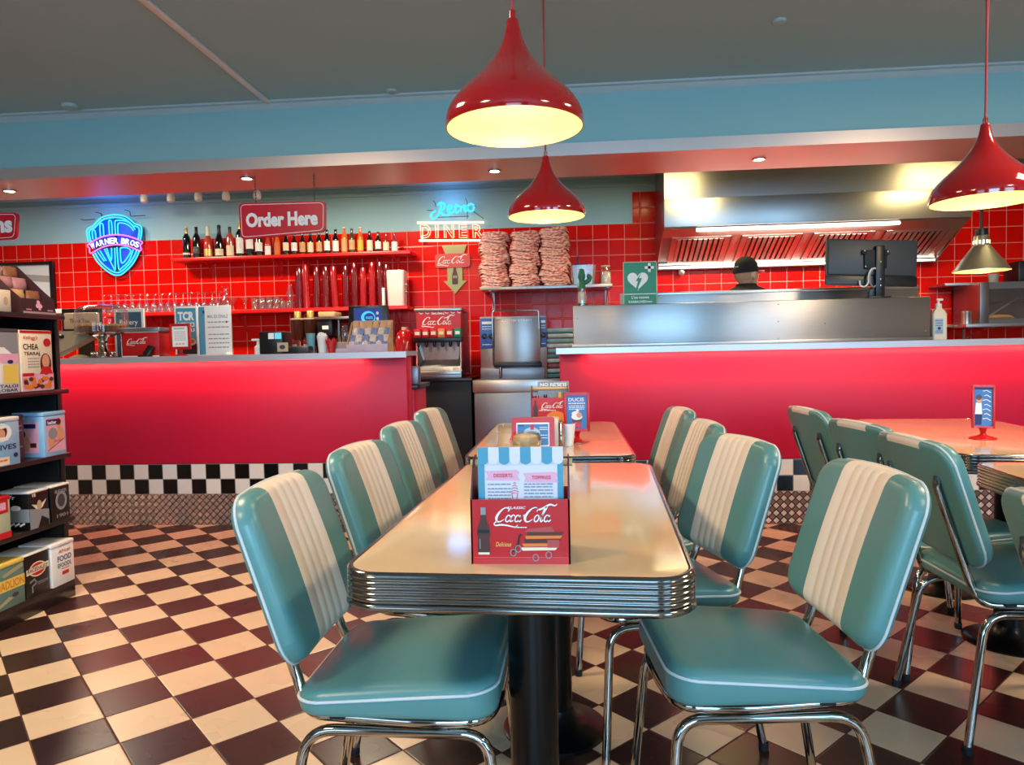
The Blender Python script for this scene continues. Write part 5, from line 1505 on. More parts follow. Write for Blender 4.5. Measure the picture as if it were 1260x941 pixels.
# black framed mirror at far left, its reflection painted on a pale face
t = thing('framed_panel', 'black framed pale mirror on the tiles at the far left', 'mirror', (-5.65, 7.07, 1.90))
m = MB()
for a, b, c, d in ((-0.36, -0.32, -0.26, 0.26), (0.28, 0.32, -0.26, 0.26), (-0.322, 0.282, 0.225, 0.258), (-0.322, 0.282, -0.258, -0.225)): m.box(a, b, -0.025 + 0.001 * (d - c < .1), 0.017, c, d, bevel=0.003)
m.build('frame', BLACK, t)
m = MB().at(face_front(-0.02, -0.002, 0)); m.rect(-0.31, 0.31, -0.24, 0.24, 0, 0); m.poly([(-0.31, 0.16), (0.30, 0.11), (0.30, 0.04), (-0.31, 0.10)], 0.0006, 1); m.build('painted_reflection', [mat('pale_reflection', '#d9dcde', 0.15, coat=0.5), mat('grey_reflection', '#a39c98', 0.3)], t, flat=True)  # reflected ceiling put into the colour as pale face and grey band
tag(MB().box(-5.6, -4.95, 6.80, 7.085, 1.60, 1.645, bevel=0.006).build('wall_ledge', WHITE), 'white wall ledge below the black framed mirror at the far left', 'ledge')

# ================================================================== ON THE TABLES
def menu_crate(name, label, loc, w, d, hf, hs, rz=0.0):
    """card bottle carrier: low front and back, gabled ends, wooden dowel handle"""
    t = thing(name, label, 'bottle carrier', loc, rz)
    m = MB(); m.box(-w / 2, w / 2, 0, 0.003, 0, hf); m.build('front_panel', RED_PLA, t)
    m = MB(); m.box(-w / 2, w / 2, d - 0.003, d, 0, hf); m.build('back_panel', RED_PLA, t)
    MB().box(-w / 2 + .002, w / 2 - .002, 0.003, d - 0.003, 0, 0.003).build('floor_panel', RED_PLA, t)
    for s in (-1, 1):
        m = MB().at(face_right(s * w / 2 - (0.003 if s > 0 else 0), 0, 0))
        m.prism([(0, 0), (d, 0), (d, hf), (d * .62, hs), (d * .38, hs), (0, hf)], 0, 0.003); m.build('end_panel', MAROON, t)
    m = MB(); m.tube([(-w / 2 - 0.006, d / 2, hs - 0.014), (w / 2 + 0.006, d / 2, hs - 0.014)], 0.007, 12); m.build('dowel_handle', WOOD, t)
    return t
t = menu_crate('bottle_carrier', 'red bottle carrier with white script logo standing on the nearest table', (-0.0945, 1.256, 0.75), 0.177, 0.125, 0.116, 0.186)
m = MB().at(face_front(0, -0.0006, 0.058))
cola_logo(m, 0.0105, 0.029, 0.112, 0.0004, 0); m.text('CLASSIC', -0.006, 0.0435, 0.034, 0.0045, 0.0004, 0, 0.01, 0.3); m.lines(-0.012, 0.012, (0.0075,), 0.0016, 0.0004, 0)
bt = [(0.0042, 0.044), (0.0045, 0.030), (0.006, 0.020), (0.0105, 0.008), (0.012, -0.002), (0.0100, -0.012), (0.0112, -0.028), (0.0105, -0.040)]
m.poly([(-0.0655 + x, y) for x, y in bt] + [(-0.0655 - x, y) for x, y in reversed(bt)], 0.0004, 1)
m.rect(-0.0700, -0.0610, 0.031, 0.0445, 0.0007, 2); m.rect(-0.076, -0.055, -0.002, 0.004, 0.0007, 3); m.rect(-0.0755, -0.0555, -0.0405, -0.0365, 0.0007, 4); m.rect(-0.0730, -0.0715, -0.030, -0.012, 0.0008, 2)
for i, (y, c) in enumerate(((-0.0335, 4), (-0.0265, 5), (-0.0195, 6), (-0.0125, 5), (-0.0060, 6))):
    m.poly([(0.004 + i * .002, y), (0.062 + i * .003, y + 0.001), (0.066 + i * .003, y + 0.0062), (0.000 + i * .003, y + 0.0058)], 0.0004, c)
m.rect(0.048, 0.069, -0.028, -0.014, 0.0007, 7); m.poly([(0.008, -0.000), (0.062, 0.000), (0.056, 0.010), (0.014, 0.006)], 0.0004, 7)
for x, y in ((-0.013, -0.037), (-0.004, -0.030), (0.027, -0.046), (0.050, -0.041)):
    m.stroke([(x + 0.005 * math.cos(a), y + 0.006 * math.sin(a)) for a in [2 * PI * k / 14 for k in range(15)]], 0.0016, 0.0009, 2)
m.stroke([(-0.014, -0.036), (-0.004, -0.022), (-0.002, -0.008), (0.002, -0.004)], 0.0035, 0.0008, 3)
m.text('Delicious', -0.030, -0.022, 0.028, 0.008, 0.0004, 8, 0.0, 0.3)
m.stroke([(-0.083, -0.0455), (0.083, -0.0455)], 0.0012, 0.0004, 9)
m.build('front_print', [WHITE_P, BROWNP, GREYP, BLACK, CREAMP, ORANGEP, BROWNP, mat('faded_rose_print', '#b0453f', 0.5), YELLOWP, mat('soft_red_print', '#e05048', 0.5)], t, flat=True)
t = thing('menu_card', 'folded menu card with a scalloped teal and white awning inside the near carrier', 'menu card', (-0.0935, 1.278, 0.7535))
CARD = mat('lilac_white_card', '#d9d3dc', 0.5, var=0.02)
MB().box(-0.077, 0.077, 0, 0.004, 0, 0.203).build('card', CARD, t)
m = MB().at(face_front(0, -0.0006, 0))
m.rect(-0.077, -0.065, 0, 0.20, 0, 0); m.rect(0.0665, 0.077, 0, 0.20, 0, 0)
for sgn, wd, x in ((-1, 'DESSERTS', -0.0315), (1, 'TOPPINGS', 0.0375)):
    y = 0.152 if sgn < 0 else 0.148
    m.poly([(x - 0.031, y - 0.008), (x - 0.028, y), (x - 0.033, y + 0.008), (x + 0.024, y + 0.010), (x + 0.030, y + 0.006), (x + 0.026, y - 0.001), (x + 0.031, y - 0.009)], 0.0004, 2)
    m.text(wd, x, y, 0.034, 0.0068, 0.0008, 3, 0.02)
m.lines(-0.060, -0.018, (0.135, 0.127, 0.121, 0.115, 0.109, 0.096), 0.0022, 0.0004, 4); m.lines(0.006, 0.058, (0.135, 0.130, 0.124, 0.118, 0.112, 0.104, 0.098), 0.0022, 0.0004, 4)
m.stroke([(-0.0165, 0.120), (-0.0125, 0.098), (-0.0095, 0.098), (-0.0055, 0.120), (-0.0165, 0.120)], 0.0012, 0.0005, 3)
for y, w_ in ((0.122, .0075), (0.127, .006), (0.132, .0045), (0.137, .0022)): m.stroke([(-0.011 - w_, y), (-0.011, y + 0.003), (-0.011 + w_, y)], 0.0012, 0.0005, 3)
m.build('card_print', [TEALP, WHITE_P, PINKP, REDP, GREYP], t, flat=True)
for i in range(8):
    w_ = 0.154 / 8; x = -0.077 + (i + 0.5) * w_
    q = [(x - w_ / 2, 0.2035), (x - w_ / 2, 0.180)] + [(x - w_ / 2 * math.cos(PI * k / 8), 0.180 - w_ * 0.42 * math.sin(PI * k / 8)) for k in range(1, 8)] + [(x + w_ / 2, 0.180), (x + w_ / 2, 0.2035)]
    MB().at(face_front(0, -0.0012, 0)).prism(q, 0, 0.0012).build('awning_scallop', [TEALP if i % 2 == 0 else CARD], t)
tag(MB().lathe([(0.001, 0), (0.017, 0), (0.018, 0.01), (0.018, 0.11), (0.010, 0.13), (0.010, 0.138), (0.001, 0.139)], 18).build('sauce_bottle', BLACK), 'black sauce bottle inside the near red carrier, left of the menu card', 'bottle').location = (-0.160, 1.325, 0.7535)
# far carrier
t = menu_crate('bottle_carrier', 'red bottle carrier with a grey notice on top on the far table', (-0.105, 3.45, 0.75), 0.178, 0.125, 0.150, 0.205)
m = MB().at(face_front(0, -0.0006, 0.075)); cola_logo(m, 0.018, 0.036, 0.115, 0.0004, 0); m.poly([(-0.068 + x, y + 0.02) for x, y in bt] + [(-0.068 - x, y + .02) for x, y in reversed(bt)], 0.0004, 1); m.ell(0.03, -0.02, 0.045, 0.03, 0.0004, 2); m.lines(-0.05, 0.03, (0.012,), 0.003, 0.0004, 0)
m.build('front_print', [WHITE_P, BROWNP, ORANGEP], t, flat=True)
t = thing('notice_card', 'grey notice card with white letters on top of the far carrier', 'notice', (-0.088, 3.515, 0.7535))
MB().box(-0.075, 0.078, -0.003, 0.003, 0.0, 0.222).build('card', mat('grey_card', '#8d949b', 0.5), t)
m = MB().at(face_front(0.002, -0.0036, 0.207)); m.text("NO RE'SE'IS", 0, 0, 0.13, 0.017, 0, 0, 0.03); m.build('lettering', WHITE_P, t, flat=True)
for k, (x, mt, ds, h) in enumerate(((-0.165, GL_RED, 'red sauce bottle at the left inside the far carrier', .155), (-0.125, GL_BROWN, 'brown sauce bottle in the middle of the far carrier', .16), (-0.055, LAB_Y, 'yellow sauce bottle at the right inside the far carrier', .17))):
    tag(MB().lathe([(0.001, 0), (0.020, 0), (0.021, 0.01), (0.021, h * .7), (0.009, h * .88), (0.008, h), (0.001, h)], 16).build('sauce_bottle', mt), ds, 'bottle').location = (x, 3.487, 0.7535)
# red landscape frame, napkin holder, amber glass on the front edge of the far table
t = thing('photo_frame', 'wide red frame with a blue drink picture lying back on the far table', 'frame', (-0.147, 2.70, 0.751))
m = MB().at(Matrix.Rotation(-0.18, 4, 'X'))
m.loft([[(x, y, z) for x, z in rrect(0.082, 0.062, 0.008, 4, 0, 0.064)] for y in (0.0, 0.012)]); m.build('frame', RED_PLA, t)
m = MB().at(Matrix.Rotation(-0.18, 4, 'X') @ face_front(0, -0.0006, 0.060)); m.rect(-0.064, 0.062, -0.045, 0.045, 0, 0); m.rect(-0.060, 0.058, -0.041, 0.039, 0.0004, 1); m.ell(-0.005, 0.005, 0.032, 0.022, 0.0008, 2); m.ell(-0.005, -0.002, 0.025, 0.014, 0.0010, 3); m.rect(-0.010, 0.003, 0.018, 0.039, 0.0009, 4); m.lines(-0.055, -0.035, (0.032,), 0.004, 0.001, 5); m.lines(0.025, 0.055, (0.025, 0.017, -0.005, -0.015), 0.003, 0.001, 0)
m.build('picture', [WHITE_P, BLUEP, mat('pale_blue_print', '#a9c4dc', 0.5), TEALP, REDP, NAVYP], t, flat=True)
t = thing('napkin_holder', 'steel napkin holder packed with cream napkins beside the red drink poster', 'napkin holder', (-0.105, 2.83, 0.75))
MB().box(-0.055, 0.055, -0.045, 0.045, 0, 0.112, bevel=0.006).build('napkin_pack', CREAMP, t)
for s in (-1, 1): MB().box(s * 0.062 - 0.005, s * 0.062 + 0.005, -0.05, 0.05, 0, 0.10, bevel=0.003).build('side_plate', CHROME if s > 0 else BLACK, t)
MB().box(-0.066, 0.066, -0.05, 0.05, 0.0, 0.004).build('foot_plate', CHROME, t)
m = MB(); m.add([p for a in [(-2.6 + 2.9 * k / 10) for k in range(11)] for p in ((0.090 + 0.020 * math.cos(a), 0.03 * math.sin(a), 0.0), (0.094 + 0.026 * math.cos(a), 0.034 * math.sin(a), 0.088))], [(2 * k, 2 * k + 2, 2 * k + 3, 2 * k + 1) for k in range(10)])
o = m.build('paper_sleeve', WHITE); tag(o, 'curled white paper sleeve leaning at the side of the napkin holder', 'paper'); o.location = (-0.105, 2.83, 0.751)
t = thing('amber_bowl', 'faceted glass bowl with amber contents behind the teal awning card', 'bowl', (-0.168, 2.595, 0.75))
MB().lathe([(0.001, 0.0), (0.030, 0.0), (0.036, 0.006), (0.056, 0.04), (0.060, 0.055), (0.050, 0.078), (0.046, 0.080)], 10).build('glass_body', GLASS, t, 10)
MB().lathe([(0.001, 0.006), (0.030, 0.006), (0.048, 0.04), (0.046, 0.068), (0.030, 0.074), (0.001, 0.076)], 14).build('contents', mat('amber_filling', '#f0c088', 0.5, var=0.3, vscale=30), t)

# ================================================================== DISPLAY RACK AT THE LEFT
RACKM = mat('rack_black', '#120d0e', 0.35, coat=0.2)
t = thing('display_rack', 'black display rack of gift tins cut off by the left edge', 'rack', (-2.62, 2.62, 0))
Y0, Y1 = -0.72, 0.60
for nm, b in (('back_panel', (-0.26, -0.235, Y0, Y1, 0.0, 1.325)), ('side_panel', (-0.235, 0.185, Y1 - 0.025, Y1, 0.086, 1.320)), ('side_panel', (-0.26, 0.20, Y0, Y0 + 0.025, 0.0, 1.325)), ('plinth', (-0.26, 0.225, Y0, Y1 - 0.005, 0.0, 0.086))):
    MB().box(*b, bevel=0.003).build(nm, RACKM, t)
for z, xf in ((0.086, 0.222), (0.385, 0.232), (0.690, 0.232), (0.995, 0.235), (1.342, 0.235)):
    MB().box(-0.26, xf, Y0, Y1 + (0.004 if z < 1.3 else 0.0), z - 0.022 if z > .1 else z - 0.008, z, bevel=0.003).build('shelf_board', RACKM, t)
MB().box(0.185, 0.20, Y1 - 0.025, Y1 + 0.002, 0.086, 1.32, bevel=0.003).build('corner_post', RACKM, t)
XF = -2.386
def tin(name, label, y0, y1, z0, h, body, depth=0.12, lid=None, paint=None, side=None, x=XF, cat='tin', lidh=0.018):
    """upright box on the rack: local frame has X to the room, Y along the rack"""
    y0, y1 = y0 * 0.9862, min(y1 * 0.9862, 3.193)
    t = thing(name, label, cat, (x, (y0 + y1) / 2, z0))
    w = (y1 - y0) / 2
    MB().box(-depth, 0, -w, w, 0, h - (lidh if lid else 0), bevel=0.004).build('body', body, t)
    if lid:
        MB().box(-depth - 0.002, 0.002, -w - 0.002, w + 0.002, h - lidh, h, bevel=0.005).build('lid', lid, t)
    if paint:
        m = MB().at(face_right(0.0006, 0, h / 2)); mats = paint(m, w, h / 2); m.build('front_print', mats, t, flat=True)
    if side:
        m = MB().at(face_front(-depth / 2, -w - 0.0006, h / 2)); mats = side(m, depth / 2, h / 2); m.build('side_print', mats, t, flat=True)
    return t
def p_cereal(m, w, h):
    m.rect(-w, w, h * .90, h * .99, 0.0003, 1); m.rect(-w, w, -h * .97, -h * .42, 0.0003, 5)
    m.text("Kellogg's", -w * .38, h * .74, w * .9, h * .16, 0.0006, 1, 0.01, 0.3)
    m.text('CHEA', -w * .38, h * .46, w * .95, h * .19, 0.0006, 2, 0.02); m.text('TEARAJ', -w * .33, h * .22, w * 1.0, h * .15, 0.0006, 2, 0.02)
    m.ell(w * .66, h * .60, w * .24, h * .14, 0.0006, 1); m.lines(-w * .6, w * .1, (h * .06, -h * .04, -h * .13, -h * .22), h * .03, 0.0006, 6)
    m.ell(w * .52, -h * .12, w * .36, h * .36, 0.0006, 3); m.ell(w * .52, -h * .02, w * .24, h * .23, 0.0009, 4); m.poly([(w * .1, -h * .45), (w * .95, -h * .45), (w * .8, -h * .2), (w * .3, -h * .2)], 0.0010, 1)
    m.rect(-w * .95, -w * .25, -h * .5, -h * .40, 0.0009, 1)
    rr = random.Random(5)
    for i in range(26): m.ell(rr.uniform(-w * .8, w * .85), rr.uniform(-h * .9, -h * .58), w * .14, h * .07, 0.0010 + i * 0.00005, 7 if i % 3 else 3)
    return [CREAMP, REDP, BLACK, BROWNP, SKINP, PINKP, GREYP, ORANGEP]
def p_spine(m, w, h):
    m.lines(-w * .3, w * .3, [h * (.6 - .12 * i) for i in range(8)], h * .05, 0.0003, 0); m.rect(-w * .6, w * .6, -h * .5, -h * .25, 0.0003, 1)
    return [BROWNP, PINKP]
Z1 = 0.995
tin('cereal_box', 'cream retro cereal box with a smiling woman on the upper rack shelf', 2.975, 3.170, Z1, 0.272, CREAMP, 0.055, None, p_cereal, p_spine, cat='cereal box')
def p_car(m, w, h):
    m.rect(-w * .95, w * .95, h * .1, h * .95, 0.0003, 0); m.rect(-w * .95, w * .95, -h * .05, h * .22, 0.0005, 1); m.ell(-w * .5, -h * .03, w * .16, h * .06, 0.0008, 3); m.ell(w * .5, -h * .03, w * .16, h * .06, 0.0008, 3)
    m.poly([(-w * .7, h * .22), (w * .6, h * .22), (w * .2, h * .42), (-w * .4, h * .42)], 0.0006, 2); m.ell(-w * .3, h * .55, w * .3, h * .25, 0.0008, 4)
    m.rect(-w * .95, 0, -h * .7, -h * .12, 0.0004, 2); m.rect(w * .1, w * .9, -h * .7, -h * .12, 0.0004, 5); m.text('NOSTALGI', 0, -h * .78, w * 1.7, h * .10, 0.0006, 3, 0.02); m.text('RETROBAR', 0, -h * .91, w * 1.7, h * .10, 0.0006, 3, 0.02)
    return [GREYP, PINKP, WHITE_P, NAVYP, SKINP, YELLOWP]
tin('gift_tin', 'pale tin with a pink car and grey pictures on the upper rack shelf', 2.760, 2.965, Z1, 0.275, WHITE, 0.12, DARK, p_car)
Z2 = 0.690
def p_pin(m, w, h):
    m.rect(-w * .80, w * .86, -h * .80, h * .72, 0.0003, 0); m.text('bather', -w * .25, h * .52, w * .8, h * .16, 0.0008, 5, 0.03); m.rect(-w * .78, w * .22, h * .40, h * .66, 0.0005, 6)
    m.ell(w * .35, h * .42, w * .20, h * .22, 0.0006, 1); m.ell(w * .33, h * .52, w * .22, h * .15, 0.0008, 2); m.ell(w * .45, -h * .05, w * .38, h * .30, 0.0006, 1); m.ell(-w * .22, h * .02, w * .40, h * .26, 0.0007, 3); m.ell(-w * .35, -h * .35, w * .30, h * .36, 0.0006, 1)
    m.poly([(-w * .8, -h * .8), (w * .86, -h * .8), (w * .86, -h * .25)], 0.0009, 0); m.stroke([(-w * .75, -h * .74), (w * .86, -h * .25)], h * .03, 0.001, 2); m.text('Bather', w * .2, -h * .32, w * .7, h * .14, 0.0011, 4, 0, 0.3)
    return [PINKP, SKINP, BROWNP, GREYP, REDP, WHITE_P, NAVYP]
def p_pin_side(m, w, h):
    m.rect(-w * .75, w * .65, -h * .8, h * .6, 0.0003, 0); m.ell(-w * .35, h * .05, w * .18, h * .16, 0.0006, 1); m.poly([(-w * .5, -h * .7), (0, -h * .7), (w * .15, -h * .3), (-w * .2, h * .1), (-w * .5, 0)], 0.0005, 2); m.rect(w * .1, w * .5, -h * .55, -h * .35, 0.0006, 1); m.rect(-w * .5, w * .5, h * .30, h * .5, 0.0006, 3)
    return [PINKP, BROWNP, SKINP, NAVYP]
tin('gift_tin', 'light blue tin with a bathing woman at the right end of the second rack shelf', 3.090, 3.234, Z2, 0.205, PALEBLUE, 0.15, PALEBLUE, p_pin, p_pin_side)
def p_plum(m, w, h):
    m.lines(-w * .6, w * .6, (h * .5, h * .3, -h * .4), h * .06, 0.0003, 0); return [GREYP]
tin('gift_tin', 'dark plum tin between two blue tins on the second rack shelf', 2.940, 3.010, Z2, 0.205, MAROON, 0.14, MAROON, p_plum, x=XF - 0.03)
def p_lives(m, w, h):
    m.ell(-w * .1, h * .38, w * .62, h * .38, 0.0003, 0); m.ell(-w * .1, h * .42, w * .34, h * .28, 0.0006, 1); m.ell(-w * .1, h * .34, w * .22, h * .20, 0.0009, 2); m.ell(-w * .1, h * .62, w * .40, h * .07, 0.0010, 0); m.poly([(-w * .5, h * .05), (w * .3, h * .05), (w * .1, h * .2), (-w * .3, h * .2)], 0.0010, 0)
    m.text('T.LIVES', -w * .1, -h * .22, w * 1.7, h * .22, 0.0006, 3, 0.02); m.rect(-w, w * .3, -h * .95, -h * .62, 0.0004, 4); m.lines(-w * .9, w * .2, (-h * .8,), h * .08, 0.0006, 5); m.ell(w * .7, -h * .6, w * .14, h * .10, 0.0006, 3)
    return [WHITE_P, BROWNP, SKINP, NAVYP, CREAMP, ORANGEP]
tin('gift_tin', 'blue and white tin with a portrait and dark letters on the second rack shelf', 2.750, 2.933, Z2, 0.205, PALEBLUE, 0.14, WHITE, p_lives, x=XF + 0.01)
Z3 = 0.385
def p_medal(m, w, h):
    m.ell(w * .05, h * .1, w * .62, h * .52, 0.0003, 0); m.ell(w * .05, h * .1, w * .40, h * .36, 0.0006, 1); m.text('RIDER', w * .05, h * .62, w * 1.3, h * .2, 0.0006, 0, 0.03); m.text('1901', w * .1, -h * .72, w * 1.2, h * .2, 0.0006, 0, 0.02)
    return [GREYP, DARK]
tin('gift_tin', 'black tin with a round grey medal at the right end of the third rack shelf', 3.115, 3.239, Z3, 0.168, BLACK, 0.18, WHITE, p_medal, lidh=0.010)
def p_wing(m, w, h):
    m.poly([(-w, -h), (w, -h), (w, -h * .15), (-w, h * .1)], 0.0003, 1); m.text('V8', -w * .55, h * .78, w * .4, h * .2, 0.0008, 0, 0.03)
    m.poly([(-w * .8, h * .32), (-w * .2, h * .22), (w * .2, h * .24), (w * .8, h * .45), (w * .3, h * .02), (-w * .3, 0)], 0.0006, 0); m.ell(0, h * .2, w * .25, h * .26, 0.0008, 2); m.poly([(-w * .2, -h), (w * .95, -h), (w * .95, -h * .7), (w * .2, -h * .4)], 0.0007, 3)
    return [CREAMP, GREYP, BEIGE, BLACK]
def p_wing_side(m, w, h):
    m.rect(-w * .55, w, -h * .6, h * .1, 0.0003, 1); m.text('Vr', -w * .05, h * .72, w * .5, h * .22, 0.0006, 0, 0.03); m.ell(w * .2, h * .15, w * .3, h * .14, 0.0006, 0)
    for i in range(4): m.stroke([(-w * .5 + i * w * .3, -h * .8), (-w * .2 + i * w * .3, -h * .65)], h * .1, 0.0006, 0)
    return [WHITE_P, GREYP]
tin('gift_tin', 'black tin with a winged badge in the middle of the third rack shelf', 2.980, 3.098, Z3, 0.168, BLACK, 0.16, WHITE, p_wing, p_wing_side, lidh=0.010)
def p_redw(m, w, h):
    m.rect(-w, w, -h, -h * .7, 0.0003, 1); m.rect(-w * .2, w * .8, h * .2, h * .8, 0.0003, 1); m.rect(0, w * .6, h * .35, h * .7, 0.0006, 0); return [PINKP, REDP]
tin('gift_tin', 'pale green tin with red ends at the left edge of the third rack shelf', 2.745, 2.872, Z3, 0.180, mat('pale_green_tin', '#b9c2a4', 0.4), 0.12, REDP, p_redw)
Z4 = 0.086
def p_food(m, w, h):
    m.text('African', w * .1, h * .58, w * 1.1, h * .18, 0.0004, 0, 0.01, 0.3); m.text('FOOD', w * .1, h * .24, w * 1.25, h * .26, 0.0004, 1, 0.02); m.text('EFOODL', w * .1, -h * .08, w * 1.25, h * .20, 0.0004, 1, 0.015); m.rect(-w * .15, w * .45, -h * .55, -h * .38, 0.0004, 0); m.lines(-w * .2, w * .5, (-h * .28,), h * .04, 0.0004, 0); m.lines(-w * .4, w * .6, (h * .8,), h * .03, 0.0004, 2)
    return [REDP, NAVYP, GREYP]
tin('gift_tin', 'white tin with red and navy letters at the right end of the bottom rack shelf', 3.090, 3.246, Z4, 0.200, WHITE, 0.16, WHITE, p_food, x=XF + 0.008)
def p_race(m, w, h):
    m.ell(0, h * .22, w * .72, h * .34, 0.0003, 0); m.ell(0, h * .22, w * .64, h * .28, 0.0006, 1); m.poly([(-w * .95, h * .05), (w * .95, h * .15), (w * .95, h * .42), (-w * .95, h * .32)], 0.0008, 0); m.text('RACEDAUST', 0, h * .235, w * 1.7, h * .18, 0.0011, 2, 0.02)
    m.stroke([(-w * .7, -h * .3), (-w * .3, -h * .2), (-w * .2, -h * .4), (-w * .5, -h * .5), (-w * .5, -h * .8)], h * .08, 0.0005, 3); m.text('Premium', w * .25, -h * .40, w * 1.1, h * .22, 0.0005, 3, 0.0, 0.3)
    return [CREAMP, REDP, BROWNP, GREYP]
tin('gift_tin', 'black tin with a red and cream oval badge on the bottom rack shelf', 2.938, 3.082, Z4, 0.195, BLACK, 0.16, WHITE, p_race, lidh=0.006)
def p_road(m, w, h):
    m.rect(-w, w, -h * .22, h * .28, 0.0003, 0); m.text('ROADLION', w * .0, h * .03, w * 1.9, h * .36, 0.0006, 1, 0.02); m.ell(w * .4, -h * .5, w * .2, h * .1, 0.0004, 2); m.poly([(-w, -h * .9), (0, -h * .5), (w * .3, -h * .6), (-w, -h)], 0.0004, 3); m.poly([(-w * .4, h * .5), (w * .9, h * .8), (w * .9, h * .6), (-w * .2, h * .38)], 0.0004, 3)
    return [YELLOWP, ORANGEP, DARK, mat('olive_print', '#a8a07a', 0.5)]
tin('gift_tin', 'green tin with orange letters and a yellow lid on the bottom rack shelf', 2.745, 2.932, Z4, 0.195, mat('sea_green_tin', '#5d8074', 0.4), 0.16, YELLOWP, p_road)
# on top of the rack
ZT = 1.342
t = thing('treat_display', 'dark brown counter display with a pale clover and stepped treat bags on the rack', 'display box', (-2.52, 3.085, ZT))
BRC = mat('dark_brown_card', '#3a1c20', 0.5)
for s in (-0.105, 0.101):
    m = MB().at(Matrix.Translation((0, s, 0)) @ Matrix(((1, 0, 0, 0), (0, 0, 1, 0), (0, 1, 0, 0), (0, 0, 0, 1)))); m.prism([(-0.10, 0), (0.115, 0), (0.105, 0.07), (0.06, 0.11), (-0.07, 0.235), (-0.10, 0.235)], 0, 0.004); m.build('side_wall', BRC, t)
m = MB(); m.loft([[(0.115, -0.101, 0.0), (0.115, 0.101, 0.0), (0.111, 0.101, 0.0), (0.111, -0.101, 0.0)], [(0.105, -0.101, 0.068), (0.105, 0.101, 0.068), (0.101, 0.101, 0.068), (0.101, -0.101, 0.068)]]); m.build('front_lip', BRC, t)
m = MB().at(face_right(0.1115, 0, 0.034) @ Matrix.Rotation(-0.145, 4, 'X'))
for a in range(3): m.ell(0.011 * math.cos(a * 2 * PI / 3 + PI / 2), 0.008 + 0.011 * math.sin(a * 2 * PI / 3 + PI / 2), 0.0105, 0.010, 0.0012 + a * .0002, 0)
m.poly([(-0.008, -0.016), (0.008, -0.016), (0.0, 0.008)], 0.0018, 0); m.rect(-0.10, 0.10, -0.034, -0.024, 0.0006, 1); m.lines(-0.08, -0.05, (-0.018,), 0.005, 0.0010, 0); m.lines(0.05, 0.085, (-0.018,), 0.005, 0.0010, 0)
m.build('clover_print', [PINKP, mat('dusty_pink_print', '#b08a88', 0.5)], t, flat=True)
for x, z0, h in ((0.05, 0.0, 0.055), (-0.01, 0.0, 0.115), (-0.065, 0.0, 0.170)): MB().box(x - 0.028, x + 0.028, -0.10, 0.10, z0, h).build('step', BRC, t)
BAGA = mat('tan_treat_bag', '#c69a6c', 0.35, var=0.35, vscale=60, coat=0.2); BAGB = mat('rose_treat_bag', '#b0787a', 0.35, var=0.35, vscale=60, coat=0.2); BAGC = mat('brown_treat_bag', '#8a5638', 0.35, var=0.35, vscale=60, coat=0.2)
BG = [(0.048, -0.05, 0.056, BAGA, 'tan treat bag at the front left of the brown display'), (0.048, 0.045, 0.056, BAGC, 'brown treat bag at the front right of the brown display'), (-0.008, -0.05, 0.116, BAGB, 'rose treat bag on the middle left step of the brown display'), (-0.008, 0.035, 0.116, BAGB, 'rose treat bag on the middle right step of the brown display'), (-0.062, -0.045, 0.171, BAGA, 'tan treat bag on the top left step of the brown display'), (-0.062, 0.05, 0.171, BAGC, 'brown treat bag on the top right step of the brown display')]
for x, y, z, mt, lab in BG:
    m = MB(); m.loft([[(c * 0.018 * f, d * 0.042 * s, zz) for c, d in [(math.cos(a), math.sin(a)) for a in [2 * PI * q / 16 for q in range(16)]]] for zz, s, f in ((0, .9, .9), (.008, 1, 1.1), (.03, 1, 1.0), (.045, .95, .5), (.055, 1.0, .12))])
    o = tag(m.build('treat_bag', mt), lab, 'treat bag', 'treat bags in the brown display'); o.location = (-2.52 + x, 3.085 + y, ZT + z)
t = thing('cream_carton', 'cream carton with pink print on top of the rack at the left edge', 'carton', (-2.47, 2.86, ZT))
MB().box(-0.06, 0.06, -0.07, 0.065, 0, 0.095, bevel=0.003).build('body', CREAMP, t)
m = MB().at(face_right(0.0606, 0.0, 0.047)); m.rect(-0.05, 0.0, -0.03, 0.02, 0, 0); m.ell(0.035, 0.0, 0.012, 0.018, 0, 1); m.build('carton_print', [PINKP, BEIGE], t, flat=True)
t = thing('peach_disc', 'round peach card sign rising behind the cream carton on the rack', 'card sign', (-2.56, 2.87, ZT))
m = MB().at(face_right(0, 0, 0.14)); m.prism([(0.085 * math.cos(2 * PI * i / 36), 0.085 * math.sin(2 * PI * i / 36)) for i in range(36)], 0, 0.006); m.build('disc', SKINP, t)
MB().box(-0.004, 0.0, -0.03, 0.03, 0, 0.07).build('card_foot', SKINP, t)

# ================================================================== KITCHEN SIDE
t = thing('order_monitor', 'black order monitor seen from behind on a pole above the steel screen', 'monitor', (1.955, 4.86, 1.418))
mx = Matrix.Translation((-0.005, -0.03, 0.232)) @ Matrix.Rotation(0.05, 4, 'Y') @ Matrix.Rotation(-0.05, 4, 'X')
m = MB().at(mx); m.box(-0.285, 0.285, 0.0, 0.022, -0.15, 0.15, bevel=0.006); m.box(-0.275, 0.275, -0.016, 0.002, -0.085, 0.145, bevel=0.010); m.build('screen_back', DARK, t)
m = MB().at(mx); m.box(-0.285, 0.285, -0.008, 0.004, -0.150, -0.088, bevel=0.003); m.build('lower_bezel', BLACK, t)
m = MB().at(mx); m.box(-0.28, 0.28, 0.022, 0.026, -0.145, 0.145); m.build('screen_face', BLACK, t)
m = MB(); m.box(0.005, 0.062, -0.075, -0.035, 0.0, 0.335, bevel=0.006); m.build('pole', BLACK, t)
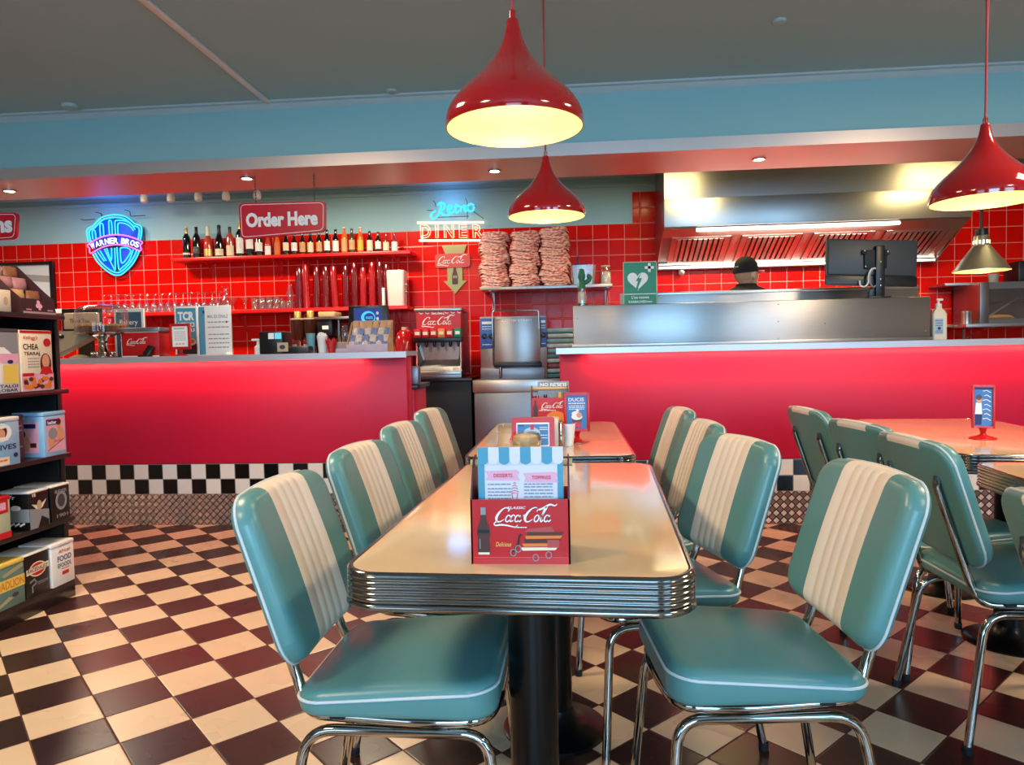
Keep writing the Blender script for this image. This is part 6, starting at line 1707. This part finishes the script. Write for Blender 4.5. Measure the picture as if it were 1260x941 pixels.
m = MB(); m.box(-0.03, 0.015, -0.06, -0.02, 0.0, 0.07, bevel=0.005); m.box(-0.05, 0.09, -0.10, 0.03, 0.0, 0.010, bevel=0.003); m.build('pole_foot', BLACK, t)
m = MB(); m.box(-0.06, 0.08, -0.062, -0.045, 0.19, 0.31, bevel=0.005); m.box(-0.075, -0.045, -0.066, -0.048, 0.285, 0.312, bevel=0.004); m.box(0.07, 0.095, -0.066, -0.048, 0.275, 0.30, bevel=0.004); m.build('bracket', BLACK_M, t)
m = MB()
for x, z in ((-0.06, 0.305), (0.083, 0.295), (-0.055, 0.205), (0.034, 0.23), (0.034, 0.12), (0.034, 0.08)):
    m.at(face_front(x, -0.067 if abs(x - .034) > .01 else -0.076, z)).lathe([(0.006, 0), (0.005, 0.003), (0.001, 0.004)], 8)
m.build('bolt', STEEL, t)
MB().tube(smooth_path([(-0.09, -0.058, 0.115), (-0.088, -0.066, 0.085), (-0.065, -0.075, 0.075), (-0.045, -0.08, 0.10), (-0.042, -0.082, 0.15), (-0.025, -0.08, 0.185), (0.002, -0.076, 0.19)], 5), 0.0055, 8).build('white_cable', WHITE, t)
MB().tube(smooth_path([(-0.012, -0.078, 0.19), (-0.035, -0.085, 0.15), (-0.035, -0.086, 0.10), (-0.015, -0.082, 0.07), (0.0, -0.076, 0.08)], 5), 0.005, 8).build('grey_cable', GREYP, t)
MB().box(0.06, 0.115, -0.045, -0.042, 0.148, 0.156).build('bright_tag', WHITE, t)

SIGNG = mat('safety_green', '#0f8050', 0.4)
t = thing('safety_sign', 'green safety sign with a white heart, lightning bolt and cross on the steel screen', 'sign', (0.476, 4.90, 1.418))
MB().box(-0.112, 0.112, -0.006, 0.006, 0.0, 0.292, bevel=0.002).build('board', mat('sign_edge', '#b9c9a8', 0.5), t)
m = MB().at(face_front(0, -0.0066, 0.146)); m.rect(-0.107, 0.107, -0.068, 0.141, 0, 0); m.rect(-0.107, 0.107, -0.141, -0.073, 0, 0); m.rect(-0.107, 0.107, -0.073, -0.068, 0.0002, 1)
hp = [(16 * math.sin(a) ** 3, 13 * math.cos(a) - 5 * math.cos(2 * a) - 2 * math.cos(3 * a) - math.cos(4 * a)) for a in [2 * PI * i / 40 for i in range(40)]]
m.poly([(-0.016 + x * 0.0043, 0.022 + y * 0.0043) for x, y in hp], 0.0005, 1)
m.poly([(0.012, 0.075), (-0.030, 0.018), (-0.014, 0.016), (-0.028, -0.032), (-0.034, -0.030), (-0.020, -0.050), (-0.008, -0.028), (-0.016, -0.030), (0.012, 0.034), (-0.008, 0.036)], 0.0009, 0)
m.rect(0.032, 0.092, 0.096, 0.114, 0.0005, 1); m.rect(0.053, 0.071, 0.076, 0.134, 0.0005, 1)
m.text("L'oo nouwe", 0, -0.092, 0.115, 0.020, 0.0005, 1, 0.02); m.text('KARBAUXEDown', 0, -0.122, 0.155, 0.016, 0.0005, 1, 0.02)
m.build('sign_print', [SIGNG, WHITE_P], t, flat=True)
t = thing('green_hand_figure', 'small green hand shaped ornament in a clear glass on the steel screen end', 'ornament', (0.085, 4.90, 1.418))
MB().lathe([(0.045, 0.0), (0.045, 0.02), (0.03, 0.024), (0.032, 0.08), (0.024, 0.12), (0.026, 0.126)], 20).build('glass_body', GLASS, t)
MB().cyl(0, 0, 0.0, 0.018, 0.044, 20).build('dark_foot', BLACK, t)
MB().lathe([(0.001, 0.024), (0.026, 0.024), (0.028, 0.07), (0.020, 0.10), (0.001, 0.10)], 16).build('bulb_inside', mat('pale_bulb', '#d9cdb4', 0.4), t)
m = MB()
m.lathe([(0.027, 0.12), (0.028, 0.135), (0.020, 0.150), (0.018, 0.18), (0.026, 0.20), (0.020, 0.24), (0.014, 0.255), (0.001, 0.258)], 16)
m.tube(smooth_path([(0.01, 0, 0.16), (0.045, 0, 0.175), (0.055, 0, 0.20), (0.035, 0, 0.208)], 4), [0.016] * 12 + [0.010], 10)
m.build('green_hand', mat('green_rubber', '#1f6a44', 0.5), t)
t = thing('soap_bottle', 'cream pump bottle with a blue label at the right end of the steel screen', 'pump bottle', (2.352, 4.80, 1.142))
m = MB(); m.loft([[(x, y, z) for x, y in rrect(0.044 * s, 0.026 * s, 0.014 * s, 4)] for z, s in ((0, .95), (0.006, 1), (0.165, 1), (0.185, .72), (0.200, .42), (0.215, .40))]); m.build('bottle', CREAMP, t)
m = MB().at(face_front(-0.008, -0.0266, 0.085)); m.rect(-0.028, 0.024, -0.05, 0.05, 0, 0); m.lines(-0.022, 0.02, (0.035, 0.02, 0.005, -0.03, -0.04), 0.004, 0.0004, 1); m.ell(0.0, -0.012, 0.01, 0.01, 0.0005, 1); m.build('label_print', [mat('pale_blue_label', '#a7bccb', 0.5), NAVYP], t, flat=True)
MB().lathe([(0.018, 0.213), (0.018, 0.23), (0.006, 0.233), (0.006, 0.25), (0.012, 0.252), (0.012, 0.262), (0.001, 0.264)], 14).build('pump', WHITE, t)
MB().box(-0.006, 0.026, -0.007, 0.007, 0.250, 0.262, bevel=0.003).build('spout', WHITE, t)

t = thing('heat_lamp', 'silver cone heat lamp hanging over the kitchen at the right', 'heat lamp', (3.045, 5.60, 1.645))
ALU = mat('satin_aluminium', '#bdb9ae', 0.32, 0.9)
MB().lathe([(0.187, 0.0), (0.187, 0.006), (0.058, 0.185), (0.054, 0.19), (0.050, 0.255), (0.046, 0.262), (0.001, 0.262)], 40).build('shade', ALU, t, 30)
MB().lathe([(0.187, 0.001), (0.180, 0.006), (0.05, 0.18), (0.001, 0.182)], 40).build('inner_lining', INNER, t)
m = MB()
for i in range(14):
    a = 2 * PI * i / 14; m.at(Matrix.Rotation(a, 4, 'Z')).box(0.0515, 0.0545, -0.005, 0.005, 0.20, 0.225)
m.build('vent_slot', WARM_N, t)
MB().lathe([(0.042, 0.26), (0.044, 0.266), (0.040, 0.31), (0.012, 0.315), (0.012, 0.33)], 20).build('cap', BLACK, t)
MB().tube([(0, 0, 0.32), (0, 0, ZC - 1.645)], 0.011, 10).build('rod', mat('dark_bronze_rod', '#3a2a26', 0.4, 0.6), t)
MB().lathe([(0.001, 0.06), (0.03, 0.065), (0.036, 0.10), (0.02, 0.14), (0.02, 0.18)], 16).build('bulb', BULB, t)
d = bpy.data.lights.new('heat_lamp_light', 'POINT'); d.energy = 4; d.color = (1, .75, .5); d.shadow_soft_size = 0.03
l = bpy.data.objects.new('heat_lamp_light', d); l.location = (3.045, 5.6, 1.68); COL.objects.link(l)

# wall shelves at the right and what stands on them
t = wall_shelf('kitchen_shelf', 'lower steel wall shelf carrying the glass fronted oven', 3.46, 5.2, 1.280, 0.50, 0.030, STEEL, (3.7, 4.8), STEEL)
t = wall_shelf('kitchen_shelf', 'upper steel wall shelf above the oven carrying a black box', 3.38, 5.2, 1.655, 0.30, 0.022, STEEL, (4.9,), STEEL)
t = wall_shelf('kitchen_shelf', 'short narrow steel ledge left of the oven carrying jars', 3.30, 3.455, 1.278, 0.30, 0.020, STEEL, (), STEEL)
t = thing('glass_oven', 'steel table oven with a glass door on the right kitchen shelf', 'oven', (3.93, 6.85, 1.281))
sx0, sx1 = -0.345, 0.40
m = MB(); m.box(sx0, sx1, -0.23, 0.22, 0.0, 0.03, bevel=0.004); m.box(sx0, sx1, -0.23, 0.22, 0.33, 0.36, bevel=0.004); m.box(sx1 - 0.03, sx1, -0.23, 0.22, 0.03, 0.33); m.box(sx0, sx1, 0.20, 0.22, 0.03, 0.33); m.box(sx0, sx0 + 0.02, -0.23, 0.22, 0.03, 0.33); m.build('casing', STEEL, t)
m = MB()
m.box(sx0, sx0 + 0.075, -0.245, -0.228, 0.0, 0.36, bevel=0.003); m.box(sx1 - 0.06, sx1, -0.245, -0.228, 0.0, 0.36, bevel=0.003); m.box(sx0 + 0.07, sx1 - 0.055, -0.244, -0.229, 0.30, 0.359); m.box(sx0 + 0.07, sx1 - 0.055, -0.244, -0.229, 0.001, 0.035)
m.build('door_frame', STEEL_D, t)
MB().box(sx0 + 0.02, sx1 - 0.03, -0.2, 0.2, 0.205, 0.215).build('wire_rack', BLACK, t)
MB().box(sx0 + 0.075, sx1 - 0.06, -0.238, -0.234, 0.035, 0.30).build('glass_pane', GLASS_A, t)
MB().box(sx0 + 0.022, sx1 - 0.032, 0.195, 0.199, 0.03, 0.33).build('back_liner', BLACK, t)
m = MB(); m.loft([[(x, math.cos(a) * 0.06 * s, 0.012 + 0.045 * s * (1 + math.sin(a)) / 2) for a in [2 * PI * i / 14 for i in range(14)]] for x, s in ((-0.15, .15), (-0.13, .5), (-0.08, .9), (0.0, 1), (0.08, .9), (0.12, .5), (0.14, .15))])
o = tag(m.build('bread_loaf', mat('golden_bread', '#e0a040', 0.6, var=0.25, vscale=30)), 'golden bread loaf lying inside the glass fronted oven', 'bread'); o.location = (3.80, 6.72, 1.305)
t = thing('tongs', 'steel tongs leaning diagonally inside the oven', 'tongs', (3.84, 6.68, 1.312))
for dy in (0, 0.02): MB().tube([(-0.17, dy, 0.01), (0.10, dy * 0.4, 0.19)], 0.006, 8).build('arm', STEEL, t)
tag(MB().box(4.03, 4.28, 6.82, 7.05, 1.656, 1.84, bevel=0.01).build('black_box', BLACK), 'black box on the upper kitchen shelf at the right edge', 'box')
tag(MB().lathe([(0.001, 1.656), (0.035, 1.656), (0.045, 1.735), (0.042, 1.735), (0.001, 1.67)], 18, 0, 3.86, 6.90).build('small_bowl', GREYP), 'small grey bowl beside the black box on the upper kitchen shelf', 'bowl')
t = thing('spice_jar', 'tan filled jar on the ledge left of the oven', 'jar', (3.395, 6.90, 1.279))
MB().lathe([(0.001, 0.0), (0.048, 0.0), (0.05, 0.006), (0.05, 0.11), (0.044, 0.12)], 20).build('jar_body', mat('tan_jar', '#c9a676', 0.35), t)
MB().cyl(0, 0, 0.118, 0.138, 0.050, 20).build('lid', GLASS_A, t)
tag(MB().lathe([(0.001, 0.0), (0.042, 0.0), (0.043, 0.10), (0.045, 0.104), (0.045, 0.112), (0.02, 0.118), (0.001, 0.118)], 20).build('steel_tin', STEEL), 'ribbed steel tin between the tan jar and the oven', 'tin').location = (3.51, 6.68, 1.2805)
r = random.Random(9); m = MB(); rings = []
for z, s in ((0, .8), (.02, 1), (.06, 1.05), (.10, .9), (.13, .6), (.15, .8)):
    rings.append([(math.cos(2 * PI * i / 18) * 0.05 * s * (1 + r.uniform(-.12, .12)), math.sin(2 * PI * i / 18) * 0.045 * s * (1 + r.uniform(-.12, .12)), z + r.uniform(-.006, .006)) for i in range(18)])
m.loft(rings, 0, True, True, False); o = tag(m.build('plastic_bag', mat('rose_plastic_bag', '#b08a8a', 0.25, coat=0.3, var=0.3, vscale=30)), 'crumpled clear plastic bag on the ledge beside the cream pump bottle', 'bag'); o.location = (3.33, 6.84, 1.279)

# ================================================================== THE COOK
def baked(o, mods):
    for kind, kw in mods:
        md = o.modifiers.new(kind, kind)
        for k, v in kw.items(): setattr(md, k, v)
    bpy.context.view_layer.update()
    dg = bpy.context.evaluated_depsgraph_get()
    return bpy.data.meshes.new_from_object(o.evaluated_get(dg))
def skin_mesh(verts, edges, radii, sub=2):
    me = bpy.data.meshes.new('skin'); me.from_pydata(verts, edges, [])
    o = bpy.data.objects.new('skin', me); COL.objects.link(o)
    md = o.modifiers.new('Skin', 'SKIN')
    sk = me.skin_vertices[0].data
    for i, r_ in enumerate(radii):
        sk[i].radius = r_ if isinstance(r_, tuple) else (r_, r_)
        sk[i].use_root = (i == 0)
    md.use_smooth_shade = True
    res = baked(o, [('SUBSURF', dict(levels=sub, render_levels=sub))])
    bpy.data.objects.remove(o)
    return res
def add_mesh(bm, me):
    bm.from_mesh(me); bpy.data.meshes.remove(me)
def ball(bm, c, rad, rot=None):
    M4 = Matrix.Translation(c) @ (rot or Matrix.Identity(4)) @ Matrix.Diagonal((*rad, 1))
    bmesh.ops.create_uvsphere(bm, u_segments=24, v_segments=16, radius=1.0, matrix=M4)
def fuse(bm, name, mt, parent, voxel, smooth=4):
    me = bpy.data.meshes.new(name); bm.to_mesh(me); bm.free()
    tmp = bpy.data.objects.new(name, me); COL.objects.link(tmp)
    out = baked(tmp, [('REMESH', dict(mode='VOXEL', voxel_size=voxel)), ('SMOOTH', dict(factor=0.5, iterations=smooth))])
    bpy.data.objects.remove(tmp)
    out.name = name; out.materials.clear(); out.materials.append(mt)
    out.polygons.foreach_set('use_smooth', [True] * len(out.polygons))
    o = bpy.data.objects.new(name, out); COL.objects.link(o)
    if parent: o.parent = parent
    return o
SKIN = mat('skin', '#dba586', 0.5, var=0.05, vscale=12, bump=0.05, bscale=200)
CLOTH_B = mat('black_work_cloth', '#0c0b0d', 0.85, var=0.1, vscale=30)
# facing +X: pelvis, spine, neck, head core, arms bent at the work top, legs
V = [(0, 0, .93), (0, 0, 1.05), (.005, 0, 1.22), (.005, 0, 1.42), (-.005, 0, 1.495), (0.0, 0, 1.545), (.012, 0, 1.585)]
RD = [(.15, .11), (.145, .10), (.15, .105), (.145, .10), (.075, .07), (.056, .056), (.055, .055)]
ED = [(0, 1), (1, 2), (2, 3), (3, 4), (4, 5), (5, 6)]
HANDS = []
for s in (1, -1):
    b = len(V)
    V += [(-.005, s * .17, 1.445), (.00, s * .215, 1.40), (.045, s * .245, 1.12), (.24, s * .20, 1.02), (.29, s * .185, 1.015)]
    RD += [.066, .056, .043, .031, (.034, .022)]
    ED += [(3, b), (b, b + 1), (b + 1, b + 2), (b + 2, b + 3), (b + 3, b + 4)]
    b = len(V)
    V += [(0, s * .095, .87), (.015, s * .10, .50), (-.01, s * .105, .10), (.05, s * .11, .04), (.15, s * .115, .03)]
    RD += [.092, .058, .040, .042, .036]
    ED += [(0, b), (b, b + 1), (b + 1, b + 2), (b + 2, b + 3), (b + 3, b + 4)]
    HANDS.append((Vector((.29, s * .185, 1.015)), s))
bm = bmesh.new()
add_mesh(bm, skin_mesh(V, ED, RD))
for hp_, s in HANDS:
    for k in range(4):                       # four fingers, curled forward and down
        y = (k - 1.5) * 0.019; L1 = (.040, .046, .043, .034)[k]
        p0 = hp_ + Vector((.02, y * 0.8, 0.0)); p1 = hp_ + Vector((.055, y, .002)); p2 = p1 + Vector((L1 * .9, y * .08, -.012)); p3 = p2 + Vector((L1 * .45, 0, -.026))
        add_mesh(bm, skin_mesh([tuple(p) for p in (p0, p1, p2, p3)], [(0, 1), (1, 2), (2, 3)], [.010, .0095, .0085, .007], 1))
    q0 = hp_ + Vector((.0, -s * .025, 0)); q1 = q0 + Vector((.03, -s * .022, -.004)); q2 = q1 + Vector((.03, -s * .004, -.012))
    add_mesh(bm, skin_mesh([tuple(p) for p in (q0, q1, q2)], [(0, 1), (1, 2)], [.012, .010, .008], 1))
ball(bm, (-.012, 0, 1.680), (.098, .076, .105)); ball(bm, (.040, 0, 1.612), (.058, .052, .055)); ball(bm, (.055, 0, 1.655), (.042, .056, .055))
ball(bm, (.100, 0, 1.645), (.017, .014, .017)); ball(bm, (.095, 0, 1.662), (.010, .010, .024)); ball(bm, (.088, 0, 1.610), (.012, .022, .007)); ball(bm, (.086, 0, 1.600), (.010, .018, .006)); ball(bm, (.080, 0, 1.573), (.018, .020, .014)); ball(bm, (.083, 0, 1.690), (.012, .050, .008))
for s in (1, -1):
    ball(bm, (-.010, s * .078, 1.650), (.020, .010, .032), Matrix.Rotation(-.2 * s, 4, 'Z')); ball(bm, (-.018, s * .083, 1.655), (.012, .008, .026)); ball(bm, (.060, s * .040, 1.640), (.020, .016, .014))
cook = fuse(bm, 'person', SKIN, None, 0.0065, 3)
tag(cook, 'person in a black cap and black shirt seen from behind in the kitchen', 'person')
cook.location = (1.328, 5.52, 0.0); cook.rotation_euler = (0, 0, math.radians(38))
sc_ = lambda a, k: [(x[0] * k, x[1] * k) if isinstance(x, tuple) else x * k for x in a]
# shirt with sleeves to the elbow and a stand collar
bm = bmesh.new()
sv_ = [(0, 0, .90), (0, 0, 1.05), (.005, 0, 1.22), (.005, 0, 1.42), (-.006, 0, 1.50)]; sr = [(.165, .125), (.158, .115), (.163, .12), (.158, .115), (.092, .086)]; se = [(0, 1), (1, 2), (2, 3), (3, 4)]
for s in (1, -1):
    b = len(sv_); sv_ += [(-.005, s * .17, 1.45), (.00, s * .215, 1.40), (.036, s * .241, 1.17)]; sr += [.078, .070, .060]; se += [(3, b), (b, b + 1), (b + 1, b + 2)]
add_mesh(bm, skin_mesh(sv_, se, sr))
fuse(bm, 'shirt', CLOTH_B, cook, 0.011, 3)
m = MB(); m.lathe([(0.19, 1.50), (0.17, 1.535), (0.115, 1.560), (0.082, 1.575), (0.074, 1.592), (0.067, 1.592), (0.068, 1.53)], 24, 0, -0.006, 0); m.build('collar', CLOTH_B, cook)
bm = bmesh.new(); tv = [(0, 0, .95)]; tr = [(.160, .122)]; te = []
for s in (1, -1):
    b = len(tv); tv += [(0, s * .097, .86), (.015, s * .10, .50), (-.008, s * .105, .09)]; tr += [.105, .074, .062]; te += [(0, b), (b, b + 1), (b + 1, b + 2)]
add_mesh(bm, skin_mesh(tv, te, tr)); fuse(bm, 'trousers', CLOTH_B, cook, 0.012, 3)
for s in (1, -1):
    m = MB(); m.loft([[(-.04 + x, s * .11 + y, z) for x, y in rrect(.125 * k, .048 * k, .040 * k, 6, .085)] for z, k in ((0, .97), (.02, 1.0), (.05, .96), (.075, .78), (.09, .55))]); m.build('shoe', BLACK_M, cook)
m = MB(); m.lathe([(0.001, 0.108), (0.035, 0.104), (0.066, 0.088), (0.092, 0.055), (0.103, 0.010), (0.103, -0.014), (0.100, -0.014)], 32)
for v in m.v: v.y *= 0.82; v.x -= 0.012; v.z += 1.690 + (0.10 * (v.x + 0.012) if v.z < 0.05 else 0)
cap = m.build('cap', CLOTH_B, cook)
m = MB(); rows = []
for k in range(13):
    a = -1.05 + 2.1 * k / 12; c, d = math.cos(a), math.sin(a)
    rows.append([(-0.012 + 0.100 * c, 0.080 * d, 1.692), (0.035 + 0.140 * c, 0.080 * d, 1.704 - 0.022 * d * d), (0.035 + 0.140 * c, 0.080 * d, 1.691 - 0.022 * d * d), (-0.012 + 0.098 * c, 0.078 * d, 1.686)])
m.loft(rows); m.build('brim', mat('pink_cap_cloth', '#e88a8c', 0.7), cap)
m = MB().at(Matrix.Translation((-0.119, 0.0, 1.715)) @ Matrix.Rotation(-PI / 2, 4, 'Z') @ face_front(0, 0, 0)); m.rect(-0.022, 0.022, -0.006, 0.006, 0, 0); m.build('back_tab', GREYP, cap, flat=True)
HAIRM = mat('cropped_brown_hair', '#b58a6c', 0.8, var=0.3, vscale=120)
m = MB(); rings = []
for z in (1.705, 1.68, 1.655, 1.63, 1.612):
    f = max(0.0, (1.72 - z)) / 0.11; ring = []
    for i in range(15):
        a = PI * 0.60 + PI * 0.80 * i / 14
        k = math.sqrt(max(0.02, 1 - ((z - 1.680) / .107) ** 2))
        ring.append((-.012 + .1005 * k * math.cos(a), .0785 * k * math.sin(a), z))
    rings.append(ring)
m.loft(rings, 0, False, False, False); m.build('hair', HAIRM, cook)
for s in (1, -1):
    m = MB(); bm2 = bmesh.new(); ball(bm2, (.087, s * .030, 1.664), (.011, .012, .010)); m.from_bm(bm2); m.build('eye', WHITE, cook)
